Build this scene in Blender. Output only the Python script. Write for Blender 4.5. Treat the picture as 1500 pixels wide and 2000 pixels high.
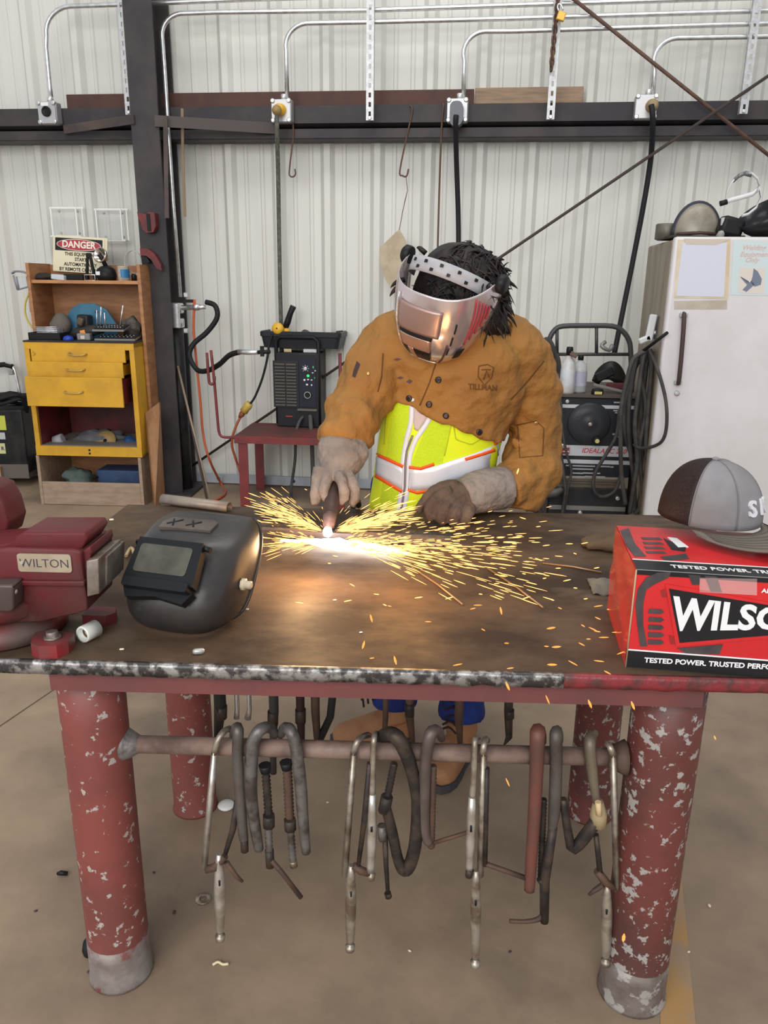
import bpy, bmesh, math, random
from math import sin, cos, pi, radians as R
from mathutils import Vector as V, Matrix as MX, Euler, noise
for o in list(bpy.data.objects): bpy.data.objects.remove(o)
SC = bpy.context.scene; COL = SC.collection
# ---------------------------------------------------------------- camera
CH, TH, PS, RO, FX = 1.4, R(16.5), R(6.0), 0.012, 1503.0
CW = V((-sin(PS)*cos(TH), cos(PS)*cos(TH), -sin(TH)))
_r = V((cos(PS), sin(PS), 0)); _u = _r.cross(CW)
CR = cos(RO)*_r + sin(RO)*_u; CU = -sin(RO)*_r + cos(RO)*_u
CAM = V((0, 0, CH))
cd = bpy.data.cameras.new('camera'); cam = bpy.data.objects.new('camera', cd); COL.objects.link(cam)
cam.matrix_world = MX(((CR.x, CU.x, -CW.x, 0), (CR.y, CU.y, -CW.y, 0), (CR.z, CU.z, -CW.z, CH), (0, 0, 0, 1)))
cd.sensor_fit = 'VERTICAL'; cd.sensor_height = 36; cd.sensor_width = 27; cd.lens = 36*FX/2000; cd.clip_start = .02
SC.camera = cam
# ---------------------------------------------------------------- light
wd = bpy.data.worlds.new('daylight'); SC.world = wd; wd.use_nodes = True
bg = wd.node_tree.nodes['Background']; bg.inputs[0].default_value = (.93, .96, 1.0, 1); bg.inputs[1].default_value = .62
def area(name, loc, to, sx, sy, e, col):
    l = bpy.data.lights.new(name, 'AREA'); l.shape = 'RECTANGLE'; l.size = sx; l.size_y = sy; l.energy = e; l.color = col
    o = bpy.data.objects.new(name, l); COL.objects.link(o); o.location = loc
    o.rotation_euler = (V(to)-V(loc)).to_track_quat('-Z', 'Y').to_euler(); return o
area('bay_door_daylight', (-1.2, -3.6, 3.4), (-.2, 4.0, .9), 6, 3.6, 330, (1, .98, .95))
area('skylight_daylight', (.3, 2.0, 6.2), (.2, 3.6, 0), 5, 1.6, 120, (1, .97, .9))
vs = SC.view_settings; vs.view_transform = 'Standard'; vs.look = 'None'; vs.gamma = 1; vs.exposure = 0.0
try: vs.use_curve_mapping = False
except Exception: pass
# ---------------------------------------------------------------- photo pixel -> place in the room
def ray(x, y): return CW*FX + CR*(x-750) - CU*(y-1000)
def PZ(x, y, z): d = ray(x, y); return CAM + d*((z-CH)/d.z)
def PY(x, y, Y): d = ray(x, y); return CAM + d*(Y/d.y)
def PD(x, y, D): d = ray(x, y); return CAM + d*(D/FX)
def pj(p):
    d = V(p)-CAM; k = d.dot(CW); return 750+FX*d.dot(CR)/k, 1000-FX*d.dot(CU)/k
def HZ(p, y):
    lo, hi = 0., 4.
    for _ in range(40):
        m = (lo+hi)/2
        if pj((p[0], p[1], m))[1] > y: lo = m
        else: hi = m
    return lo
def px(p): return (V(p)-CAM).dot(CW)/FX
# ---------------------------------------------------------------- materials
MAT = {}
def N(nt, t, **k):
    n = nt.nodes.new(t)
    for a, b in k.items(): setattr(n, a, b)
    return n
def mat(name, c, c2=None, sc=6., lo=.42, hi=.62, det=6., rough=.6, metal=0., bump=0., bsc=60., stretch=None, c3=None, sc3=20., lo3=.55, hi3=.62, rough2=None, spec=None, emit=None, es=0., alpha=None, trans=None, metal3=None, coat=0., bd=.01):
    if name in MAT: return MAT[name]
    m = bpy.data.materials.new(name); MAT[name] = m; m.use_nodes = True; nt = m.node_tree; L = nt.links
    b = nt.nodes['Principled BSDF']; b.inputs['Base Color'].default_value = (*c, 1); b.inputs['Roughness'].default_value = rough; b.inputs['Metallic'].default_value = metal
    if spec is None and max(c) < .13 and metal < .5: spec = .22
    if spec is not None: b.inputs['Specular IOR Level'].default_value = spec
    if coat: b.inputs['Coat Weight'].default_value = coat
    if emit: b.inputs['Emission Color'].default_value = (*emit, 1); b.inputs['Emission Strength'].default_value = es
    if trans: b.inputs['Transmission Weight'].default_value = trans
    if alpha is not None: b.inputs['Alpha'].default_value = alpha
    if not (c2 or c3 or bump): return m
    tc = N(nt, 'ShaderNodeTexCoord'); mp = N(nt, 'ShaderNodeMapping'); L.new(tc.outputs['Object'], mp.inputs[0])
    if stretch: mp.inputs['Scale'].default_value = stretch
    def ramp(scale, a, z, d=det):
        n = N(nt, 'ShaderNodeTexNoise'); n.inputs['Scale'].default_value = scale; n.inputs['Detail'].default_value = d; n.inputs['Roughness'].default_value = .6; L.new(mp.outputs[0], n.inputs[0])
        r = N(nt, 'ShaderNodeMapRange'); r.inputs[1].default_value = a; r.inputs[2].default_value = z; L.new(n.outputs[0], r.inputs[0]); return r.outputs[0]
    cur = None
    if c2:
        f = ramp(sc, lo, hi); x = N(nt, 'ShaderNodeMix', data_type='RGBA'); L.new(f, x.inputs[0]); x.inputs[6].default_value = (*c, 1); x.inputs[7].default_value = (*c2, 1); cur = x.outputs[2]
        if rough2 is not None:
            y = N(nt, 'ShaderNodeMix'); L.new(f, y.inputs[0]); y.inputs[2].default_value = rough; y.inputs[3].default_value = rough2; L.new(y.outputs[0], b.inputs['Roughness'])
    if c3:
        f = ramp(sc3, lo3, hi3); x = N(nt, 'ShaderNodeMix', data_type='RGBA'); L.new(f, x.inputs[0]); x.inputs[7].default_value = (*c3, 1)
        if cur: L.new(cur, x.inputs[6])
        else: x.inputs[6].default_value = (*c, 1)
        cur = x.outputs[2]
        if metal3 is not None:
            y = N(nt, 'ShaderNodeMix'); L.new(f, y.inputs[0]); y.inputs[2].default_value = metal; y.inputs[3].default_value = metal3; L.new(y.outputs[0], b.inputs['Metallic'])
    if cur: L.new(cur, b.inputs['Base Color'])
    if bump:
        n = N(nt, 'ShaderNodeTexNoise'); n.inputs['Scale'].default_value = bsc; n.inputs['Detail'].default_value = 5; L.new(mp.outputs[0], n.inputs[0])
        bp = N(nt, 'ShaderNodeBump'); bp.inputs['Strength'].default_value = bump; bp.inputs['Distance'].default_value = bd; L.new(n.outputs[0], bp.inputs['Height']); L.new(bp.outputs[0], b.inputs['Normal'])
    return m
WALL = mat('painted_wall_metal', (.66, .66, .62), (.64, .635, .595), 3., rough=.45, stretch=(5, 5, .35), c3=(.40, .33, .22), sc3=5., lo3=.68, hi3=.82)
CONC = mat('concrete_floor', (.335, .245, .165), (.17, .122, .088), 1.7, .40, .68, rough=.62, bump=.12, bsc=30, c3=(.11, .085, .07), sc3=1.1, lo3=.56, hi3=.74, det=9)
DARKST = mat('dark_primed_steel', (.040, .037, .042), (.062, .053, .053), 4., rough=.5, bump=.03)
BROWNST = mat('brown_dusty_steel', (.10, .075, .065), (.06, .05, .05), 5., rough=.6)
GALV = mat('galvanised_steel', (.78, .79, .80), (.6, .61, .62), 30, rough=.3, metal=.85)
GALVM = mat('galvanised_strut', (.55, .56, .57), (.45, .45, .47), 40, rough=.45, metal=.5)
BOXAL = mat('cast_box_metal', (.45, .45, .46), rough=.45, metal=.6)
BLACK = mat('black_plastic', (.012, .012, .014), rough=.45)
BLACKR = mat('black_rubber', (.014, .014, .017), rough=.55)
BLACKM = mat('black_enamel', (.014, .015, .018), (.032, .03, .028), 8, rough=.4, bump=.02)
DKGREY = mat('dark_grey_rubber', (.07, .07, .07), (.10, .095, .09), 10, rough=.7)
BRBOARD = mat('brown_painted_board', (.105, .052, .042), (.085, .045, .038), 8, rough=.65, bump=.05)
WOODRAW = mat('raw_wood', (.32, .215, .14), (.22, .15, .10), 4, rough=.7, stretch=(1.2, 12, 12), bump=.1)
YELPL = mat('yellow_plastic', (.75, .42, .03), rough=.4)
RUST = mat('rusty_iron', (.13, .065, .04), (.07, .045, .035), 20, rough=.75, bump=.15)
RED = mat('red_paint', (.22, .022, .022), (.15, .018, .02), 9, rough=.4)
# ---------------------------------------------------------------- mesh builder
class MB:
    def __init__(s): s.b = bmesh.new(); s.mi = 0; s.mats = []
    def use(s, m):
        if m not in s.mats: s.mats.append(m)
        s.mi = s.mats.index(m); return s
    def _new(s, fs, smooth=False):
        for f in fs: f.material_index = s.mi; f.smooth = smooth
    def box(s, c, d, rot=None, bev=0., seg=1, m=None):
        mt = MX.Translation(c) @ (rot.to_4x4() if rot is not None else MX()) @ MX.Diagonal((*d, 1))
        if m is not None: mt = m @ mt
        r = bmesh.ops.create_cube(s.b, size=1, matrix=mt); vs_ = r['verts']; fs = {f for v in vs_ for f in v.link_faces}
        s._new(fs)
        if bev:
            es = {e for v in vs_ for e in v.link_edges}
            q = bmesh.ops.bevel(s.b, geom=list(es), offset=bev, segments=seg, affect='EDGES', profile=.5)
            s._new(q['faces'], seg > 1)
        return s
    def bx(s, a, b, bev=0., seg=1, m=None):
        a = V(a); b = V(b); return s.box((a+b)/2, [abs(x) for x in (b-a)], None, bev, seg, m)
    def ring(s, pts): return [s.b.verts.new(p) for p in pts]
    def skin(s, rings, closed=True, caps=True, smooth=True):
        fs = []
        for a, b in zip(rings, rings[1:]):
            n = len(a)
            for i in range(n if closed else n-1):
                j = (i+1) % n
                try: fs.append(s.b.faces.new((a[i], a[j], b[j], b[i])))
                except ValueError: pass
        s._new(fs, smooth)
        if caps and closed:
            c = [s.b.faces.new(list(reversed(rings[0]))), s.b.faces.new(rings[-1])]; s._new(c, False)
        return s
    def tube(s, pts, r, n=8, caps=True, smooth=True, sub=0, flat=1.):
        pts = [V(p) for p in pts]
        if sub: pts, r = spline(pts, r, sub)
        if not isinstance(r, (list, tuple)): r = [r]*len(pts)
        rings = []; up = None
        for i, p in enumerate(pts):
            t = (pts[min(i+1, len(pts)-1)]-pts[max(i-1, 0)])
            if t.length < 1e-9: t = V((0, 0, 1))
            t.normalize()
            if up is None:
                up = V((0, 0, 1)) if abs(t.z) < .9 else V((0, 1, 0))
            a = up - t*up.dot(t)
            if a.length < 1e-6: a = V((1, 0, 0))-t*t.x
            a.normalize(); up = a; b = t.cross(a)
            rings.append(s.ring([p + (a*cos(2*pi*k/n)*flat + b*sin(2*pi*k/n))*r[i] for k in range(n)]))
        return s.skin(rings, True, caps, smooth)
    def lathe(s, prof, m=None, n=24, smooth=True, caps=True):
        m = m or MX()
        rings = [s.ring([m @ V((max(r, 1e-4)*cos(2*pi*k/n), max(r, 1e-4)*sin(2*pi*k/n), z)) for k in range(n)]) for r, z in prof]
        return s.skin(rings, True, caps, smooth)
    def prism(s, out, d0, d1, m=None, smooth=False):
        m = m or MX(); a = s.ring([m @ V((x, y, d0)) for x, y in out]); b = s.ring([m @ V((x, y, d1)) for x, y in out])
        return s.skin([a, b], True, True, smooth)
    def ell(s, c, rad, rot=None, u=16, v=10):
        mt = MX.Translation(c) @ (rot.to_4x4() if rot is not None else MX()) @ MX.Diagonal((*rad, 1))
        r = bmesh.ops.create_uvsphere(s.b, u_segments=u, v_segments=v, radius=1, matrix=mt)
        s._new({f for q in r['verts'] for f in q.link_faces}, True); return s
    def grid(s, fn, nu, nv, cu=False, smooth=True):
        g = [[s.b.verts.new(fn(i/(nu if cu else nu-1), j/(nv-1))) for i in range(nu)] for j in range(nv)]
        fs = []
        for j in range(nv-1):
            for i in range(nu if cu else nu-1):
                k = (i+1) % nu; fs.append(s.b.faces.new((g[j][i], g[j][k], g[j+1][k], g[j+1][i])))
        s._new(fs, smooth); return s
    def text(s, t, size, m, ext=.0008, bold=0., ax='CENTER', sx=1., shear=0.):
        c = bpy.data.curves.new('lettering', 'FONT'); c.body = t; c.size = size; c.extrude = ext; c.offset = bold; c.align_x = ax; c.align_y = 'CENTER'; c.shear = shear; c.resolution_u = 3
        o = bpy.data.objects.new('lettering', c); COL.objects.link(o); dg = bpy.context.evaluated_depsgraph_get()
        me = bpy.data.meshes.new_from_object(o.evaluated_get(dg)); me.transform(m @ MX.Diagonal((sx, 1, 1, 1)))
        n0 = len(s.b.faces); s.b.from_mesh(me); s.b.faces.ensure_lookup_table(); s._new(s.b.faces[n0:])
        bpy.data.objects.remove(o); bpy.data.curves.remove(c); bpy.data.meshes.remove(me); return s
def spline(pts, r, k):
    n = len(pts); q = []; rr = []
    rl = r if isinstance(r, (list, tuple)) else [r]*n
    for i in range(n-1):
        p0, p1, p2, p3 = pts[max(i-1, 0)], pts[i], pts[i+1], pts[min(i+2, n-1)]
        for j in range(k):
            t = j/k; q.append(.5*((2*p1)+(p2-p0)*t+(2*p0-5*p1+4*p2-p3)*t*t+(3*p1-p0-3*p2+p3)*t**3)); rr.append(rl[i]+(rl[i+1]-rl[i])*t)
    q.append(pts[-1]); rr.append(rl[-1]); return q, rr
def rrect(w, h, r, n=4, cx=0., cy=0.):
    o = []
    for sx, sy, a in ((1, 1, 0), (-1, 1, 90), (-1, -1, 180), (1, -1, 270)):
        for i in range(n+1):
            t = R(a+90*i/n); o.append((cx+sx*(w/2-r)+r*cos(t), cy+sy*(h/2-r)+r*sin(t)))
    return o
def frame(o, x, z=None, y=None):          # matrix with given axes
    x = V(x).normalized()
    if z is not None: z = V(z); z = (z-x*z.dot(x)).normalized(); y = z.cross(x)
    else: y = V(y); y = (y-x*y.dot(x)).normalized(); z = x.cross(y)
    return MX(((x.x, y.x, z.x, o[0]), (x.y, y.y, z.y, o[1]), (x.z, y.z, z.z, o[2]), (0, 0, 0, 1)))
def aim(a, b, up=(0, 0, 1)):               # z axis from a to b
    z = (V(b)-V(a)).normalized(); u = V(up)
    if abs(z.dot(u)) > .97: u = V((0, 1, 0))
    x = u.cross(z).normalized(); y = z.cross(x)
    return MX(((x.x, y.x, z.x, a[0]), (x.y, y.y, z.y, a[1]), (x.z, y.z, z.z, a[2]), (0, 0, 0, 1)))
VERT = lambda o, rz=0: MX.Translation(o) @ MX.Rotation(rz, 4, 'Z') @ MX.Rotation(pi/2, 4, 'X')   # xy plane stood upright, facing -y
# ---------------------------------------------------------------- objects
WM = {}
def props(o, label=None, cat=None, group=None, kind=None):
    for k, v in (('label', label), ('category', cat), ('group', group), ('kind', kind)):
        if v: o[k] = v
    return o
def thing(name, label, cat, loc=(0, 0, 0), rz=0., group=None, kind=None, mx=None):
    o = bpy.data.objects.new(name, None); COL.objects.link(o); o.empty_display_size = .05
    m = mx if mx is not None else MX.Translation(loc) @ MX.Rotation(rz, 4, 'Z')
    o.matrix_world = m; WM[o] = m.copy(); return props(o, label, cat, group, kind)
def obj(name, mb, m=None, parent=None, local=False, org=None, label=None, cat=None, group=None, kind=None, mods=(), smooth=None):
    me = bpy.data.meshes.new(name)
    if mb.b.faces: bmesh.ops.recalc_face_normals(mb.b, faces=mb.b.faces[:])
    base = WM[parent] if parent is not None else None
    if base is None:
        c = V(org) if org is not None else (lambda vs_: V(((min(v.co.x for v in vs_)+max(v.co.x for v in vs_))/2, (min(v.co.y for v in vs_)+max(v.co.y for v in vs_))/2, min(v.co.z for v in vs_))))(mb.b.verts[:])
        base = MX.Translation(c); own = base
    else: own = MX()
    if not local: mb.b.transform(base.inverted())
    mb.b.to_mesh(me); mb.b.free()
    for q in (mb.mats or ([m] if m else [])): me.materials.append(q)
    o = bpy.data.objects.new(name, me); COL.objects.link(o)
    if parent is not None: o.parent = parent
    o.matrix_local = own; WM[o] = base.copy()
    if smooth: me.shade_smooth()
    for t, kw in mods:
        q = o.modifiers.new(t.lower(), t)
        for a, b in kw.items(): setattr(q, a, b)
    return props(o, label, cat, group, kind)
def kids(o): return [c for c in COL.objects if c.parent == o]
CH_ = {}
def dup(root, mx, label=None):
    ch = kids(root)
    r = root.copy(); COL.objects.link(r); r.matrix_world = mx; WM[r] = mx.copy()
    if label: r['label'] = label
    for c in ch:
        d = c.copy(); COL.objects.link(d); d.parent = r
        for g in kids(c): e = g.copy(); COL.objects.link(e); e.parent = d
    return r
def solo(name, mb, m, label, cat, group=None, **k): return obj(name, mb, m, None, label=label, cat=cat, group=group, **k)
random.seed(4)
# ================================================================ SETTING
YW = 5.29
fl = MB().bx((-5.2, -2.2, -.08), (4.2, 5.5, 0)); obj('floor', fl, CONC, kind='structure', label='stained tan concrete shop floor', org=(0, 0, 0))
b = MB().bx((-4.6, 5.335, 0), (3.6, 5.36, 3.7)); wallb = obj('wall_back', b, WALL, kind='structure', label='ribbed white sheet metal back wall', org=(0, YW, 0))
RIB = .322; X0 = PY(640, 300, YW).x - .0
def wall_panel(x):
    o = []
    for k in range(3):
        c = k*RIB
        for dx, dy in ((-.047, 0), (-.019, -.034), (.019, -.034), (.047, 0), (.092, 0), (.1, -.007), (.116, -.007), (.124, 0), (.198, 0), (.206, -.007), (.222, -.007), (.230, 0)): o.append((c+dx, dy))
    o.append((3*RIB-.046, 0))
    m = MB(); a = m.ring([V((x+p, YW+q, 0)) for p, q in o]); c = m.ring([V((x+p, YW+q, 3.6)) for p, q in o]); m.skin([a, c], False, False, False)
    return m
first = obj('wall_panel', wall_panel(0), WALL, wallb)
for k in range(-4, 4):
    if k == -4: q = first
    else: q = first.copy(); COL.objects.link(q); q.parent = wallb
    q.matrix_local = MX.Translation((X0 + 3*RIB*k - .16*0, 0, 0))
bs = MB().bx((-4.4, 5.225, .012), (3.4, 5.245, .075)); bb = obj('baseboard_back', bs, mat('base_angle', (.42, .46, .52), (.35, .38, .42), 6, rough=.5, metal=.3), kind='structure', label='galvanised base angle bolted along the foot of the wall')
bo = MB(); bo.lathe([(.012, 0), (.012, .008), (.006, .012)], MX.Translation((0, 5.225, .045)) @ MX.Rotation(pi/2, 4, 'X'), 6); b0 = obj('bolt', bo, DARKST, bb)
for i, x in enumerate([-1.75, -1.45, -1.2, -.9, -.6, -.3, 0, .3, -2.2, -2.6]):
    q = b0 if i == 0 else b0.copy()
    if i: COL.objects.link(q); q.parent = bb
    q.matrix_local = q.matrix_local @ MX.Translation((0, 0, 0)); q.location = V((x, 0, 0))
# girt: folded steel channel across the wall
zt = PY(700, 206, 5.1).z; zb = PY(700, 271, 5.1).z
pf = [(5.25, zt), (5.10, zt), (5.10, zt-.095), (5.145, zt-.108), (5.20, zt-.112), (5.20, zb+.062), (5.105, zb+.058), (5.10, zb+.006), (5.105, zb), (5.25, zb)]
g = MB(); a = g.ring([V((-4.4, y, z)) for y, z in pf]); c = g.ring([V((3.4, y, z)) for y, z in pf]); g.skin([a, c], True, True, False)
g.bx((-4.4, 5.105, zt), (3.4, 5.25, zt+.004))
obj('trim_1', g, DARKST, kind='structure', label='dark steel channel running level across the wall')
# column: wide flange
cb = V((-1.985, 4.90, 0)); cl = thing('trim_2', 'dark steel wide flange column standing against the wall', None, cb, R(2), kind='structure')
obj('front_flange', MB().bx((-.085, 0, 0), (.085, .016, 3.9)), DARKST, cl, True)
obj('web', MB().bx((-.008, .016, 0), (.008, .30, 3.9)), DARKST, cl, True)
obj('rear_flange', MB().bx((-.085, .30, 0), (.085, .316, 3.9)), DARKST, cl, True)
obj('base_plate', MB().bx((-.14, -.06, 0), (.16, .33, .018)), DARKST, cl, True)
# floor marking
m = MB(); p = [PZ(1290, 1700, .002), PZ(1330, 1700, .002), PZ(1360, 2010, .002), PZ(1290, 2010, .002)]
m.prism([(v.x, v.y) for v in p], 0, .0012); obj('trim_3', m, mat('worn_yellow_paint', (.42, .24, .09), (.34, .235, .15), 9, .40, .58, rough=.6), kind='structure', label='worn yellow stripe painted on the floor by the right table leg')
# floor joint
j = MB(); a, c = PZ(0, 1418, .001), PZ(130, 1330, .001); dr = (c-a).normalized()
j.tube([a-dr*.3, c+dr*2.0], .0022, 5); obj('trim_4', j, mat('joint_dark', (.10, .08, .06), rough=.9), kind='structure', label='dark saw cut joint in the floor at the left')
# ================================================================ ON THE BACK WALL
YC = 5.065
def conduit(pts, label, w=None):
    q = [PY(x, y, YC) for x, y in pts]; m = MB(); m.tube(q, .0135, 10)
    t = solo('conduit', m, GALV, label, 'conduit', 'metal conduits on the back wall')
    return t
def arc(c, r, a0, a1, n=7): return [(c[0]+r*cos(R(a0+(a1-a0)*i/n)), c[1]-r*sin(R(a0+(a1-a0)*i/n))) for i in range(n+1)]
conduit([(101, 205), (97, 165)] + [(90, 90)] + arc((140, 62), 50, 190, 95, 7) + [(200, 10), (330, 5), (500, -2), (700, -8)], 'metal conduit bent over above the left junction box with black outlet')
conduit([(352, 580), (338, 400), (322, 150), (317, 80)] + arc((358, 68), 42, 185, 97, 7) + [(420, 24), (720, 20), (1000, 10), (1500, -6), (1700, -12)], 'long metal conduit running down beside the steel column')
conduit([(561, 200), (559, 100)] + arc((603, 90), 45, 180, 95, 7) + [(720, 43), (1000, 36), (1260, 28), (1500, 21), (1700, 15)], 'metal conduit rising from the junction box with yellow plug')
conduit([(905, 200), (907, 120)] + arc((950, 106), 45, 180, 95, 7) + [(1000, 61), (1250, 53), (1500, 46), (1700, 40)], 'metal conduit rising from the junction box with black plug')
conduit([(1274, 195), (1279, 135)] + arc((1326, 124), 50, 178, 95, 7) + [(1400, 73), (1500, 71), (1700, 67)], 'metal conduit rising from the junction box at far right')
def strut(x, y, xt, label):
    a = PY(x, y, 5.0); b = PY(xt, 0, 5.0); h = b.z-a.z+.35
    t = thing('slotted_strut', label, 'strut', (a.x, 5.0, a.z), 0, 'slotted struts on the back wall')
    m = MB(); w = .042
    for s in (-1, 1): m.bx((s*.0145-.0075, 0, 0), (s*.0145+.0075, .003, h)); m.bx((s*.0205-.0015, .003, 0), (s*.0205+.0015, .035, h))
    z = 0; m.bx((-.007, 0, 0), (.007, .003, .022)); z = .022
    while z < h: m.bx((-.007, 0, z+.026), (.007, .003, z+.05)); z += .05
    obj('channel', m, GALVM, t, True)
    l = MB().lathe([(.012, 0), (.012, -.006), (.008, -.009)], MX.Translation((0, 0, .012)) @ MX.Rotation(-pi/2, 4, 'X'), 6); obj('bolt', l, GALV, t, True)
    return t
strut(252, 224, 237, 'slotted metal strut left of the dark column')
strut(722, 235, 722, 'slotted metal strut right of the yellow plug box')
strut(1075, 233, 1091, 'slotted metal strut beside the rusty chain')
strut(1452, 222, 1473, 'slotted metal strut at the far right of the channel')
def jbox(x, y, label, kind):
    p = PY(x, y, 5.03); t = thing('junction_box', label, 'junction box', p, R(-3), 'metal junction boxes on the wall channel')
    m = MB().box((0, .035, 0), (.125, .07, .13), bev=.012, seg=2); obj('body', m, BOXAL, t, True)
    for sx in (-1, 1):
        for sz in (-1, 1): obj('corner_screw', MB().lathe([(.014, 0), (.014, .008), (.009, .012)], VERT((sx*.05, -.001, sz*.053)), 8), GALV, t, True)
    m = MB().prism(rrect(.115, .12, .012), 0, .006, VERT((0, 0.002, 0))); obj('cover', m, mat('cover_metal', (.5, .5, .51), rough=.4, metal=.6), t, True)
    m = MB().lathe([(.02, 0), (.02, .03), (.016, .034)], MX.Translation((.012, .03, .06)), 10); obj('conduit_fitting', m, GALV, t, True)
    if kind == 'black':
        m = MB().lathe([(.03, 0), (.03, .012), (.024, .014), (.022, .008), (.01, .008)], VERT((0, -.002, .005)), 16); obj('outlet', m, BLACK, t, True)
        m = MB().prism(rrect(.05, .02, .003), 0, .002, VERT((-.008, -.005, .047))); obj('white_sticker', m, mat('white_sticker', (.8, .8, .8)), t, True, label='white sticker')
    if kind == 'yellow':
        m = MB().lathe([(.034, 0), (.034, .012), (.026, .018), (.028, .05), (.018, .055)], VERT((0, -.004, .002)), 16); obj('plug', m, YELPL, t, True, label='yellow twist lock plug')
        m = MB().ell((-.008, -.06, -.01), (.03, .035, .03)); obj('plug_cap', m, mat('brass_yellow', (.30, .2, .07), rough=.5), t, True)
    if kind == 'plug':
        m = MB().prism(rrect(.075, .13, .03), 0, .07, VERT((0, -.004, -.03))); obj('plug', m, mat('plug_grey_black', (.10, .11, .13), rough=.4), t, True, label='dark angled plug')
    if kind == 'tan':
        m = MB().lathe([(.036, 0), (.036, .015), (.03, .02), (.03, .05), (.015, .06)], VERT((.03, -.004, 0)), 16); obj('plug', m, mat('tan_plug', (.30, .22, .12), rough=.5), t, True, label='tan round plug')
    return t, p
jbox(92, 220, 'cast metal junction box with black round outlet, left of column', 'black')
jb2 = jbox(549, 216, 'cast metal junction box with yellow plug', 'yellow')
jb3 = jbox(893, 215, 'cast metal junction box with big dark angled plug', 'plug')
jb4 = jbox(1262, 208, 'cast metal junction box with tan plug near the right', 'tan')
def cable(name, pts, r, m, label, cat='cable', sub=6, n=8, group=None):
    q = MB(); q.tube(pts, r, n, sub=sub); return solo(name, q, m, label, cat, group)
cable('power_cord', [PY(541, 222, 4.97), PY(541, 260, 4.98), PY(543, 330, 5.08), PY(545, 450, 5.15), PY(547, 560, 5.16), PY(549, 640, 5.2), PY(550, 690, 5.2)], .014, mat('grey_braid', (.09, .09, .075), (.15, .15, .13), 60, rough=.8, bump=.2), 'grey braided cord hanging from the yellow plug to the plasma cutter', 'cord')
cable('power_cord', [PY(891, 225, 4.95), PY(890, 245, 4.96), PY(892, 330, 5.08), PY(895, 420, 5.12), PY(896, 520, 5.1), PY(898, 640, 5.1)], .0155, BLACKR, 'black cord hanging from the angled plug behind the welder', 'cord')
cable('power_cord', [PY(1272, 205, 4.95), PY(1275, 235, 4.95), PY(1271, 310, 5.06), PY(1257, 400, 5.1), PY(1238, 500, 5.1), PY(1218, 600, 5.0), PY(1200, 690, 4.85)], .0165, BLACKR, 'black cord slanting down from the tan plug to the arc welding machine', 'cord')
# boards on top of the channel
def board(x0, x1, yt, yb, m, label, Yy=5.19):
    a = PY(x0, yb, Yy); b = PY(x1, yb, Yy); t = PY((x0+x1)/2, yt, Yy)
    z0 = zt+.004; return solo('board', MB().bx((a.x, Yy, z0), (b.x, Yy+.038, t.z), .003), m, label, 'board')
board(131, 925, 179, 210, BRBOARD, 'long brown painted board lying along the top of the wall channel')
board(927, 1138, 170, 203, WOODRAW, 'short unpainted wooden board lying along the wall channel')
# braces at the column
def flat(p, q, w, t, m, label, name='brace'):
    x = (q-p); L = x.length; mt = frame((p+q)/2, x, y=(0, 1, 0)); return solo(name, MB().box((0, 0, 0), (L, t, w), m=mt), m, label, 'brace')
flat(PY(125, 253, 5.08), PY(262, 233, 4.885), .05, .008, BROWNST, 'brown flat steel brace left of the column')
flat(PY(302, 236, 4.885), PY(540, 251, 5.085), .062, .008, mat('brace_grey', (.085, .072, .07), rough=.6), 'dark flat steel brace right of the column')
# thin cross rods
def rod(p, q, r, m, label, name='tension_rod', cat='rod'): return solo(name, MB().tube([p, q], r, 8), m, label, cat)
rod(PY(1085, -30, 5.03), PY(1560, 350, 5.03), .0105, RUST, 'rusty tension rod sloping down to the right across the conduits')
rod(PY(1560, 108, 4.97), PY(372, 912, 5.21), .009, mat('dark_rod', (.06, .045, .04), rough=.5), 'long dark tension rod sloping up right behind the welder')
# hooks
WIRE = mat('rusty_wire', (.12, .07, .05), rough=.6)
def hook(pts, label, r=.005): return solo('wire_hook', MB().tube([PY(x, y, Yv) for x, y, Yv in pts], r, 6, sub=4), WIRE, label, 'hook')
hook([(571, 222, 5.092), (573, 262, 5.09), (570, 290, 5.1), (565, 335, 5.1), (567, 344, 5.1), (573, 345, 5.1), (577, 340, 5.1), (576, 330, 5.1)], 'bent wire hook hanging below the yellow plug box')
hook([(797, 208, 5.12), (804, 209, 5.085), (804, 225, 5.09), (797, 255, 5.09), (781, 333, 5.1), (786, 343, 5.1), (794, 344, 5.1), (798, 330, 5.1)], 'bent wire hook holding the leather patch')
hook([(862, 204, 5.12), (866, 206, 5.09), (863, 240, 5.092), (859, 340, 5.1), (855, 480, 5.1), (854, 560, 5.1)], 'long straight rusty wire hanging behind the head', .006)
# hanging leather flap
t = thing('leather_patch', 'tan leather patch hanging on a thin wire by the welder', 'patch', PY(780, 450, 5.06))
m = MB(); o = [(780, 447), (793, 470), (797, 500), (795, 545), (788, 562), (765, 565), (752, 545), (742, 510), (741, 485)]
pv = [PY(x, y, 5.07 - .03*((x-770)/30)**2*.3) for x, y in o]; m.skin([m.ring(pv), m.ring([p+V((0, .008, 0)) for p in pv])], True, True, False)
obj('flap', m, mat('tan_leather', (.50, .42, .30), (.42, .34, .24), 12, rough=.7, bump=.1), t)
m = MB().tube([PY(793, 344, 5.09), PY(796, 372, 5.09), PY(787, 410, 5.08), PY(780, 449, 5.07)], .0022, 5); m.tube([PY(795, 375, 5.09), PY(790, 395, 5.08), PY(780, 449, 5.07)], .0018, 5); obj('wire', m, WIRE, t)
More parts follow.
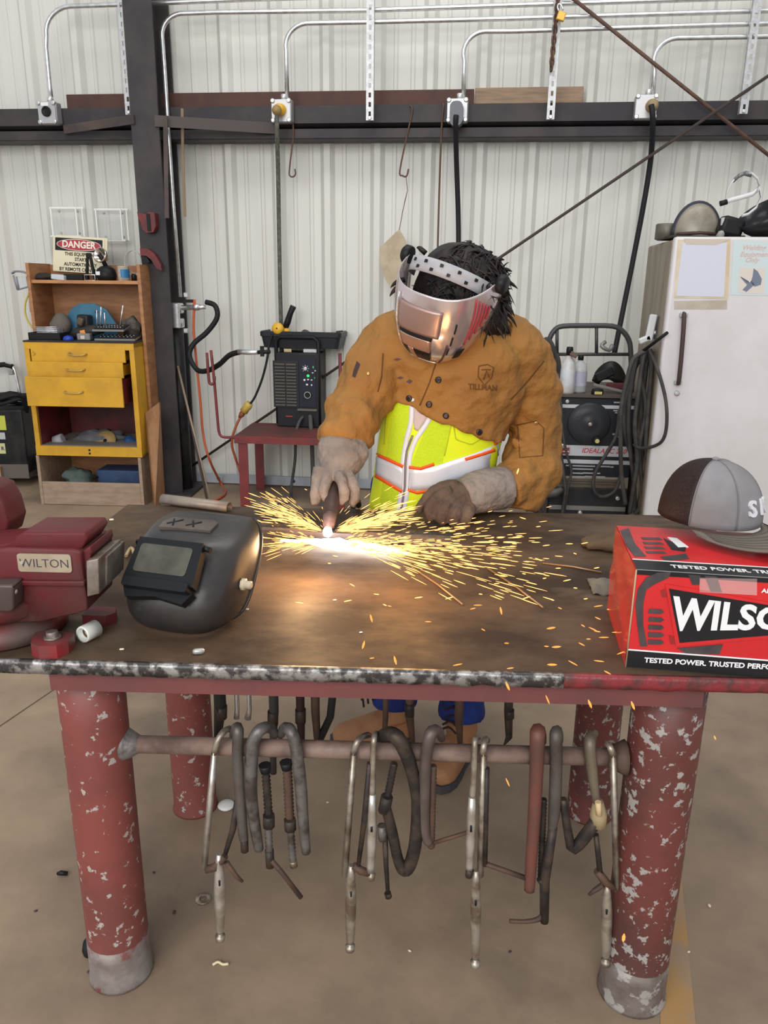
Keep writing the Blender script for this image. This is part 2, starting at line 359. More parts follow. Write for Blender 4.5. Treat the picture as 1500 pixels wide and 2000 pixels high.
# chain + padlock
t = thing('chain', 'rusty chain hanging on the slotted strut', 'chain', PY(1082, 130, 4.97)); 
for i in range(14):
    f = i/13; p = PY(1090-13*f, -6+136*f, 4.96); mt = MX.Translation(p) @ MX.Rotation(pi/2*(i % 2)+.4, 4, 'Z') @ MX.Rotation(pi/2, 4, 'X')
    m = MB(); m.tube([mt @ V((.012*cos(a*pi/5)*.9, .026*sin(a*pi/5), 0)) for a in range(11)], .0055, 6, caps=False); obj('chain_link', m, RUST, t)
t = thing('padlock', 'small brass padlock hanging on the rusty chain', 'padlock', PY(1096, 32, 4.93))
m = MB().box(PY(1096, 32, 4.93), (.045, .025, .045), MX.Rotation(R(18), 3, 'Y'), .005, 2); obj('body', m, mat('brass', (.75, .42, .08), rough=.35, metal=.4), t)
m = MB().tube([PY(1092, 22, 4.93), PY(1089, 14, 4.93), PY(1091, 8, 4.93), PY(1096, 10, 4.93), PY(1100, 20, 4.93)], .005, 6, sub=3); obj('shackle', m, GALV, t)
# strips hanging on the column
def strip(pts, w, label, m=BROWNST):
    q = MB(); P = [PY(*p) for p in pts]
    q.skin([q.ring([p+V((-w/2, -.004, 0)), p+V((w/2, -.004, 0)), p+V((w/2, .004, 0)), p+V((-w/2, .004, 0))]) for p in P], True, True, False)
    return solo('steel_strip', q, m, label, 'strip')
strip([(323, 226, 4.86), (324, 300, 4.88), (326, 426, 4.88)], .026, 'brown steel strip hanging at the column beside the conduit')
strip([(356, 212, 4.99), (357, 300, 5.02), (361, 423, 5.02)], .016, 'thin tan steel strip hanging right of the column', mat('tan_strip', (.25, .18, .11), rough=.6))
# brochure holders
CLEAR = mat('clear_plastic', (.85, .87, .86), rough=.12, alpha=.07)
EDGE = mat('clear_plastic_edge', (.86, .88, .86), rough=.2)
def holder(x0, y0, x1, y1, label):
    a = PY(x0, y1, 5.23); b = PY(x1, y0, 5.23); w = b.x-a.x; h = b.z-a.z
    t = thing('brochure_holder', label, 'holder', a, 0, 'clear brochure holders on the wall')
    obj('back_plate', MB().bx((-.01, 0, 0), (w+.012, .004, h)), CLEAR, t, True); obj('front_plate', MB().bx((.02, -.05, 0), (w-.02, -.047, h*.82)), CLEAR, t, True)
    m = MB()
    for x in (0, .02, w-.02, w): m.bx((x-.004, -.004 if x in (0, w) else -.052, 0), (x+.004, 0 if x in (0, w) else -.046, h))
    m.bx((-.012, -.006, h-.006), (w+.012, .004, h+.005)); m.bx((0, -.05, -.004), (w, 0, .004)); obj('rim', m, EDGE, t, True)
    for sx in (.25, .85):
        for sz in (.12, .88): obj('screw', MB().lathe([(.008, 0), (.008, .004), (.004, .006)], VERT((w*sx, -.001, h*sz)), 8), mat('screw_grey', (.4, .4, .4), rough=.4, metal=.5), t, True)
holder(106, 406, 160, 462, 'clear plastic brochure holder on the wall behind the danger sign')
holder(193, 409, 247, 470, 'clear plastic brochure holder on the wall beside the column')
# red hooks on the column
RDP = mat('dark_red_hook', (.16, .012, .014), (.08, .012, .014), 15, rough=.35)
def redclamp(x, y, s, rot, label):
    p = PY(x, y, 4.86); t = thing('red_bracket', label, 'bracket', p)
    o = [(-.06, .06), (.0, .045), (.012, .062), (.05, .055), (.052, -.02), (.035, -.055), (-.01, -.06), (-.035, -.04), (-.04, .0), (-.055, .025)]
    c, n = cos(rot), sin(rot)
    m = MB().prism([(s*(a*c-b*n), s*(a*n+b*c)) for a, b in o], 0, .05, VERT(p+V((0, .03, 0)))); obj('jaw', m, RDP, t)
    m = MB().prism([(s*(a*c-b*n), s*(a*n+b*c)) for a, b in [(-.0, .05), (.02, .05), (.022, -.05), (.0, -.05)]], .05, .056, VERT(p+V((0, .03, 0)))); obj('slot', m, BLACK, t)
redclamp(290, 435, 1.0, 0, 'dark red metal bracket on the column face, upper one')
p = PY(297, 505, 4.86); t = thing('red_clamp', 'red spring clamp hanging on the column beside the hutch', 'clamp', p)
obj('jaw', MB().prism([(-.07, .06), (-.02, .058), (.02, .03), (.055, -.03), (.06, -.07), (.03, -.06), (.0, -.01), (-.03, .015), (-.07, .02)], 0, .03, VERT(p+V((0, .02, 0)))), RDP, t)
obj('jaw', MB().prism([(-.065, .012), (-.03, .006), (-.012, -.02), (-.03, -.03), (-.06, -.015)], 0, .03, VERT(p+V((0, .02, 0)))), BLACK, t)
# air line with gas fitting beside column
t = thing('air_pipe', 'black upright pipe with a metal clamp fitting beside the column', 'pipe', PY(352, 955, 5.04) )
pb = PY(352, 800, 5.02); 
m = MB(); m.lathe([(.05, .012), (.05, PY(352, 640, 5.02).z)], MX.Translation((pb.x-.0, 5.03, 0)), 20); obj('pipe', m, BLACKM, t)
m = MB(); 
for y0, y1 in ((592, 612), (622, 640)): m.lathe([(.056, PY(352, y1, 5.02).z), (.06, PY(352, y1, 5.02).z+.008), (.06, PY(352, y0, 5.02).z-.008), (.054, PY(352, y0, 5.02).z)], MX.Translation((pb.x, 5.03, 0)), 20)
m.box((pb.x+.03, 4.97, PY(352, 616, 5.02).z), (.05, .03, .16), bev=.005); obj('clamp_fitting', m, GALV, t)
for y in (576, 646): obj('clamp_nut', MB().box(PY(364, y, 4.985), (.03, .03, .03), bev=.004), GALVM, t)
m = MB().tube([PY(355, 601, 4.97), PY(392, 600, 4.95), PY(402, 600, 4.95)], [.016, .016, .012], 10); m.lathe([(.024, 0), (.024, .04)], aim(PY(378, 600, 4.95), PY(392, 600, 4.95)), 6); obj('valve', m, GALV, t)
obj('valve_lever', MB().box(PY(372, 588, 4.945), (.06, .014, .02), bev=.003), BLACK, t)
cable('air_hose', [PY(402, 590, 4.95), PY(420, 597, 4.94), PY(424, 620, 4.93), PY(405, 648, 4.92), PY(378, 672, 4.9), PY(370, 695, 4.88), PY(385, 722, 4.85), PY(405, 724, 4.8), PY(428, 712, 4.72), PY(448, 694, 4.65), PY(470, 687, 4.6)], .0165, BLACKR, 'thick black air hose looping from the pipe valve to the plasma cutter', 'hose', 7, 10)
t = thing('hose_coupling', 'chrome hose coupling at the left end of the plasma cutter', 'coupling', PY(490, 687, 4.6))
m = MB(); m.tube([PY(466, 687, 4.6), PY(484, 688, 4.58), PY(505, 688, 4.56)], [.015, .016, .013], 10); obj('ferrule', m, GALV, t); m = MB().tube([PY(503, 688, 4.56), PY(527, 687, 4.54)], .012, 8); m.box(PY(512, 686, 4.55), (.02, .02, .06)); obj('connector', m, BLACK, t)
ORG = mat('orange_cord', (.50, .10, .035), rough=.5)
cable('extension_cord', [PY(380, 585, 4.94), PY(378, 640, 4.95), PY(383, 700, 4.95), PY(391, 780, 4.95), PY(397, 850, 4.95), PY(410, 900, 4.93), PZ(432, 945, .01), PZ(440, 962, .01), PZ(425, 975, .01), PZ(398, 985, .01), PZ(360, 990, .01)], .0085, ORG, 'orange extension cord hanging from the valve down to the floor', 'cord')
# ================================================================ WELDING TABLE
TZ = .78; TO = V((-.118, 1.156, 0)); TR = R(4.3); TM = MX.Translation(TO) @ MX.Rotation(TR, 4, 'Z'); TI = TM.inverted()
EX = V((cos(TR), sin(TR), 0)); EY = V((-sin(TR), cos(TR), 0))
def PL(x, y, yl):                          # photo pixel -> upright plane parallel to the table front
    d = ray(x, y); k = ((TO-CAM).dot(EY)+yl)/d.dot(EY); return CAM+d*k
TOPM = mat('brown_steel_plate', (.112, .073, .046), (.042, .028, .02), 4.2, .36, .62, rough=.5, rough2=.68, metal=.15, bump=.08, bsc=25, stretch=(1, 1.5, 1), c3=(.22, .16, .115), sc3=2.3, lo3=.60, hi3=.76, det=9)
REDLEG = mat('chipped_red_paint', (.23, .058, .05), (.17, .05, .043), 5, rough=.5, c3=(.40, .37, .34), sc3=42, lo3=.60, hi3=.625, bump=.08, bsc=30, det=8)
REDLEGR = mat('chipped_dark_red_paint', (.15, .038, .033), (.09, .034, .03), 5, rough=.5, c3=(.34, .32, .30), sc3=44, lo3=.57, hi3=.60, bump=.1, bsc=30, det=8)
REDAP = mat('dull_red_apron', (.17, .05, .05), (.12, .045, .045), 4, rough=.5)
EDGEM = mat('battered_steel_edge', (.06, .055, .055), (.34, .33, .32), 40, .46, .58, rough=.4, metal=.6, bump=.25, bsc=60)
EDGER = mat('battered_red_edge', (.22, .025, .03), (.08, .03, .03), 22, .45, .6, rough=.4, bump=.25, bsc=60)
BARM = mat('rusty_pipe', (.24, .16, .13), (.13, .085, .07), 14, rough=.6, bump=.1)
table = thing('welding_table', 'heavy brown steel topped welding table on red pipe legs', 'table', TO, TR)
tb = MB(); xs = (-.775, .86); tb.bx((xs[0], 0.004, TZ-.022), (xs[1], .955, TZ), .001); obj('tabletop', tb, TOPM, table, True)
random.seed(11)
def edge(x0, x1, m, nm):
    q = MB(); n = int((x1-x0)/.006); rg = []
    for i in range(n+1):
        x = x0+(x1-x0)*i/n; a = .0015*noise.noise(V((x*40, 0, 1)))+.001*noise.noise(V((x*130, 3, 1))); b_ = .0035*noise.noise(V((x*33, 5, 1)))
        rg.append(q.ring([V((x, .006, TZ+.0004)), V((x, -.001-a, TZ)), V((x, -.004-a, TZ-.006)), V((x, -.003+a*1.6, TZ-.016)), V((x, -.003, TZ-.024-b_)), V((x, .006, TZ-.024-b_))]))
    q.skin(rg, True, True, True); obj(nm, q, m, table, True, label='battered steel front edge')
edge(xs[0], .30, EDGEM, 'front_edge'); edge(.30, xs[1], EDGER, 'front_edge')
l0 = TI @ PL(100, 1330, .02); l1 = TI @ PL(1372, 1360, .02)
obj('front_apron', MB().bx((l0.x, .015, TZ-.064), (l1.x, .021, TZ-.024)).bx((l0.x, .015, TZ-.03), (l1.x, .06, TZ-.024)), REDAP, table, True)
obj('rear_apron', MB().bx((l0.x, .90, TZ-.064), (l1.x, .906, TZ-.022)), REDAP, table, True)
legc = []
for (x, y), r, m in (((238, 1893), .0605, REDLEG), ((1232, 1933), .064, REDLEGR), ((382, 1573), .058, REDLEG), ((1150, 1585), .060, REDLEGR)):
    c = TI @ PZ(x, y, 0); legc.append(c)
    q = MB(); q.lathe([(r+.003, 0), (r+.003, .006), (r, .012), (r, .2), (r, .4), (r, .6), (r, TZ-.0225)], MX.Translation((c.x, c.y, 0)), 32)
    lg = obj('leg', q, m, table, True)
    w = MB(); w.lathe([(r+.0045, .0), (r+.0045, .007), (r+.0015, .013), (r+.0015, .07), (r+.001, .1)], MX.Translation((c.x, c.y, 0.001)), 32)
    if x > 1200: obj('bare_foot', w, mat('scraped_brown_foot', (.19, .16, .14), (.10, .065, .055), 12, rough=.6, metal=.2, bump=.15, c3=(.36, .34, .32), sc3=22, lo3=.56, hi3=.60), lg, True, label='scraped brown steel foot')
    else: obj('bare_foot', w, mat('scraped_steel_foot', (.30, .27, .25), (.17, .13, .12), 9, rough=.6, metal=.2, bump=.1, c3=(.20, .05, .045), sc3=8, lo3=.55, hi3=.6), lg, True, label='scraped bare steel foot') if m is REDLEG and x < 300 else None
bz = .5465
b0, b1 = TI @ PL(250, 1453, legc[0].y), TI @ PL(1208, 1479, legc[1].y)
obj('hanging_rail', MB().tube([b0, b1], .017, 14), BARM, table, True)
q = MB(); q.tube([b0+V((-.008, 0, 0)), b0+V((.0, 0, 0)), b0+V((.022, 0, 0))], [.034, .03, .017], 14); obj('weld_bead', q, mat('weld_grey', (.32, .3, .29), (.14, .12, .12), 25, rough=.5, metal=.4, bump=.3), table, True)
q = MB(); q.tube([b1+V((.012, 0, 0)), b1+V((.0, 0, 0)), b1+V((-.022, 0, 0))], [.034, .028, .017], 14); obj('weld_bead', q, mat('weld_brown', (.10, .065, .05), rough=.6), table, True)
ry = .36
obj('rear_hanging_rail', MB().bx((legc[2].x+.02, ry-.012, TZ-.075), (legc[3].x-.02, ry+.012, TZ-.022)), REDAP, table, True)
# ---------------------------------------------------------------- clamps on the rail
SIL = mat('worn_chrome', (.62, .60, .56), (.40, .36, .30), 22, rough=.35, metal=.7)
SIL2 = mat('dull_chrome', (.42, .38, .32), (.20, .15, .11), 24, rough=.4, metal=.6)
DIRON = mat('dark_iron', (.035, .03, .029), (.075, .055, .042), 28, rough=.5, metal=.3, bump=.08)
GIRON = mat('grey_iron', (.17, .16, .155), (.075, .06, .05), 30, rough=.45, metal=.4, bump=.08)
BIRON = mat('brown_iron', (.12, .07, .05), (.08, .055, .045), 14, rough=.6, metal=.2, bump=.1)
RIRON = mat('red_brown_iron', (.15, .05, .038), (.10, .05, .04), 10, rough=.55)
yb = (legc[0].y+legc[1].y)/2
def ybx(x): return legc[0].y+(legc[1].y-legc[0].y)*(x-238)/994.
def cp(x, y, dy=-.026): return PL(x, y, ybx(x)+dy)
def ct(m, pts, r, n=8, sub=4, dy=-.026, flat=1.):
    P = [cp(*p) if len(p) == 3 else cp(p[0], p[1], dy) for p in pts]; k = px(P[0]); rr = [a*k for a in r] if isinstance(r, (list, tuple)) else r*k
    return m.tube(P, rr, n, sub=sub, flat=flat)
def locking(label, arm, hook_, handle, jaw, arm2=None, sil=SIL, fork=None):
    t = thing('locking_clamp', label, 'clamp', cp(arm[0][0], arm[0][1]), 0, 'clamps hanging on the table rail')
    q = MB(); ct(q, hook_, 6.5, 6, 3); obj('hook_jaw', q, SIL2, t)
    q = MB(); ct(q, arm, 7, 4, 0); obj('front_arm', q, sil, t)
    if arm2: q = MB(); ct(q, arm2, [6, 7, 5] if len(arm2) == 3 else 6, 6, 0); obj('rear_arm', q, DIRON, t)
    if jaw: q = MB(); ct(q, jaw, [8, 9, 7] if len(jaw) == 3 else 8, 6, 0); obj('pivot_body', q, BIRON, t)
    if fork: q = MB(); ct(q, fork, [6, 5, 3] if len(fork) == 3 else 5, 6, 0); obj('release_lever', q, BIRON, t)
    a, b_ = V(handle[0]), V(handle[1]); f = lambda s: tuple(a+(b_-a)*s)
    q = MB(); ct(q, [f(0), f(.1), f(.35), f(.6), f(.86), f(.90)], [5, 8, 11, 11, 8.5, 7], 10, 0); h = obj('handle', q, sil, t)
    q = MB(); ct(q, [f(.30), f(.36)], 2.5, 6, 0, dy=-.0345); obj('slot', q, BLACK, h)
    q = MB(); ct(q, [f(.89), f(.93), f(.935), f(.985), f(1)], [5, 5, 10, 9, 5], 10, 0); obj('adjusting_screw', q, SIL2, t)
    return t
locking('chrome locking clamp with long bright arm, first from the left on the rail', [(419, 1468), (399, 1692)], [(462, 1436, .03), (452, 1424, .012), (438, 1428, -.012), (425, 1448), (418, 1472)], [(428, 1668), (430, 1838)], [(402, 1698), (420, 1694), (440, 1672)], [(463, 1565), (455, 1620), (440, 1668)], SIL, [(442, 1684), (462, 1712), (474, 1722)])
locking('chrome locking clamp whose arm hangs right under the left boot', [(691, 1468), (673, 1712)], [(720, 1436, .03), (710, 1438, .0), (698, 1448), (690, 1472)], [(686, 1690), (684, 1858)], [(690, 1690), (704, 1700), (722, 1706)], [(722, 1490), (712, 1600), (700, 1690)], SIL2, None)
t = thing('locking_clamp', 'chrome locking clamp hung handle down with bright fat handle', 'clamp', cp(728, 1450), 0, 'clamps hanging on the table rail')
q = MB(); ct(q, [(738, 1432, .02), (733, 1434, -.01), (730, 1450), (728, 1500), (727, 1555)], [4, 5, 6, 6, 7], 8, 3); obj('front_arm', q, SIL2, t)
q = MB(); ct(q, [(727, 1550), (727, 1580), (726, 1640), (724, 1690), (724, 1702)], [7, 9, 11, 9, 8], 10, 0); h = obj('handle', q, SIL, t); q = MB(); ct(q, [(726, 1614), (726, 1624)], 2.5, 6, 0, dy=-.0345); obj('slot', q, BLACK, h)
q = MB(); ct(q, [(724, 1700), (725, 1707), (725, 1708), (725, 1718)], [5, 5, 9, 7], 10, 0); obj('adjusting_screw', q, SIL2, t)
q = MB(); ct(q, [(724, 1490), (716, 1560), (706, 1650)], [3, 5, 4], 6, 0, dy=-.010); obj('rear_arm', q, BLACK, t)
locking('chrome and rust locking clamp, longest handle, hanging below the rail middle', [(944, 1470), (938, 1712)], [(952, 1446, .02), (948, 1444, -.008), (945, 1456), (943, 1474)], [(930, 1700), (928, 1890)], None, [(951, 1500), (947, 1690)], SIL2, None)
t = thing('locking_clamp', 'bright chrome locking clamp folded beside the longest handle', 'clamp', cp(930, 1450), 0, 'clamps hanging on the table rail')
q = MB(); ct(q, [(936, 1442, .02), (929, 1441, -.012), (927, 1460), (925, 1520), (922, 1560)], [4, 5, 6, 6, 7], 8, 3); obj('front_arm', q, SIL2, t)
q = MB(); ct(q, [(922, 1556), (921, 1590), (919, 1640), (917, 1690), (917, 1698)], [7, 9, 10, 8, 7], 10, 0); h = obj('handle', q, SIL, t); q = MB(); ct(q, [(920, 1612), (920, 1624)], 2.5, 6, 0, dy=-.0345); obj('slot', q, BLACK, h)
q = MB(); ct(q, [(918, 1698), (915, 1712)], [8, 7], 8, 0); obj('adjusting_screw', q, DIRON, t)
locking('brown locking clamp with dull handle against the right front leg', [(1197, 1470), (1205, 1735)], [(1196, 1452, .03), (1187, 1453, .0), (1191, 1458), (1198, 1476)], [(1186, 1728), (1183, 1886)], [(1166, 1700), (1182, 1722), (1200, 1735)], [(1164, 1630), (1172, 1705)], SIL2, [(1178, 1728), (1160, 1740), (1150, 1748)])
def cclamp(label, parts, m0):
    t = thing('c_clamp', label, 'clamp', cp(*parts[0][1][0][:2]), 0, 'clamps hanging on the table rail')
    for nm, pts, r, m, *k in parts:
        q = MB(); ct(q, pts, r, 8, k[0] if k else 4); obj(nm, q, m or m0, t)
    return t
def screw(t, x0, y0, x1, y1, r, m, dy=-.02):
    q = MB(); n = max(6, int(abs(y1-y0)/7)); pts = []; rr = []
    for i in range(n*2+1): f = i/(n*2); pts.append((x0+(x1-x0)*f, y0+(y1-y0)*f)); rr.append(r if i % 2 else r*.78)
    ct(q, pts, rr, 10, 0, dy=dy); return obj('screw', q, m, t)
cclamp('grey iron c clamp frame hanging edge on beside the first locking clamp', [('frame', [(455, 1445, .026), (458, 1426, .0), (465, 1424, -.022), (464, 1470), (468, 1540), (474, 1620), (477, 1640)], [8, 9, 11, 11, 11, 10, 9], None), ('screw_tip', [(477, 1638), (478, 1662)], 8, DIRON, 0)], mat('grey_brown_iron', (.13, .115, .105), (.09, .075, .065), 16, rough=.45, metal=.4))
t = cclamp('grey iron c clamp with threaded screw and slanted rod handle', [('frame', [(538, 1436, .03), (528, 1422, .01), (510, 1424, -.02), (495, 1448), (490, 1500), (491, 1560), (499, 1620), (506, 1660)], [8, 10, 12, 13, 13, 12, 11, 9], None), ('rod_handle', [(530, 1680), (552, 1706), (588, 1753)], [5, 5, 5], BIRON, 0), ('collar', [(525, 1592), (525, 1614)], 12, DIRON, 0), ('swivel', [(517, 1494), (519, 1508)], [13, 10], BLACK, 0)], GIRON)
screw(t, 519, 1506, 525, 1596, 9, DIRON); screw(t, 524, 1610, 526, 1664, 8, GIRON); q = MB(); ct(q, [(526, 1660), (528, 1692)], 9, 8, 0, dy=-.02); obj('screw_head', q, DIRON, t)
t = cclamp('grey iron c clamp with rusty threaded screw, open to the left', [('frame', [(548, 1436, .03), (556, 1421, .01), (568, 1428, -.02), (578, 1460), (587, 1530), (592, 1600), (598, 1665)], [8, 10, 12, 12, 12, 11, 9], None), ('collar', [(566, 1600), (567, 1620)], 12, DIRON, 0), ('swivel', [(558, 1488), (560, 1502)], [13, 10], BLACK, 0)], GIRON)
screw(t, 561, 1500, 566, 1602, 10, BIRON); screw(t, 567, 1616, 572, 1682, 8, GIRON); q = MB(); ct(q, [(572, 1680), (574, 1692)], 8, 8, 0, dy=-.02); obj('screw_tip', q, SIL2, t)
t = cclamp('big dark iron c clamp hanging in a deep loop under the boots', [('frame', [(740, 1445, .03), (752, 1434, -.005), (776, 1440, -.03), (800, 1490), (814, 1560), (812, 1640), (802, 1685), (790, 1700), (778, 1680), (766, 1625), (752, 1570)], [9, 13, 15, 13, 11, 13, 14, 12, 11, 11, 10], None), ('screw_boss', [(756, 1555), (750, 1585)], 12, DIRON, 0), ('rod_handle', [(752, 1634), (754, 1690), (758, 1750)], [6, 5, 4], DIRON, 0), ('rod_ball', [(757, 1744), (759, 1752)], 7, DIRON, 0), ('screw_head', [(746, 1612), (748, 1640)], 9, GIRON, 0)], DIRON)
screw(t, 770, 1490, 757, 1555, 8, DIRON); 
t = cclamp('brown iron c clamp with thin rod handle pointing right, mid rail', [('frame', [(862, 1442, .03), (856, 1428, .0), (842, 1432, -.028), (832, 1480), (828, 1560), (829, 1620), (838, 1648)], [8, 10, 12, 12, 12, 11, 8], None), ('rod_handle', [(848, 1646), (880, 1636), (915, 1625)], 4, BIRON, 0)], mat('mauve_brown_iron', (.15, .11, .10), (.10, .075, .065), 10, rough=.5, metal=.3))
screw(t, 846, 1495, 842, 1655, 8, BIRON)
t = cclamp('dark red flat c clamp with rod handle pointing left', [('frame', [(1058, 1450, .03), (1054, 1434, .0), (1050, 1432, -.03), (1048, 1500), (1043, 1600), (1037, 1690), (1034, 1738)], [9, 13, 15, 14, 13, 12, 11], None), ('rod_handle', [(1030, 1716), (985, 1700), (945, 1686)], 5, BIRON, 0), ('foot_pad', [(1054, 1716), (1062, 1728)], 7, DIRON, 0)], RIRON)
screw(t, 1062, 1560, 1056, 1720, 7, DIRON, -.01)
t = cclamp('grey brown bar clamp with bent foot near the right legs', [('frame', [(1092, 1448, .03), (1090, 1432, .0), (1086, 1434, -.028), (1086, 1500), (1083, 1580), (1078, 1620)], [8, 10, 12, 12, 12, 8], None), ('shaft', [(1080, 1615), (1070, 1680), (1064, 1720), (1063, 1800)], [9, 10, 10, 9], DIRON, 0), ('bent_handle', [(1060, 1786), (1050, 1796), (1025, 1800), (995, 1799)], [5, 5, 4, 4], BIRON, 2)], mat('grey_brown_bar', (.12, .105, .095), (.08, .065, .055), 12, rough=.5, metal=.3))
t = cclamp('dark angled locking clamp with tan swivel pad at the right', [('frame', [(1162, 1432, .02), (1152, 1446, -.02), (1156, 1500), (1164, 1560), (1168, 1580)], [7, 12, 11, 8, 7], mat('khaki_iron', (.21, .17, .12), (.15, .12, .09), 12, rough=.5, metal=.4)), ('lower_limb', [(1168, 1598), (1142, 1634), (1120, 1658), (1112, 1640), (1104, 1590), (1100, 1560)], [12, 13, 11, 9, 8, 7], DIRON, 2), ('swivel_pad', [(1168, 1566), (1169, 1590), (1170, 1612)], [10, 17, 15], mat('khaki_pad', (.36, .28, .16), rough=.5), 0), ('pad_nut', [(1168, 1566, -.045), (1170, 1592, -.045)], 6, mat('tan_nut', (.62, .46, .25), rough=.5), 0)], DIRON)
# ---------------------------------------------------------------- tools hanging behind the apron
def rear(label, pts, r, m, collar=None, name='bar_clamp', cat='clamp'):
    P = [PL(x, y, ry-.03) for x, y in pts]; P[0] = V((P[0].x, P[0].y, TZ-.045)); k = px(P[0]); t = thing(name, label, cat, P[0], 0, 'tools hanging behind the table apron')
    q = MB(); q.tube(P, [a*k for a in r] if isinstance(r, (list, tuple)) else r*k, 8); obj('shaft', q, m, t)
    q = MB(); q.tube([V((P[0].x, P[0].y, TZ-.05)), V((P[0].x, P[0].y, TZ-.05))+EY*.03], r[0]*k*.8 if isinstance(r, (list, tuple)) else r*k*.8, 8); obj('hook', q, m, t)
    if collar:
        x, y, w, h = collar; a = PL(x, y-h/2, ry-.03); c = PL(x, y+h/2, ry-.03); obj('collar', MB().tube([a, c], w*k, 10), DIRON, t)
rear('black ridged bar clamp hanging by the left rear leg', [(430, 1340), (430, 1380), (425, 1440)], [12, 13, 8], BLACKM, (431, 1390, 13, 24))
rear('polished handle hanging beside the black ridged clamp', [(465, 1340), (463, 1385), (462, 1403)], [5, 5, 6], mat('bright_chrome', (.7, .72, .75), rough=.2, metal=.9), None, 'pliers_handle', 'handle')
rear('polished handle hanging second behind the apron', [(488, 1340), (487, 1385), (484, 1404)], [5, 5, 7], mat('bright_chrome', (.7, .72, .75)), None, 'pliers_handle', 'handle')
rear('dark bar clamp hanging behind the first grey c clamps', [(535, 1340), (535, 1390), (533, 1450), (534, 1510)], [11, 10, 7, 7], mat('iron_grey_dark', (.05, .05, .05), rough=.5), (533, 1402, 11, 26))
rear('dark red bar clamp with collar behind the rail', [(586, 1340), (587, 1400), (589, 1450)], [9, 9, 7], mat('dark_maroon_iron', (.045, .022, .022), rough=.5), (587, 1398, 11, 26))
rear('brown bar clamp hanging left of the tan boot', [(616, 1340), (616, 1390), (620, 1450)], [10, 9, 7], BIRON)
rear('slanted black bar hanging left of the tan boot', [(668, 1340), (645, 1400), (622, 1450)], [8, 8, 8], BLACKM, None, 'pry_bar', 'bar')
rear('brown bar clamp hanging in front of the jeans', [(753, 1340), (753, 1400), (750, 1450)], [7, 6, 5], BIRON)
rear('rusty hook bar hanging between the boots', [(797, 1340), (800, 1400), (806, 1450)], [7, 9, 5], BIRON, (800, 1385, 10, 24))
rear('brown bar hanging in front of the right trouser leg', [(900, 1348), (896, 1400), (899, 1460)], [9, 9, 5], BIRON)
rear('brown punch with wire tip hanging right of the boots', [(990, 1350), (993, 1390), (994, 1440), (984, 1456)], [8, 9, 7, 1.5], DIRON, (995, 1394, 10, 16), 'punch', 'punch')
# ---------------------------------------------------------------- litter on the floor
def lit(name, mb, m, label, cat): solo(name, mb, m, label, cat)
p = PZ(122, 1711, 0); lit('clip', MB().tube([p+V((-.012, 0, .006)), p+V((-.004, 0, .009)), p+V((.012, .003, .006))], [.004, .006, .005], 8), BLACK, 'small black clip on the floor left of the front table leg', 'clip')
p = PZ(397, 1757, 0); q = MB(); q.lathe([(.009, 0), (.018, 0), (.018, .003), (.009, .003)], MX.Translation(p+V((0, 0, .0005))), 20, caps=False); lit('washer', q, SIL2, 'steel washer on the floor under the first locking clamp', 'washer')
p = PZ(178, 1860, 0); lit('rubber_plug', MB().lathe([(.016, 0), (.018, .01), (.014, .03), (.002, .033)], MX.Translation(p), 14), BLACKR, 'black rubber plug on the floor behind the left front leg', 'plug')
p = PZ(442, 1577, 0); q = MB(); q.lathe([(.001, .001), (.02, .002), (.024, .008), (.02, .012), (.001, .013)], MX.Translation(p), 16); lit('white_disc', q, mat('white_plastic', (.8, .8, .8), rough=.4), 'white plastic cap on the floor behind the first clamp', 'disc')
p = PZ(430, 1885, 0); lit('metal_shaving', MB().tube([p+V((-.015, -.004, .003)), p+V((-.005, .002, .006)), p+V((.006, .0, .003)), p+V((.018, .002, .004))], .003, 6, sub=3), mat('cream_scrap', (.7, .6, .4), rough=.5), 'curled pale shaving on the floor below the first locking clamp', 'shaving')
CHL = ['', '', '', 'pale chip on the floor right of the slanted screw rod', 'dark chip on the floor below the bent bar foot', '', '', 'pale chip on the floor beside the right leg foot', 'dark chip on the floor just left of the steel washer', 'pale chip alone on the floor right of the mid clamp handles', 'dark chip on the floor furthest left', 'pale chip on the floor furthest right', 'dark chip on the floor just right of the left front leg']; CHL[0] = 'pale flat chip on the floor at the left front leg foot'
for i, (x, y, s) in enumerate([(175, 1900, .004), (290, 1935, .0), (355, 1755, .0), (640, 1568, .003), (996, 1860, .003), (640, 1890, 0), (985, 1520, 0), (1345, 1860, .003), (340, 1783, .004), (800, 1858, .003), (70, 1780, .003), (1385, 1770, .004), (300, 1705, .003)]):
    if not s: continue
    p = PZ(x, y, 0); q = MB(); q.ell(p+V((0, 0, s*.6)), (s*1.6, s, s*.6), MX.Rotation(i, 3, 'Z'), 6, 4)
    solo('metal_chip', q, [mat('dark_chip', (.06, .05, .045)), mat('pale_chip', (.7, .62, .48))][i % 2], CHL[i], 'chip', 'metal chips on the floor')
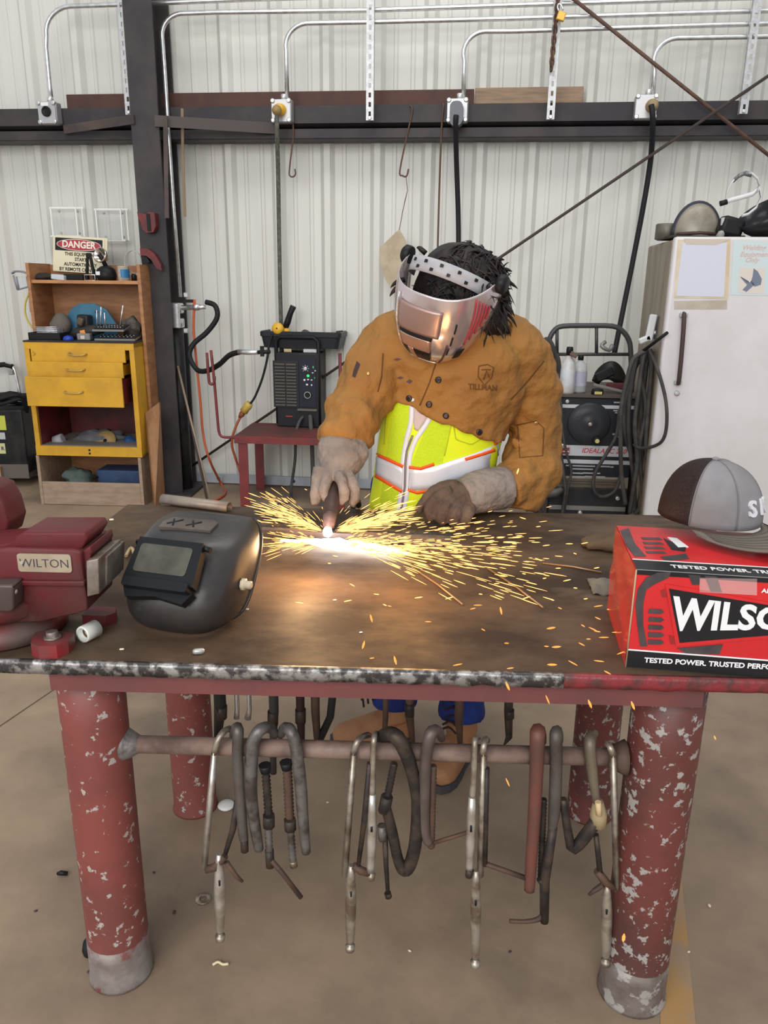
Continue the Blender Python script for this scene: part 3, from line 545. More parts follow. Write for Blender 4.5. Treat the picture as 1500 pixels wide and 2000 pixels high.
# ================================================================ ON THE TABLE
def tl(p): return TI @ p
def tz(x, y, z=0.): return TI @ PZ(x, y, TZ+z)
VRED = mat('dusty_vise_red', (.115, .016, .02), (.085, .033, .03), 7, .4, .65, rough=.42, c3=(.15, .11, .09), sc3=4, lo3=.58, hi3=.75)
VSTEEL = mat('jaw_steel', (.30, .27, .24), (.18, .13, .10), 20, rough=.4, metal=.6)
vise = thing('bench_vise', 'dusty red bench vise with brass name plate on the table corner', 'vise', TM @ V((-.65, .12, TZ)), TR)
def side(poly, y0, y1, bev=0.):            # outline traced on the vise's own front plane, extruded back
    q = MB(); P = [tl(PL(x, y, y0)) for x, y in poly]
    a = q.ring([TM @ p for p in P]); b = q.ring([TM @ V((p.x, y1, p.z)) for p in P]); q.skin([a, b], True, True, False)
    if bev:
        es = [e for e in q.b.edges]; r = bmesh.ops.bevel(q.b, geom=es, offset=bev, segments=2, affect='EDGES', profile=.6)
        for f in q.b.faces: f.smooth = True
    return q
obj('body', side([(-90, 1078), (20, 1070), (140, 1073), (158, 1078), (164, 1138), (168, 1163), (171, 1192), (150, 1200), (80, 1213), (-90, 1218)], .05, .17, .004), VRED, vise)
obj('anvil', side([(-70, 1072), (26, 1064), (30, 1050), (44, 1040), (166, 1040), (172, 1052), (160, 1072), (140, 1078)], .062, .155, .004), VRED, vise)
obj('ridge', side([(-90, 1134), (164, 1136), (164, 1146), (-90, 1143)], .043, .06, .002), VRED, vise)
obj('jaw_support', side([(158, 1078), (176, 1066), (180, 1080), (172, 1096), (172, 1160), (166, 1163)], .06, .16, .003), VRED, vise)
obj('jaw', side([(168, 1096), (192, 1091), (194, 1160), (170, 1166)], .045, .15, .002), VSTEEL, vise, label='bare steel jaw plate')
obj('jaw', side([(192, 1088), (210, 1086), (208, 1145), (193, 1150)], .075, .16, .002), VSTEEL, vise, label='bare steel jaw plate')
obj('rear_jaw', side([(-80, 955), (-35, 946), (-8, 955), (8, 985), (18, 1020), (10, 1050), (-80, 1062)], .17, .24, .006), VRED, vise)
c = tz(-15, 1245); c.y = .125
q = MB(); q.lathe([(.10, 0), (.112, .004), (.112, .022), (.10, .036), (.09, .045)], TM @ MX.Translation((c.x, c.y, TZ)), 40); obj('base', q, mat('vise_base_red', (.20, .018, .022), (.10, .05, .045), 6, rough=.45, c3=(.11, .08, .07), sc3=5, lo3=.5, hi3=.7), vise)
q = MB(); q.lathe([(.09, .045), (.105, .05), (.118, .06), (.118, .08), (.108, .088), (.09, .095)], TM @ MX.Translation((c.x, c.y, TZ)), 40); obj('swivel_ring', q, VRED, vise)
lc = tz(104, 1258, .012)
q = MB(); q.prism([(-.028, -.022), (-.01, -.033), (.02, -.03), (.032, -.012), (.03, .02), (-.02, .03), (-.04, .02)], 0, .024, TM @ MX.Translation((lc.x, lc.y, TZ))); lug = obj('mounting_lug', q, mat('lug_red', (.26, .015, .02), (.12, .05, .05), 9, rough=.4), vise)
q = MB(); q.lathe([(.016, .024), (.016, .027), (.011, .0271), (.011, .036), (.008, .037)], TM @ MX.Translation((lc.x, lc.y, TZ)), 6); obj('bolt', q, mat('bolt_brown_steel', (.22, .18, .16), rough=.4, metal=.6), lug, label='brown hex bolt')
lc = tz(200, 1203, .012)
q = MB(); q.prism([(-.03, -.02), (.015, -.022), (.028, -.005), (.02, .02), (-.03, .02)], 0, .022, TM @ MX.Translation((lc.x, lc.y, TZ))); obj('mounting_lug', q, VRED, vise)
q = side([(-20, 1143), (22, 1143), (26, 1150), (26, 1190), (20, 1196), (-20, 1196)], .012, .05, .004); obj('spindle_head', q, mat('spindle_dark', (.10, .075, .07), rough=.4, metal=.4), vise)
q = MB().ell(PL(28, 1155, .022), (.0055, .0055, .0055)); obj('handle_ball', q, SIL, vise)
pl = [tl(PL(x, y, .049)) for x, y in ((34, 1081), (139, 1083), (141, 1117), (36, 1116))]; pc = sum(pl, V())/4; pw = pl[1].x-pl[0].x; phh = pl[0].z-pl[3].z
q = MB().prism(rrect(pw, phh, .005), 0, .0025, TM @ VERT((pc.x, .0498, pc.z))); npl = obj('name_plate', q, mat('brass_plate', (.52, .44, .33), (.42, .34, .25), 14, rough=.35, metal=.5), vise, label='brass coloured name plate')
q = MB().text('WILTON', .0215, TM @ VERT((pc.x, .0472, pc.z-.001)), .0004, -.0002, sx=1.0); obj('lettering', q, mat('plate_ink', (.05, .045, .06), rough=.5), npl)
q = MB().lathe([(.0035, 0), (.003, .0015)], TM @ VERT((pc.x-pw/2+.007, .0474, pc.z)), 8); obj('rivet', q, SIL, npl)
# ---------------------------------------------------------------- black passive helmet
HM = mat('scuffed_black_shell', (.020, .020, .024), (.036, .031, .028), 7, .42, .62, rough=.2, rough2=.38, bump=.03, bsc=80, spec=.5)
hb = tz(345, 1248); ho = thing('welding_helmet', 'scuffed black flip front welding helmet sitting on the table', 'helmet', mx=TM @ MX.Translation((hb.x-.046, hb.y-.092, TZ)) @ MX.Rotation(R(-14), 4, 'Z') @ MX.Diagonal((1.0, 1.07, 1.10, 1)))
PRO = [(.112, .001), (.092, .016), (.084, .045), (.092, .075), (.108, .095), (.150, .138), (.178, .153), (.225, .166), (.275, .168)]
RIM = [(.185, .002), (.196, .012), (.208, .032), (.22, .055), (.232, .075), (.252, .105), (.268, .128), (.285, .148), (.292, .158)]
HW = [.078, .098, .108, .112, .114, .114, .110, .100, .078]
def lerp(L, t):
    t = max(0, min(.9999, t))*(len(L)-1); i = int(t); f = t-i; a, b = L[i], L[min(i+1, len(L)-1)]
    return a+(b-a)*f if not isinstance(a, tuple) else tuple(x+(y-x)*f for x, y in zip(a, b))
def smooth_lerp(L, t): return sum((V(lerp(L, t+d)) if isinstance(L[0], tuple) else lerp(L, t+d) for d in (-.06, -.03, 0, .03, .06)), V((0, 0)) if isinstance(L[0], tuple) else 0)/5
def hshell(u, v):
    s = 2*u-1; a = abs(s)*pi/2; sx = sin(a)**.62; t = 1-max(cos(a), 0)**.62
    c = smooth_lerp(PRO, v); r = smooth_lerp(RIM, v); w = smooth_lerp(HW, v)
    return V((math.copysign(sx, s)*w, c[0]+(r[0]-c[0])*t, max(.0015, c[1]+(r[1]-c[1])*t)))
q = MB(); q.grid(hshell, 49, 36); obj('shell', q, HM, ho, True, mods=(('SOLIDIFY', dict(thickness=.003, offset=-1)),))
q = MB(); q.tube([hshell(1, v/20) for v in range(21)], .0028, 6); obj('rim', q, HM, ho, True); q = MB(); q.tube([hshell(0, v/20) for v in range(21)], .0028, 6); obj('rim', q, HM, ho, True)
fA, fB = V((0, .094, .088)), V((0, .146, .143)); fm = frame((fA+fB)/2, (1, 0, 0), y=(fB-fA))   # window frame, tilted
L = (fB-fA).length
q = MB(); q.prism([(-.070, -L*.5), (.070, -L*.5), (.064, L*.52), (-.064, L*.52)], .002, .020, fm); fr = obj('window_frame', q, mat('matt_black_frame', (.010, .011, .013), rough=.38), ho, True)
q = MB(); q.prism(rrect(.128, .016, .004, 3, 0, -L*.5-.004), .004, .027, fm); q.b.verts.ensure_lookup_table(); obj('lower_lip', q, MAT['matt_black_frame'], fr, True)
q = MB(); q.prism([(-.069, -L*.5-.008), (.069, -L*.5-.008), (.055, -L*.5-.028), (0, -L*.5-.020), (-.058, -L*.5-.026)], -.004, .012, fm); obj('frame_skirt', q, MAT['matt_black_frame'], fr, True)
q = MB(); q.prism(rrect(.104, .050, .006, 3, -.003, .003), .0195, .0212, fm); ln = obj('lens', q, mat('dusty_dark_lens', (.055, .055, .045), (.09, .088, .072), 12, rough=.16), fr, True, label='dusty dark lens')
for sx in (-1, 1): q = MB(); q.tube([fm @ V((sx*.075, L*.44, .008)), fm @ V((sx*.050, L*.5, .008))], .005, 8); obj('hinge', q, MAT['matt_black_frame'], fr, True)
q = MB(); q.prism([(-.055, .0), (.05, .004), (.052, .032), (.04, .04), (-.045, .038), (-.058, .02)], .0, .006, MX.Translation((-.006, .188, .1535)) @ MX.Rotation(R(12), 4, 'X')); obj('top_pad', q, mat('dusty_top', (.12, .10, .085), (.07, .06, .055), 10, rough=.6), ho, True, label='dusty raised pad above the window')
for a, b in (((-.045, .012), (-.02, .03)), ((-.04, .03), (-.03, .008)), ((-.005, .012), (.02, .028)), ((.0, .03), (.012, .01))):
    mm = MX.Translation((-.006, .188, .1535)) @ MX.Rotation(R(12), 4, 'X'); q = MB(); q.tube([mm @ V((*a, .0063)), mm @ V((*b, .0063))], .0016, 5); obj('pen_mark', q, BLACK, ho, True)
kp = hshell(.93, .45); q = MB(); q.lathe([(.011, 0), (.011, .006), (.007, .008), (.0075, .018), (.004, .02)], frame(kp, (0, 1, 0), z=(1, 0, 0)), 8); obj('knob', q, mat('tan_nylon', (.50, .42, .30), rough=.5), ho, True, label='tan plastic head gear knob')
# ---------------------------------------------------------------- small things on the table
def onT(x, y, z=0): return PZ(x, y, TZ+z)
p = onT(173, 1250); t = thing('white_bushing', 'white plastic bushing with rusty core beside the vise', 'bushing', p)
ax = MX.Translation(p+V((0, 0, .0155))) @ MX.Rotation(R(-20), 4, 'Z') @ MX.Rotation(pi/2, 4, 'X')
obj('ring', MB().lathe([(.011, -.02), (.0155, -.02), (.0155, .010), (.0145, .013), (.011, .012), (.0105, .0)], ax, 24), mat('white_nylon', (.72, .74, .68), rough=.4), t); obj('core', MB().lathe([(.0095, -.01), (.0095, .003), (.007, .004), (.007, -.002)], ax, 20), RUST, t)
def speck(name, x, y, l, r, m, label, cat, rot=.3):
    p = onT(x, y, r); d = V((cos(rot), sin(rot), 0))*l/2; solo(name, MB().tube([p-d, p-d*.6, p+d*.6, p+d], [r*.6, r, r, r*.5], 8), m, label, cat)
speck('metal_nub', 388, 1272, .02, .0055, mat('pale_nub', (.42, .43, .40), rough=.4, metal=.4), 'pale metal nub on the table in front of the black helmet', 'nub')
speck('pale_chip', 218, 1015, .012, .003, mat('cream_chip', (.75, .68, .5)), 'cream coloured chip near the far left table corner', 'chip')
speck('pale_chip', 238, 1268, .008, .0018, MAT['cream_chip'], 'tiny cream chip in front of the helmet near the bushing', 'chip')
speck('pale_chip', 483, 1190, .006, .0018, mat('white_chip', (.8, .8, .78)), 'tiny white chip right of the black helmet', 'chip')
speck('pale_chip', 705, 1235, .006, .0015, MAT['white_chip'], 'tiny white chip in the middle of the steel top', 'chip')
speck('pale_chip', 654, 1172, .007, .0015, MAT['white_chip'], 'tiny white chip below the bright cut', 'chip')
ROD = mat('copper_rod', (.34, .20, .10), rough=.4, metal=.5)
for a, b, n in (((804, 1108), (904, 1181), 'thin copper filler rod lying nearer the cut'), ((952, 1110), (1061, 1187), 'thin copper filler rod lying nearer the red box'), ((1060, 1100), (1175, 1118), 'bent copper wire lying furthest back by the box')):
    solo('filler_rod', MB().tube([onT(*a, .003), onT((a[0]+b[0])/2+2, (a[1]+b[1])/2-2, .003), onT(*b, .003)], .0022, 6), ROD, n, 'rod', 'filler rods on the table')
q = MB(); P = [onT(246, 1086, .006), onT(256, 1070, .010), onT(262, 1085, .012), onT(255, 1105, .006)]; q.tube(P, .004, 6, sub=4); solo('wire_loop', q, mat('tan_wire', (.42, .30, .16), rough=.6), 'tan wire loop peeking out left of the black helmet', 'wire')
# work piece
wp = thing('flat_bar', 'dark steel flat bar being cut on the table', 'bar', onT(690, 1050)); A, B = onT(490, 1048), onT(884, 1068); d = (B-A).normalized(); mt = frame((A+B)/2, d, z=(0, 0, 1))
q = MB(); q.bx((-(B-A).length/2, 0, 0.001), ((B-A).length/2, .045, .021), .001, m=mt); obj('bar', q, mat('mauve_steel', (.17, .13, .125), (.12, .095, .09), 12, rough=.35, metal=.5), wp)
q = MB(); rg = []; LL = (B-A).length; n = 70
for i in range(n+1):
    x = -LL/2+LL*i/n; h = .0235+.003*noise.noise(V((x*90, 0, 0))); rg.append(q.ring([mt @ V((x, .020+.003*noise.noise(V((x*70, 4, 0))), .0205)), mt @ V((x, .026, h)), mt @ V((x, .046, h)), mt @ V((x, .047, .0205))]))
q.skin(rg, True, True, False); obj('cut_scale', q, mat('black_slag', (.02, .018, .018), (.06, .05, .045), 60, rough=.5, bump=.4), wp, label='black crusty cut edge')
# split tube at far left corner
a, b = onT(318, 976, .012), onT(448, 992, .012)
q = MB(); d = (b-a).normalized(); mt = aim(a, b); rg = []
for k, z in enumerate((0, (b-a).length)): rg.append([(mt @ V((.017*cos(R(x)), .017*sin(R(x)), z))) for x in range(-30, 211, 24)])
q.skin([q.ring(rg[0]), q.ring(rg[1])], False, False, True); solo('split_tube', q, mat('grey_tube', (.34, .29, .24), (.22, .18, .15), 9, rough=.45, metal=.4), 'split grey metal tube lying behind the black helmet', 'tube')
q.b if False else None
bpy.data.objects['split_tube'].modifiers.new('solidify', 'SOLIDIFY').thickness = .003
# ---------------------------------------------------------------- red starter box
bo = onT(1222, 1302); BR = R(-2.6); BMX = MX.Translation(bo) @ MX.Rotation(BR, 4, 'Z'); BI = BMX.inverted(); BW, BD, BH = .40, .252, .176
RDP_ = mat('red_print_card', (.62, .022, .026), (.55, .02, .024), 10, rough=.28); BLKP = mat('black_print', (.018, .018, .02), rough=.3); WHP = mat('white_print', (.8, .8, .82), rough=.35); GRYP = mat('grey_black_print', (.055, .05, .052), (.09, .07, .07), 20, rough=.3); DRP = mat('dark_red_print', (.30, .02, .022), rough=.3); KRAFT = mat('kraft_card', (.42, .30, .19), rough=.7)
bx_ = thing('starter_box', 'red and black printed cardboard box standing on the table right', 'box', mx=BMX)
q = MB(); 
def wob(x, y, z): return V((x, y, z)) + V((.004*noise.noise(V((y*18, z*22, 1))) if x < .01 else 0, 0, 0))
q.use(RDP_); q.bx((0.001, .001, 0.001), (BW, BD, BH-.002)); obj('carton', q, None, bx_, True)
q = MB(); q.grid(lambda u, v: V((-.001+.007*max(0, sin(pi*v))*noise.noise(V((u*3, v*4, 2)))-.004*sin(pi*u)*sin(pi*v), u*BD, v*BH)), 14, 14); obj('left_end', q, mat('red_glossy_end', (.55, .03, .03), (.48, .06, .04), 6, rough=.2), bx_, True)
def bf(x, y):
    d = BI.to_3x3() @ ray(x, y); o = BI @ CAM; k = (0-o.y)/d.y; return ((o+d*k).x, (o+d*k).z)
def bt(x, y):
    d = BI.to_3x3() @ ray(x, y); o = BI @ CAM; k = (BH-o.z)/d.z; return ((o+d*k).x, (o+d*k).y)
FRT = MX.Rotation(pi/2, 4, 'X')       # (x, y)->(x, z), z-> -y
def fpr(poly, m, d, nm, par=bx_, lab=None): q = MB(); q.prism([bf(*p) for p in poly], 0.0, d, FRT); return obj(nm, q, m, par, True, label=lab)
def tpr(poly, m, d, nm): q = MB(); q.prism([bt(*p) for p in poly], BH-.002, BH-.0015+d, MX()); return obj(nm, q, m, bx_, True)
q = MB(); q.prism([(0, .0), (BW, .0), (BW, .031), (0, .031)], 0, .0006, FRT); obj('black_band', q, BLKP, bx_, True); q = MB(); q.prism([(0, .031), (BW, .031), (BW, .0335), (0, .0335)], 0, .0007, FRT); obj('white_line', q, WHP, bx_, True)
q = MB(); q.prism([(0, BH-.008), (BW, BH-.008), (BW, BH), (0, BH)], 0, .0006, FRT); obj('black_band', q, BLKP, bx_, True)
q = MB(); q.prism([(0.002, 0.002), (BW, 0.002), (BW, .055), (.002, .055)], BH-.002, BH-.001); obj('black_band', q, BLKP, bx_, True)
q = MB(); q.prism([(0.002, .053), (BW, .053), (BW, .057), (.002, .057)], BH-.002, BH-.0008); obj('white_line', q, WHP, bx_, True)
q = MB(); q.prism([(0.002, 0.001), (BW, 0.001), (BW, .005), (.002, .005)], BH-.002, BH-.0008); obj('white_line', q, mat('grey_edge_print', (.35, .35, .36), rough=.4), bx_, True)
fpr([(1299, 1140), (1660, 1204), (1660, 1232), (1320, 1262)], RDP_, .0012, 'name_panel'); npn = fpr([(1306, 1149), (1650, 1206), (1650, 1228), (1327, 1255)], BLKP, .0016, 'name_panel')
# alternator graphic: ring, fins
fpr([(1244, 1215), (1241, 1180), (1246, 1150), (1262, 1128), (1285, 1118), (1310, 1117), (1306, 1128), (1280, 1140), (1262, 1152), (1256, 1180), (1256, 1220), (1264, 1262), (1250, 1262)], GRYP, .0008, 'printed_shape')
for i, y in enumerate((1193, 1209, 1224, 1239, 1253)): fpr([(1268-i*.6, y-4), (1292, y-3), (1297, y+2), (1290, y+6), (1266, y+5)], GRYP, .0008, 'printed_slot')
fpr([(1344, 1122), (1368, 1124), (1366, 1142), (1352, 1142)], GRYP, .0008, 'printed_shape'); fpr([(1376, 1124), (1400, 1126), (1410, 1157), (1388, 1155)], GRYP, .0007, 'printed_shape'); fpr([(1306, 1240), (1318, 1245), (1322, 1258), (1310, 1258)], DRP, .0007, 'printed_shape')
fpr([(1322, 1266), (1412, 1258), (1405, 1278), (1340, 1276)], GRYP, .0007, 'printed_shape'); fpr([(1290, 1155), (1298, 1150), (1302, 1166), (1294, 1166)], DRP, .0008, 'printed_shape')
fpr([(1366, 1128), (1478, 1130), (1478, 1162), (1366, 1156)], mat('clear_tape', (.85, .6, .58), rough=.15, alpha=.25), .0018, 'clear_tape')
def flet(txt, x0, y0, x1, y1, size, m, nm, par, bold=.0, taper=0., sx=1., d=.0026):
    a = bf(x0, y0); b = bf(x1, y1); q = MB(); q.text(txt, size, MX(), .0003, bold, 'LEFT', sx); w = max(v.co.x for v in q.b.verts); W = b[0]-a[0]
    for v in q.b.verts: f = v.co.x/w; v.co = V((a[0]+f*W, -d-v.co.z, a[1]+(b[1]-a[1])*f+v.co.y*(1-taper*f)))
    return obj(nm, q, m, par, True)
flet('WILSON', 1313, 1201, 1592, 1213, .083, WHP, 'lettering', npn, .0028, .52)
flet('TESTED POWER. TRUSTED PERFORMANCE.', 1258, 1288, 1580, 1306, .0125, WHP, 'lettering', bx_, .0004, 0)
flet('ALTERNATOR', 1487, 1153, 1580, 1160, .010, WHP, 'lettering', bx_, .0003, 0, d=.002)
q = MB(); q.text('TESTED POWER. TRUSTED PERFORMANCE.', .020, MX.Translation((.06, .030, BH-.0008)), .0003, .0003, 'LEFT', .85); obj('lettering', q, WHP, bx_, True)
tpr([(1212, 1035), (1228, 1030), (1240, 1060), (1262, 1085), (1240, 1085), (1222, 1062)], GRYP, .0005, 'printed_shape')
for i in range(4): y = 1048+i*9; tpr([(1252+i*3, y), (1288+i*3, y+1), (1294+i*3, y+5), (1256+i*3, y+4)], GRYP, .0005, 'printed_slot')
tpr([(1296, 1050), (1340, 1068), (1338, 1076), (1312, 1072)], BLKP, .0005, 'printed_shape'); tpr([(1304, 1048), (1322, 1050), (1345, 1067), (1325, 1068)], WHP, .0007, 'printed_shape')
tpr([(1290, 1086), (1340, 1080), (1346, 1090), (1300, 1094)], GRYP, .0005, 'printed_shape')
q = MB().tube([(.0, .0, .0), (0, 0, BH)], .0015, 5); obj('worn_corner', q, KRAFT, bx_, True)
# ---------------------------------------------------------------- cap
cx = PD(1428, 1010, 1.33); CA = R(-50); zc = TZ+BH
cp0 = BMX @ V((*bt(1408, 1062)[:2], BH)); cp0.y += .02
cap = thing('baseball_cap', 'grey baseball cap with dark mesh back lying on the red box', 'cap', (cx.x, cp0.y+.052, zc+.016), CA)
def crown(az, el, r=1.):                   # x = front
    c = cos(el)**.82; s = sin(el); k = 1+.10*max(0, cos(az))*s*c
    return V((.094*c*cos(az)*k*r, .084*c*sin(az)*r, .008+.116*s**.92*r+.012*(1-s)*cos(az)*0))
def panel(a0, a1, n, m, nm, cut=None):
    q = MB(); q.grid(lambda u, v: crown(R(a0+(a1-a0)*u), R(2+86*v)), n, 18); return obj(nm, q, m, cap, True, mods=(('SOLIDIFY', dict(thickness=.0018, offset=-1)),))
CAPG = mat('grey_cap_cloth', (.225, .22, .235), (.18, .17, .17), 6, rough=.85, bump=.12, bsc=500); MESH = mat('dark_cap_mesh', (.016, .008, .008), (.03, .016, .015), 300, rough=.6, alpha=.93)
panel(-80, -28, 14, CAPG, 'front_panel'); panel(-28, 28, 14, CAPG, 'front_panel'); panel(28, 80, 14, CAPG, 'front_panel'); panel(80, 150, 14, MESH, 'mesh_panel'); panel(210, 280, 14, MESH, 'mesh_panel')
q = MB(); q.grid(lambda u, v: crown(R(150+60*u), R(38+50*v)), 12, 12); obj('mesh_panel', q, MESH, cap, True, mods=(('SOLIDIFY', dict(thickness=.0018, offset=-1)),))
q = MB(); q.grid(lambda u, v: crown(R(148+64*u), R(2+9*v)), 10, 3); obj('back_strap', q, MESH, cap, True, mods=(('SOLIDIFY', dict(thickness=.002)),))
for az in (-80, -28, 28, 80): q = MB(); q.tube([crown(R(az), R(3+85*i/14), 1.004) for i in range(15)], .0011, 5); obj('seam', q, mat('seam_grey', (.18, .175, .18), rough=.8), cap, True)
q = MB(); q.ell(crown(0, R(90))+V((0, 0, .001)), (.007, .007, .004)); obj('button', q, CAPG, cap, True)
def brim(u, v):
    az = R(-76+152*u); e = crown(az, R(3)); w = max(0, cos(az*1.16))**.55; out = .108*w*v
    return V((e.x+out*(.75+.25*cos(az)), e.y*(1+.16*v*w), .008+.008*v*w-(.034*(abs(e.y)/.088)**2.)*v*w-.004*v))
BRM = mat('brown_grey_brim', (.17, .145, .115), (.13, .11, .09), 6, rough=.85, bump=.1, bsc=400)
q = MB(); q.grid(brim, 36, 9); bm_ = obj('brim', q, BRM, cap, True, mods=(('SOLIDIFY', dict(thickness=.003)),))
for k in range(1, 7): q = MB(); q.tube([brim(.06+.88*i/24, k/7.)+V((0, 0, .0022)) for i in range(25)], .0006, 4); obj('stitching', q, mat('stitch_brown', (.10, .085, .07), rough=.8), bm_, True)
q = MB(); q.tube([brim(i/30, 1)+V((0, 0, .0008)) for i in range(31)], .0024, 6); obj('brim_edge', q, BRM, bm_, True)
for i, c in enumerate('SK'):
    az = R(-9 + (-1)*0 + i*26) ; p = crown(az, R(20), 1.012); nrm = V((cos(az), sin(az), .25)).normalized(); q = MB(); q.text(c, .040, frame(p, V((-sin(az), cos(az), 0)), z=nrm), .0022, .0012); obj('raised_letter', q, mat('white_embroidery', (.62, .62, .66), rough=.7), cap, True)
# ---------------------------------------------------------------- gloves and rag behind the box
def glove_flat(name, base, rz, m, label, s=1.):
    q = MB(); mt = MX.Translation(base) @ MX.Rotation(rz, 4, 'Z') @ MX.Scale(s, 4)
    q.tube([mt @ V(p) for p in ((-.12, 0, .02), (-.06, 0, .022), (0, 0, .024), (.05, .0, .022))], [.045, .042, .045, .04], 12, flat=.5)
    for k, (y, l) in enumerate(((-.033, .065), (-.011, .08), (.011, .078), (.033, .06))): q.tube([mt @ V((.03, y, .022)), mt @ V((.06+l*.3, y*1.2, .024)), mt @ V((.06+l, y*1.4, .014))], [.014, .0135, .010], 8)
    q.tube([mt @ V((-.03, -.03, .022)), mt @ V((.01, -.065, .022)), mt @ V((.04, -.08, .014))], [.018, .015, .010], 8)
    return solo(name, q, m, label, 'glove', mods=(('REMESH', dict(mode='VOXEL', voxel_size=.005, use_smooth_shade=True)), ('SMOOTH', dict(iterations=4))))
GLV = mat('brown_glove_leather', (.11, .075, .045), (.07, .05, .035), 14, rough=.8, bump=.25, bsc=120)
glove_flat('leather_glove', onT(1205, 1072), R(172), GLV, 'brown leather glove lying behind the red box', .62)
q = MB(); p = onT(1185, 1150); q.grid(lambda u, v: p+V((-.035+.06*u, -.04+.09*v, .003+.016*sin(pi*u)*sin(pi*v)+.006*noise.noise(V((u*4, v*4, 0))))), 12, 12); solo('grey_rag', q, mat('grey_rag', (.16, .15, .12), (.11, .10, .085), 12, rough=.9), 'crumpled grey rag lying left of the red box', 'rag', mods=(('SOLIDIFY', dict(thickness=.002)),))
# ================================================================ THE WELDER
from mathutils.bvhtree import BVHTree
SKIN = mat('skin', (.45, .26, .18), rough=.6); HAIR = mat('black_hair', (.007, .005, .005), (.018, .011, .01), 40, rough=.5, spec=.3)
JKT = mat('tan_suede_leather', (.305, .142, .028), (.235, .105, .022), 5, .35, .68, rough=.82, bump=.75, bsc=13, bd=.03, c3=(.13, .065, .025), sc3=3.5, lo3=.66, hi3=.80)
VEST = mat('fluorescent_yellow', (.56, .77, .008), (.68, .79, .01), 6, rough=.7); MESHV = mat('fluorescent_mesh', (.50, .74, .012), (.62, .80, .02), 220, rough=.75, bump=.5, bsc=320, stretch=(1, 1, 2.2))
SILV = mat('silver_reflective', (.66, .70, .80), (.58, .63, .74), 8, rough=.35, metal=.15); ORGV = mat('orange_trim', (.85, .10, .008), rough=.6); ZIPW = mat('white_piping', (.66, .70, .80), rough=.5)
SHIRT = mat('pale_shirt', (.52, .44, .44), rough=.8); JEAN = mat('blue_denim', (.006, .018, .14), (.012, .035, .22), 9, rough=.85, bump=.2, bsc=200)
GLOVE = mat('dirty_grey_glove', (.25, .215, .19), (.16, .13, .115), 9, .38, .62, rough=.85, bump=.7, bsc=26, bd=.02); GLOVD = mat('dirty_brown_glove', (.15, .098, .068), (.07, .045, .034), 9, .36, .6, rough=.85, bump=.8, bsc=30, bd=.02)
BOOT = mat('tan_boot', (.36, .17, .075), (.27, .12, .055), 12, rough=.7)
man = thing('person', 'person in tan leather cape and yellow vest cutting steel under a raised silver welding hood', 'person', PZ(790, 1450, 0))
def seg(q, pts, n=14, flat=1.):            # pts: (px, py, depth Y, radius px)
    P = [PY(a, b, c) for a, b, c, r in pts]; q.tube(P, [r*px(p) for p, (_, _, _, r) in zip(P, pts)], n, sub=3, flat=flat); return q
TOR = [(834, 1075, 2.27, .165, .115, 0), (836, 1005, 2.265, .178, .118, .0), (846, 935, 2.255, .172, .115, .05), (857, 865, 2.245, .170, .115, .10), (872, 795, 2.225, .174, .118, .15), (888, 725, 2.20, .186, .118, .18), (900, 675, 2.18, .165, .100, .18), (908, 640, 2.155, .10, .075, .15)]
def torso(q, grow=0., i0=0, i1=8, tilt=None, n=28, y0=None):
    rg = []
    for k, (x, y, Y, hw, hd, tl_) in enumerate(TOR[i0:i1]):
        c = PY(x, y, Y); a = tilt[k] if tilt else tl_; X = V((cos(a), 0, -sin(a)))
        ring = []
        for i in range(n):
            t = 2*pi*i/n; ct_, st_ = cos(t), sin(t); ring.append(c + X*(math.copysign(abs(ct_)**.85, ct_)*(hw+grow)) + V((0, 1, 0))*(math.copysign(abs(st_)**.85, st_)*(hd+grow)))
        rg.append(ring)
    fine = []
    for a, b in zip(rg, rg[1:]):
        for k in range(4): fine.append([p+(r-p)*(k/4) for p, r in zip(a, b)])
    fine.append(rg[-1]); q.skin([q.ring(r) for r in fine], True, True, True); return q
REM = lambda v, it=6: (('REMESH', dict(mode='VOXEL', voxel_size=v, use_smooth_shade=True)), ('SMOOTH', dict(iterations=it, factor=.5)))
# body (one continuous mesh under the clothes)
q = MB(); torso(q, -.02)
hc = PY(900, 574, 2.09)
seg(q, [(908, 665, 2.16, 42), (905, 620, 2.12, 42), (898, 585, 2.08, 45)]); q.ell(hc, (.078, .10, .105), MX.Rotation(R(35), 3, 'X')); q.ell(hc+V((-.03, -.07, -.075)), (.016, .018, .02)); q.ell(hc+V((-.015, -.05, -.095)), (.05, .05, .035))
for s in (-1, 1): q.ell(hc+V((s*.08, .01, -.01)), (.012, .028, .036))
seg(q, [(800, 660, 2.2, 46), (728, 735, 2.17, 38), (690, 810, 2.1, 32), (660, 890, 2.02, 26), (650, 930, 1.96, 24)]); seg(q, [(980, 665, 2.2, 46), (1040, 760, 2.26, 36), (1040, 880, 2.26, 32), (985, 962, 2.14, 26), (900, 985, 2.05, 24)])
HIP = [V((-.19, 2.275, .80)), V((-.0, 2.275, .80))]; KNE = [V((-.205, 2.225, .45)), V((.03, 2.20, .45))]; ANK = [V((-.185, 2.145, .085)), V((.025, 2.085, .085))]
for h, k, a in zip(HIP, KNE, ANK): q.tube([h, (h+k)/2, k, (k+a)/2, a], [.08, .075, .058, .052, .04], 14)
obj('body', q, SKIN, man, mods=REM(.012, 3))
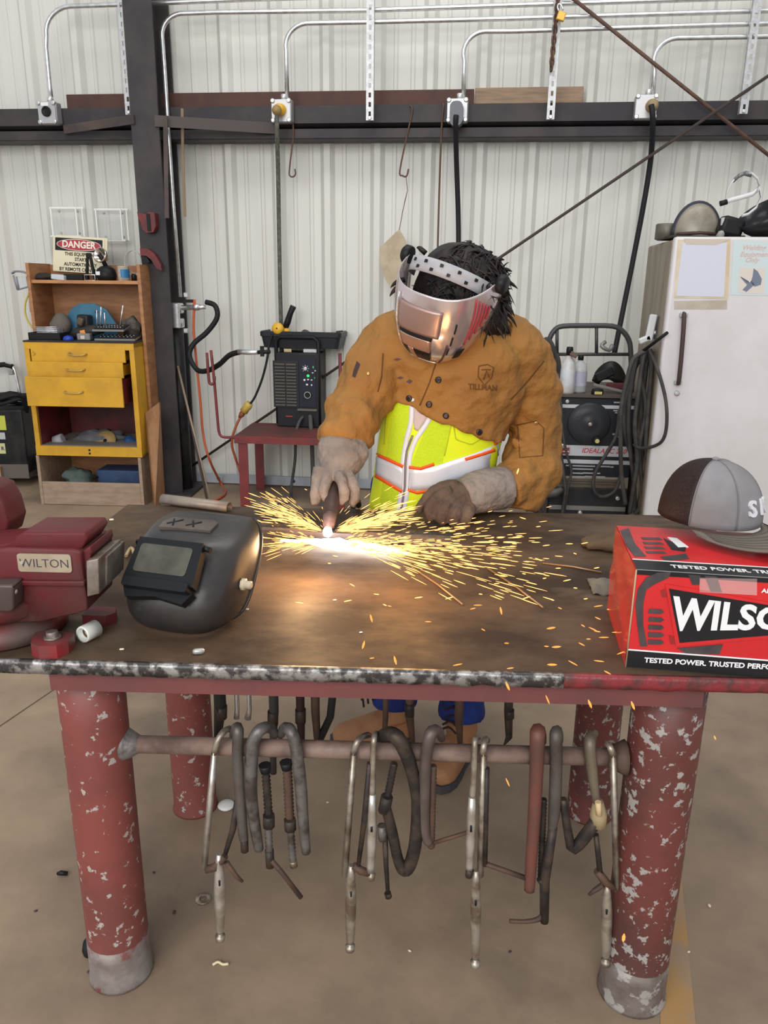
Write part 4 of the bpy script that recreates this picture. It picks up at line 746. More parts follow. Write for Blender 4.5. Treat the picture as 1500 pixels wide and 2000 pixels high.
# jeans
q = MB()
for i, (h, k, a) in enumerate(zip(HIP, KNE, ANK)):
    e = a+V((0, 0, .045 if i == 0 else .055)); q.tube([h+V((0, 0, .02)), (h+k)/2, k, (k+e)/2+V((0, .006, 0)), e+V((0, .004, .05)), e+V((0, .002, .02)), e], [.092, .088, .070, .066, .068, .074, .070], 18)
q.ell((HIP[0]+HIP[1])/2+V((0, 0, .02)), (.185, .12, .10)); obj('jeans', q, JEAN, man, mods=REM(.009, 4))
# boots
def boot(a, d, label):
    d = V(d).normalized(); s = V((-d.y, d.x, 0)); q = MB()
    q.tube([a+V((0, 0, .13)), a+V((0, 0, .07)), a+V((0, 0, .0))-d*.01], [.046, .050, .05], 14)
    rg = []
    for t, w, h in ((-.055, .018, .06), (-.04, .034, .085), (0, .040, .10), (.05, .042, .088), (.10, .047, .068), (.145, .049, .054), (.175, .042, .046), (.195, .022, .03)):
        c = a+d*t; c.z = .022; rg.append(q.ring([c+s*(w*math.copysign(abs(cos(x))**.7, cos(x)))+V((0, 0, h*max(0, sin(x))**.8)) for x in [2*pi*i/18 for i in range(18)]]))
    q.skin(rg); b = obj('boot', q, BOOT, man, mods=REM(.006, 5), label=label)
    q = MB(); rg = []
    for t, w in ((-.062, .02), (-.045, .037), (0, .042), (.05, .042), (.10, .050), (.15, .052), (.18, .044), (.202, .024)):
        c = a+d*t; rg.append(q.ring([V((c.x, c.y, 0))+s*w*sx+V((0, 0, z)) for sx, z in ((-1, .001), (-1.02, .026), (1.02, .026), (1, .001))]))
    q.skin(rg, True, True, False); obj('sole', q, mat('grey_sole', (.06, .055, .06), rough=.7), b)
    q = MB()
    for k in range(5):
        c = a+d*(.045+.014*k); z = .115-.011*k; q.tube([c+s*.024+V((0, 0, z-.012)), c+V((0, 0, z+.003)), c-s*.024+V((0, 0, z-.014))], .0035, 6, sub=3)
    for k in (-1, 1): q.tube([a+d*.05+V((0, 0, .125)), a+d*.07+s*.03*k+V((0, 0, .142)), a+d*.085+s*.02*k+V((0, 0, .118)), a+d*.06+V((0, 0, .122))], .003, 6, sub=4)
    obj('laces', q, mat('dark_laces', (.03, .02, .018), rough=.8), b, kind='stuff')
boot(ANK[0], (-1, -.28, 0), 'tan work boot pointing left'); boot(ANK[1], (-.35, -.9, 0), 'tan work boot pointing forward')
# vest
q = MB(); torso(q, .008, 0, 7, n=48); vb = q.b.copy(); bmesh.ops.recalc_face_normals(vb, faces=vb.faces[:]); VT = BVHTree.FromBMesh(vb)
vest = obj('safety_vest', q, VEST, man, label='fluorescent yellow safety vest')
def cast(T, x, y, off=.0015):
    d = ray(x, y).normalized(); r = T.ray_cast(CAM, d)
    if r[0] is None: return None
    n = r[1] if r[1].dot(d) < 0 else -r[1]; return r[0]+n*off
def decal(T, L_, R_, m, nm, par, off=.0015, n=14, k=4, th=.001, lab=None):   # band between two photo polylines laid on a surface
    def at(P, t):
        t = t*(len(P)-1); i = min(int(t), len(P)-2); f = t-i; return P[i][0]+(P[i+1][0]-P[i][0])*f, P[i][1]+(P[i+1][1]-P[i][1])*f
    q = MB(); g = []
    for i in range(n+1):
        a, b = at(L_, i/n), at(R_, i/n); row = [cast(T, a[0]+(b[0]-a[0])*j/k, a[1]+(b[1]-a[1])*j/k, off) for j in range(k+1)]
        g.append(row)
    for i in range(n):
        for j in range(k):
            c = (g[i][j], g[i+1][j], g[i+1][j+1], g[i][j+1])
            if all(x is not None for x in c):
                if max((c[0]-c[2]).length, (c[1]-c[3]).length) < .08: q._new([q.b.faces.new([q.b.verts.new(x) for x in c])], True)
    bmesh.ops.remove_doubles(q.b, verts=q.b.verts, dist=.0002)
    return obj(nm, q, m, par, mods=(('SOLIDIFY', dict(thickness=th, offset=1)),) if th else (), label=lab)
def line(T, P, w, m, nm, par, off=.0018, n=16, th=.001):
    A, B = [], []
    for i, p in enumerate(P):
        a, b = P[max(0, i-1)], P[min(len(P)-1, i+1)]; dx, dy = b[0]-a[0], b[1]-a[1]; l = math.hypot(dx, dy) or 1; A.append((p[0]-dy/l*w/2, p[1]+dx/l*w/2)); B.append((p[0]+dy/l*w/2, p[1]-dx/l*w/2))
    return decal(T, A, B, m, nm, par, off, n, 2, th)
decal(VT, [(770, 772), (758, 860), (752, 905)], [(803, 780), (793, 850), (786, 912)], MESHV, 'mesh_panel', vest, .0008, th=0)
decal(VT, [(852, 800), (826, 850), (800, 915)], [(884, 815), (872, 860), (864, 905)], MESHV, 'mesh_panel', vest, .0008, th=0)
decal(VT, [(748, 940), (738, 1010)], [(782, 950), (776, 1010)], MESHV, 'mesh_panel', vest, .0008, th=0)
decal(VT, [(804, 782), (806, 800), (809, 838)], [(852, 790), (840, 812), (816, 842)], SHIRT, 'shirt', man, .0012, lab='pale shirt showing in the neck of the vest')
line(VT, [(805, 778), (803, 825), (793, 862), (787, 900), (786, 950), (775, 1015)], 9, ZIPW, 'piping', vest); line(VT, [(846, 804), (832, 830), (812, 858), (800, 890), (797, 950), (786, 1015)], 9, ZIPW, 'piping', vest)
line(VT, [(806, 850), (795, 880), (792, 905), (791, 950), (781, 1015)], 4, mat('zip_grey', (.22, .2, .22), rough=.5, metal=.3), 'zipper', vest, .0026)
line(VT, [(768, 772), (765, 790)], 8, SILV, 'shoulder_stripe', vest, .0022)
line(VT, [(884, 815), (868, 890)], 2, mat('seam_green', (.42, .55, .01)), 'seam', vest); line(VT, [(757, 790), (751, 868)], 2, MAT['seam_green'], 'seam', vest); line(VT, [(884, 822), (890, 858), (920, 868), (950, 850)], 2, MAT['seam_green'], 'pocket_seam', vest)
decal(VT, [(726, 888), (758, 900), (788, 914)], [(725, 922), (756, 940), (786, 958)], SILV, 'reflective_band', vest, .002)
decal(VT, [(799, 914), (845, 912), (880, 900), (930, 884), (990, 858)], [(797, 958), (845, 956), (880, 942), (930, 930), (990, 908)], SILV, 'reflective_band', vest, .002)
for P in ([(728, 884), (758, 897), (788, 911)], [(799, 912), (822, 915), (848, 906)], [(908, 897), (940, 887), (966, 878)], [(726, 924), (756, 942), (786, 960)], [(797, 956), (815, 962), (845, 957)], [(962, 852), (968, 868)]): line(VT, P, 6, ORGV, 'orange_trim', vest, .0028)
# jacket: cape sleeves and bib
q = MB(); TOR.insert(4, (866, 811, 2.225, .176, .118, .3)); torso(q, .018, 4, 9, tilt=[.38, .32, .24, .18, .15], n=36); TOR.pop(4)
seg(q, [(800, 668, 2.19, 62), (764, 684, 2.195, 68), (733, 730, 2.17, 63), (712, 768, 2.14, 62), (700, 790, 2.12, 55), (690, 812, 2.10, 59), (682, 830, 2.08, 52), (676, 848, 2.065, 56), (672, 866, 2.055, 49)], 18)
seg(q, [(970, 672, 2.19, 62), (1010, 694, 2.21, 64), (1036, 750, 2.25, 57), (1042, 805, 2.27, 53), (1044, 850, 2.275, 52), (1040, 885, 2.27, 56), (1036, 912, 2.25, 60), (1024, 938, 2.22, 52), (1012, 962, 2.19, 50), (1006, 992, 2.18, 40)], 18)
seg(q, [(1030, 915, 2.22, 46), (1004, 944, 2.16, 45), (985, 958, 2.13, 42)], 16)
seg(q, [(875, 640, 2.10, 24), (905, 655, 2.08, 20), (945, 648, 2.10, 24), (968, 625, 2.16, 26), (950, 605, 2.21, 26), (910, 596, 2.22, 26), (868, 610, 2.18, 24), (862, 632, 2.12, 24)], 10)
def ridge(pts, r=11): seg(q, [(x, y, Yv, rr) for (x, y, Yv), rr in zip(pts, [r*.4]+[r]*(len(pts)-2)+[r*.4])], 6)
for P in ([(650, 800, 2.05), (680, 790, 2.045), (715, 800, 2.06), (738, 822, 2.08)], [(640, 826, 2.03), (670, 815, 2.02), (705, 830, 2.03), (725, 850, 2.04)], [(668, 765, 2.07), (700, 750, 2.09), (738, 760, 2.10)], [(632, 850, 2.02), (665, 842, 2.0), (700, 856, 2.01)], [(740, 700, 2.12), (752, 735, 2.11), (750, 765, 2.12)], [(1000, 860, 2.20), (1030, 872, 2.21), (1070, 866, 2.23)], [(995, 895, 2.17), (1025, 892, 2.19), (1065, 905, 2.22)], [(992, 925, 2.13), (1025, 930, 2.17), (1055, 935, 2.2)], [(985, 780, 2.14), (1000, 745, 2.14), (1030, 715, 2.16)], [(975, 820, 2.13), (985, 790, 2.13), (990, 750, 2.13)], [(1005, 960, 2.14), (1025, 980, 2.15), (1030, 1000, 2.16)]): ridge(P)
tx = bpy.data.textures.new('folds', 'CLOUDS'); tx.noise_scale = .075; tx.noise_depth = 2
jk = obj('leather_jacket', q, JKT, man, mods=REM(.006, 5)+(('DISPLACE', dict(texture=tx, strength=.034, mid_level=.5)), ('SMOOTH', dict(iterations=3))), label='tan leather cape sleeve jacket')
bpy.context.view_layer.update(); dg = bpy.context.evaluated_depsgraph_get()
def evbvh(o):
    b = bmesh.new(); m_ = o.evaluated_get(dg).to_mesh(); b.from_mesh(m_); b.transform(WM[man]); t_ = BVHTree.FromBMesh(b); o.evaluated_get(dg).to_mesh_clear(); b.free(); return t_
JT = evbvh(jk)
SNAP = mat('dark_snap', (.05, .04, .04), rough=.25, metal=.7); SEAM = mat('seam_brown', (.12, .052, .016), rough=.9)
def snap(x, y, s=6.5, m=SNAP):
    d = ray(x, y).normalized(); r = JT.ray_cast(CAM, d)
    if r[0] is None: return
    k = px(r[0])*s; n = r[1] if r[1].dot(d) < 0 else -r[1]; qq = MB(); qq.lathe([(k, 0), (k, .002), (k*.7, .004), (k*.4, .0035)], aim(r[0], r[0]+n), 14); obj('snap_button', qq, m, jk)
for x, y in ((856, 742), (799, 778), (838, 790), (871, 812), (936, 844)): snap(x, y)
snap(1047, 826, 4, mat('brass_rivet', (.6, .42, .15), rough=.3, metal=.8)); snap(719, 730, 3.5, MAT['brass_rivet'])
line(JT, [(852, 708), (838, 750), (820, 792)], 2.5, SEAM, 'seam', jk, .001); line(JT, [(748, 690), (745, 735), (738, 765)], 2.5, SEAM, 'seam', jk, .001); line(JT, [(1062, 705), (1030, 745), (998, 780)], 2.5, SEAM, 'seam', jk, .001)
line(JT, [(1010, 830), (1047, 822), (1062, 836), (1060, 890), (1015, 894), (1012, 838), (1010, 830)], 2., SEAM, 'pocket_seam', jk, .001, 30)
for P in ([(935, 715), (952, 712), (964, 718), (960, 738), (946, 752), (934, 736), (935, 715)], [(940, 722), (958, 722)], [(944, 742), (950, 724), (956, 738)]): line(JT, P, 2.2, SEAM, 'crest', jk, .001, 24)
for x, y, w, h in ((776, 702, 14, 6), (782, 738, 13, 6), (800, 745, 12, 9)): decal(JT, [(x-w/2, y), (x, y-h/2), (x+w/2, y-1)], [(x-w/2, y+1), (x, y+h/2), (x+w/2, y)], mat('burn_mark', (.10, .055, .06), rough=.9), 'burn_mark', jk, .0006, th=0)
decal(JT, [(697, 705), (690, 725), (688, 735)], [(704, 712), (700, 722), (694, 738)], mat('worn_dark', (.05, .03, .03), rough=.8), 'worn_patch', jk, .0006, th=0)
qq = MB(); qq.text('TILLMAN', 15, MX(), 0, .35, sx=1.0); bad = False
for v in qq.b.verts:
    p = cast(JT, 943+v.co.x*.95*cos(.16)-0*v.co.y, 757-v.co.y+v.co.x*.06, .001)
    if p is not None: v.co = p
obj('lettering', qq, SEAM, jk, mods=(('SOLIDIFY', dict(thickness=.0006)),))
# hood ---------------------------------------------------------------
YWH = R(22); f0 = V((-sin(YWH), -cos(YWH), 0)); pt = R(32)
Fh = f0*cos(pt)+V((0, 0, -1))*sin(pt); Zh = f0*sin(pt)+V((0, 0, 1))*cos(pt); Xh = Zh.cross(-Fh)
Xh = V((cos(YWH), -sin(YWH), 0))
rr_ = MX.Rotation(R(16), 3, V((0, 1, 0)))
Xh, Fh, Zh = rr_ @ Xh, rr_ @ Fh, rr_ @ Zh
ho_ = PY(881, 528, 2.05); HMX = MX(((Xh.x, Fh.x, Zh.x, ho_.x), (Xh.y, Fh.y, Zh.y, ho_.y), (Xh.z, Fh.z, Zh.z, ho_.z), (0, 0, 0, 1)))
SZ = [.0, -.045, -.095, -.145, -.182, -.205]; SW = [.130, .134, .129, .112, .088, .054]; SF = [.128, .142, .150, .146, .132, .112]; SB = [-.035, -.03, -.01, .02, .05, .07]
def hood(u, v, off=0.):
    s = 2*u-1; a = abs(s)*pi/2; sx = math.copysign(sin(a)**.75, s); t = 1-max(cos(a), 0)**.8
    z, w, f, b = (smooth_lerp_s(L_, v) for L_ in (SZ, SW, SF, SB)); return HMX @ V((sx*(w+off), f+off+(b-f)*t, z+.012*abs(s)**2*(1-v)))
def smooth_lerp_s(L_, t): return sum(lerp(L_, t+d) for d in (-.08, -.04, 0, .04, .08))/5
HOOD = mat('silver_rose_hood', (.72, .65, .66), (.60, .48, .48), 2.2, .4, .6, rough=.2, metal=.75, coat=.5)
q = MB(); q.grid(lambda u, v: hood(u, v), 49, 30); hd = obj('welding_hood', q, HOOD, man, mods=(('SOLIDIFY', dict(thickness=.003)),), label='shiny silver and rose welding hood')
def hp(u0, u1, v0, v1, m, nm, off=.002, th=.0, s0=0., s1=0.): q = MB(); q.grid(lambda a, b: hood(u0+(u1-u0)*a+(s0+(s1-s0)*b), v0+(v1-v0)*b, off), 10, 10); return obj(nm, q, m, hd, mods=(('SOLIDIFY', dict(thickness=.002, offset=-1)),))
COPP = mat('copper_gloss', (.55, .36, .28), rough=.2, metal=.7)
hp(.36, .60, .16, .44, mat('rose_panel', (.40, .27, .24), rough=.35, metal=.6), 'brow_panel', .003); hp(.375, .56, .45, .485, BLACK, 'slot', .0035); hp(.375, .555, .485, .65, COPP, 'lower_panel', .0045)
LENS = mat('dark_lens', (.01, .01, .012), rough=.05); hp(.35, .425, .66, .90, LENS, 'lens', .003); hp(.475, .56, .66, .90, LENS, 'lens', .003); hp(.43, .47, .65, .90, COPP, 'lens_bar', .005)
hp(.335, .352, .10, .95, mat('silver_edge', (.7, .68, .66), rough=.2, metal=.8), 'edge_strip', .004); hp(.34, .64, .90, .945, MAT['silver_edge'], 'chin_lip', .005)
for k in range(5): hp(.80+.028*k, .808+.028*k, .06+.04*k, .55-.05*k, mat('red_line', (.42, .03, .05), rough=.3), 'red_stripe', .001)
for k in range(3): hp(.69-.004*k, .70-.004*k, .28+.14*k, .38+.14*k, BLACK, 'vent_slit', .0012)
hp(.76, .83, .60, .74, BLACK, 'vent', .003); hp(.66, .675, .52, .95, mat('dark_maroon', (.08, .03, .03), rough=.4), 'side_groove', .0012)
for u, nm in ((0.02, 'knob'), (.975, 'knob')):
    a = hood(u, .05, .0); n_ = Xh*(1 if u > .5 else -1); q = MB(); q.lathe([(.022, -.004), (.024, .004), (.024, .014), (.018, .02), (.008, .021)], aim(a, a+n_), 14); obj(nm, q, BLACK, hd)
fb = f0*cos(R(-6))+V((0, 0, -1))*sin(R(-6)); zb2 = f0*sin(R(-6))+V((0, 0, 1))*cos(R(-6)); rb_ = MX.Rotation(R(17), 3, V((0, 1, 0))); xb2 = V((cos(YWH), -sin(YWH), 0)); xb2, fb, zb2 = rb_ @ xb2, rb_ @ fb, rb_ @ zb2; ob_ = PY(884, 548, 2.07)
BMB = MX(((xb2.x, fb.x, zb2.x, ob_.x), (xb2.y, fb.y, zb2.y, ob_.y), (xb2.z, fb.z, zb2.z, ob_.z), (0, 0, 0, 1)))
def band(t, w, off=0.): a = R(-92+184*t); return BMB @ V((.113*sin(a)*(1+off), .0+.128*cos(a)*(1+off), w*1.15+.004*cos(a)))
BANDM = mat('grey_headband', (.40, .40, .42), (.34, .34, .36), 14, rough=.5)
q = MB(); q.grid(lambda t, w: band(t, -.016+.032*w), 40, 4); bd = obj('headband', q, BANDM, hd, mods=(('SOLIDIFY', dict(thickness=.0025)),), label='perforated grey headband')
for k, (t, w) in enumerate([(.16+.062*i, .007*(-1)**i) for i in range(12)]): q = MB(); q.grid(lambda a, b: band(t+.026*a, w-.004+.008*b, .016), 3, 3); o_ = q; 
for t, w in [(.16+.062*i, .007*(-1)**i) for i in range(2, 11)]:
    q = MB(); a, b, c, d_ = band(t, w-.004, .03), band(t+.022, w-.003, .028), band(t+.022, w+.003, .028), band(t, w+.003, .028); q.skin([q.ring([a, b, c, d_]), q.ring([x+(BMB.translation-x)*.02 for x in (a, b, c, d_)])], True, True, False)
    q.b.transform(WM[man].inverted()); me = bpy.data.meshes.new('slot'); bmesh.ops.recalc_face_normals(q.b, faces=q.b.faces[:]); q.b.to_mesh(me); me.materials.append(BLACK); ob = bpy.data.objects.new('slot', me); COL.objects.link(ob); ob.parent = hd; WM[ob] = WM[man]
# hair
random.seed(7); q = MB(); hcen = PY(898, 563, 2.10)
q.ell(hcen, (.116, .122, .112), MX.Rotation(R(25), 3, 'X'), 24, 16); q.ell(hcen+V((.082, .03, -.06)), (.05, .08, .085), None, 18, 12); q.ell(hcen+V((.02, .06, .0)), (.11, .1, .1), None, 18, 12)
for v in q.b.verts: n_ = (v.co-hcen).normalized(); v.co += n_*.012*noise.noise(v.co*22)
def tuft(p, d, l, r, dr=.5): d = V(d).normalized(); q.tube([p-d*.01, p+d*l*.4, p+d*l*.75+V((0, 0, -l*.25*dr)), p+d*l+V((0, 0, -l*.6*dr))], [r, r*.9, r*.55, r*.08], 6, sub=2)
for i in range(620):
    a = random.uniform(0, 2*pi); e = random.uniform(-.45, 1.35); n_ = V((cos(a)*cos(e), sin(a)*cos(e), sin(e))); c = hcen+V((n_.x*.108, n_.y*.112, n_.z*.105)); t_ = n_.cross(V((random.uniform(-1, 1), random.uniform(-1, 1), random.uniform(-1, 1)))).normalized()
    tuft(c, t_+n_*random.uniform(.02, .22)+V((.25, 0, -.1)), random.uniform(.035, .075), random.uniform(.002, .0045))
for i in range(140):
    a = random.uniform(0, 2*pi); e = random.uniform(-.7, 1.3); n_ = V((cos(a)*cos(e), sin(a)*cos(e), sin(e))); c = hcen+V((.082, .03, -.06))+V((n_.x*.048, n_.y*.078, n_.z*.083)); tuft(c, V((.35, -.1, -1))+n_*.25+V((random.uniform(-.6, .6), 0, 0)), random.uniform(.02, .038), random.uniform(.002, .0045))
for x, y, dx, dz, l in ((975, 512, 1, .5, .035), (985, 530, 1, .3, .04), (988, 548, 1, -.1, .05), (985, 560, 1, -.3, .035), (990, 590, .8, -.5, .04), (985, 610, .6, -.7, .04), (975, 625, .5, -.9, .035), (962, 500, .8, .7, .025), (794, 560, -.8, -.5, .03), (798, 548, -.9, -.3, .03), (840, 490, -.6, .5, .022), (925, 480, .5, .6, .022), (960, 632, .2, -1, .03)): tuft(PY(x-14, y, 2.09), (dx, 0, dz), l, .007)
obj('hair', q, HAIR, man, kind='stuff')
# gloves
def glove(nm, cuff, segs, m, m2, label):
    q = MB(); seg(q, cuff, 18)
    for s_ in segs: seg(q, s_, 10)
    tg = bpy.data.textures.new('creases', 'CLOUDS'); tg.noise_scale = .022; tg.noise_depth = 2
    return obj(nm, q, m, man, mods=REM(.0036, 4)+(('DISPLACE', dict(texture=tg, strength=.007, mid_level=.5)), ('SMOOTH', dict(iterations=1))), label=label)
gr = glove('glove', [(672, 858, 2.055, 46), (668, 885, 2.03, 50), (662, 905, 2.0, 42), (656, 920, 1.98, 31), (654, 938, 1.965, 28)],
    [[(690, 872, 2.04, 28), (700, 890, 2.02, 24), (705, 900, 2.01, 14)],
     [(630, 918, 1.965, 20), (622, 945, 1.94, 15), (618, 968, 1.925, 13), (617, 987, 1.915, 8)],
     [(642, 926, 1.945, 13), (634, 950, 1.915, 11), (634, 968, 1.905, 10), (644, 978, 1.905, 8)],
     [(662, 926, 1.945, 13), (670, 950, 1.918, 11), (672, 972, 1.912, 10), (662, 982, 1.91, 8)],
     [(678, 928, 1.965, 13), (690, 950, 1.945, 12), (692, 972, 1.94, 11), (684, 988, 1.935, 9)],
     [(664, 945, 1.985, 16), (690, 970, 1.985, 12), (700, 974, 1.98, 9)]], GLOVE, GLOVE, 'light grey dusty leather gauntlet holding the torch')
gl = glove('glove', [(985, 952, 2.135, 42), (960, 955, 2.11, 43), (930, 962, 2.08, 42), (905, 972, 2.06, 38)], [[(905, 972, 2.06, 30), (890, 978, 2.045, 30)]], GLOVE, GLOVE, 'grey leather gauntlet cuff resting on the table')
gd = glove('glove_hand', [(912, 970, 2.06, 32), (890, 974, 2.05, 34), (876, 980, 2.04, 28)],
    [[(892, 952, 2.05, 18), (860, 955, 2.04, 15), (834, 974, 2.03, 12), (816, 1000, 2.02, 9)],
     [(876, 962, 2.03, 15), (852, 976, 2.0, 13), (839, 998, 1.985, 12), (846, 1014, 1.985, 10)],
     [(888, 978, 2.02, 15), (868, 994, 1.985, 13), (861, 1010, 1.975, 12), (868, 1022, 1.98, 10)],
     [(902, 986, 2.02, 15), (891, 1002, 1.985, 13), (885, 1015, 1.978, 12), (892, 1024, 1.985, 10)],
     [(918, 988, 2.03, 14), (914, 1004, 2.0, 12), (909, 1014, 1.99, 11), (914, 1021, 1.995, 9)]], GLOVD, GLOVD, 'brown worn palm and fingers of the glove resting on the table')
# torch
tp = onT(640, 1040, .024); th_ = PY(654, 938, 1.975); tt = thing('cutting_torch', 'dark plasma cutting torch held upright in the grey glove', 'torch', tp)
dd = th_-tp; f = lambda s: tp+dd*s
obj('torch_handle', MB().tube([f(.28), f(.3), f(.6), f(.9), f(.98)], [.017, .020, .0205, .018, .014], 16), mat('torch_body', (.028, .022, .021), (.05, .032, .028), 12, rough=.4), tt)
obj('nozzle', MB().tube([f(.02), f(.10), f(.12), f(.29)], [.006, .011, .015, .0175], 16), mat('hot_nozzle', (.28, .17, .15), rough=.45, metal=.4), tt)
cable('torch_lead', [f(.97), f(1.05)+V((.02, .04, -.01)), PY(676, 925, 2.09), PZ(700, 985, TZ+.02), PZ(690, 978, TZ-.05), PY(690, 1000, 2.35)], .009, BLACKR, 'black torch lead running back from the gloved hand over the table edge', 'lead')
# ================================================================ LEFT BACKGROUND
def LP(M, x, y, c=0.):
    I = M.inverted(); d = I.to_3x3() @ ray(x, y); o = I @ CAM; k = (c-o.y)/d.y; return o+d*k
def LH(M, x, y, z):
    I = M.inverted(); d = I.to_3x3() @ ray(x, y); o = I @ CAM; k = (z-o.z)/d.z; return o+d*k
def lp_poly(M, pts, c0, c1, q=None):       # photo outline on the plane local y=c0, given depth to c1
    q = q or MB(); P = [LP(M, x, y, c0) for x, y in pts]; a = q.ring([M @ p for p in P]); b = q.ring([M @ V((p.x, c1, p.z)) for p in P]); q.skin([a, b], True, True, False); return q
YEL = mat('yellow_enamel', (.66, .36, .018), (.56, .30, .02), 7, rough=.42, bump=.03, c3=(.16, .09, .025), sc3=9, lo3=.68, hi3=.74)
HUTW = mat('orange_plywood', (.42, .20, .085), (.31, .14, .06), 3.5, rough=.6, stretch=(2, 2, 9))
REDIN = mat('dark_red_inside', (.16, .015, .018), (.06, .012, .014), 5, rough=.5)
cbp = PZ(87, 985, 0); CR_ = R(3.4); CM = MX.Translation(cbp) @ MX.Rotation(CR_, 4, 'Z')
u1 = LP(CM, 282, 985).x; zb_ = LP(CM, 180, 891).z; zt_ = LP(CM, 150, 668).z; CDp = .46
wb = thing('wooden_plinth', 'open wooden crate base under the yellow tool cabinet', 'crate', mx=CM)
PLW = mat('pale_plywood', (.36, .26, .19), (.28, .20, .14), 5, rough=.7, stretch=(1.5, 6, 6))
zr = LP(CM, 180, 943).z
obj('front_board', MB().bx((.0, 0, 0.002), (u1-.02, .018, zr), .002), PLW, wb, True)
obj('side_board', MB().bx((-.02, 0, 0.001), (-.001, CDp, zb_-.003)), PLW, wb, True); obj('side_board', MB().bx((u1-.019, 0, 0.001), (u1, CDp, zb_-.003)), PLW, wb, True)
obj('back_board', MB().bx((0, CDp-.015, .002), (u1-.02, CDp, zb_-.003)), HUTW, wb, True)
obj('shelf_board', MB().bx((0.001, .02, .02), (u1-.021, CDp-.016, .035)), HUTW, wb, True)
cab = thing('tool_cabinet', 'worn yellow steel tool cabinet with three drawers', 'cabinet', mx=CM); W = u1+.012
q = MB(); q.bx((-.012, 0, zb_), (.03-.012, CDp, zt_)); q.bx((W-.03, 0, zb_), (W, CDp, zt_)); q.bx((-.012, 0, zt_-.03), (W, CDp, zt_-.004)); q.bx((-.012, 0, zb_), (W, CDp, zb_+.012)); q.bx((-.012, CDp-.004, zb_), (W, CDp, zt_)); q.bx((-.012, -.004, zb_), (W, .012, zb_+.062)); q.bx((-.012, -.002, zt_-.045), (W, .012, zt_-.004))
obj('body', q, YEL, cab, True)
z3 = LP(CM, 150, 795).z
q = MB(); q.bx((.019, .02, zb_+.064), (.022, CDp-.006, z3+.01)); q.bx((W-.034, .02, zb_+.064), (W-.031, CDp-.006, z3+.01)); q.bx((.019, CDp-.01, zb_+.064), (W-.031, CDp-.006, z3+.05)); obj('inside_lining', q, REDIN, cab, True)
obj('inside_floor', MB().bx((.019, .013, zb_+.060), (W-.031, CDp-.011, zb_+.064)), mat('grey_inside', (.25, .22, .2), rough=.6), cab, True)
obj('top_mat', MB().bx((-.014, -.006, zt_-.004), (W+.002, CDp+.002, zt_+.006), .002), mat('black_mat', (.03, .028, .027), (.05, .045, .04), 12, rough=.7), cab, True)
HAN = mat('brass_handle', (.52, .38, .14), rough=.35, metal=.6)
for y0, y1, x0, x1, out in ((679, 706, 62, 243, .006), (709, 736, 59, 239, .05), (739, 793, 54, 237, .11)):
    a = LP(CM, x0, y1, -out); b = LP(CM, x1, y0, -out); q = MB(); q.bx((a.x, -out, a.z), (b.x, -out+.014, b.z), .003, 2); dr = obj('drawer', q, YEL, cab, True)
    obj('drawer_box', MB().bx((a.x+.03, -out+.014, a.z+.01), (b.x-.02, CDp-.1-out, b.z-.02)), REDIN if out > .06 else YEL, dr, True)
    cx_ = (a.x+b.x)/2; cz = (a.z+b.z)/2; q = MB().tube([(cx_-.055, -out, cz+.006), (cx_-.045, -out-.022, cz), (cx_, -out-.026, cz-.003), (cx_+.045, -out-.022, cz), (cx_+.055, -out, cz+.006)], .007, 6, sub=3, flat=.6); obj('handle', q, HAN, dr, True, label='small brass pull handle')
for z_, m in ((zb_+.04, BLACK), (zb_+.018, BLACK)): obj('keyhole', MB().bx((W*.49, -.0055, z_-.006), (W*.49+.012, -.004, z_+.006)), m, cab, True)
# things inside the cabinet
def lump(name, M, x, y, c, rad, m, label, cat, rot=0, nz=.0):
    p = M @ LP(M, x, y, c); q = MB(); q.ell(p, rad, MX.Rotation(rot, 3, 'Y'), 18, 12)
    if nz:
        for v in q.b.verts: v.co += (v.co-p)*nz*noise.noise(v.co*25)
    return solo(name, q, m, label, cat)
zf = zb_+.066
lump('grey_bundle', CM, 195, 855, .26, (.16, .09, .055), mat('grey_bundle', (.16, .16, .175), (.11, .11, .12), 10, rough=.8), 'grey cloth bundle inside the yellow cabinet', 'bundle', 0, .5)
p = CM @ LP(CM, 206, 861, .16); t = thing('yellow_disc', 'yellow grinding disc leaning inside the yellow cabinet', 'disc', p)
mt = MX.Translation(p) @ MX.Rotation(R(58), 4, 'X'); obj('disc', MB().lathe([(.012, 0), (.07, 0), (.07, .004), (.012, .006)], mt, 28), mat('yellow_disc', (.42, .28, .10), (.35, .23, .09), 9, rough=.7), t); obj('hub', MB().lathe([(.013, -.001), (.013, .008)], mt, 16), BLACK, t)
lump('blue_rag', CM, 255, 862, .2, (.045, .04, .035), mat('blue_rag', (.02, .08, .22), rough=.8), 'small blue rag inside the yellow cabinet at right', 'rag', 0, .5)
p = CM @ LP(CM, 108, 862, .14); q = MB().lathe([(.02, 0), (.035, .0), (.035, .06), (.02, .06)], MX.Translation(p+V((0, 0, .0))) @ MX.Rotation(R(70), 4, 'Y'), 18); solo('tape_roll', q, mat('grey_white_roll', (.4, .4, .42), rough=.6), 'grey white roll inside the yellow cabinet at left', 'roll')
lump('green_bag', CM, 153, 930, .15, (.10, .1, .05), mat('green_cloth', (.10, .14, .12), (.07, .10, .09), 10, rough=.9), 'dusty green bag lying in the wooden crate base', 'bag', R(8), .5)
a = LP(CM, 190, 942, .22); b = LP(CM, 274, 920, .22); solo('blue_case', MB().bx((a.x, .22, .036), (min(b.x, u1-.03), .40, b.z), .008, 2, m=CM), mat('blue_case', (.05, .10, .22), (.03, .06, .15), 6, rough=.6), 'blue case inside the wooden crate base', 'case')
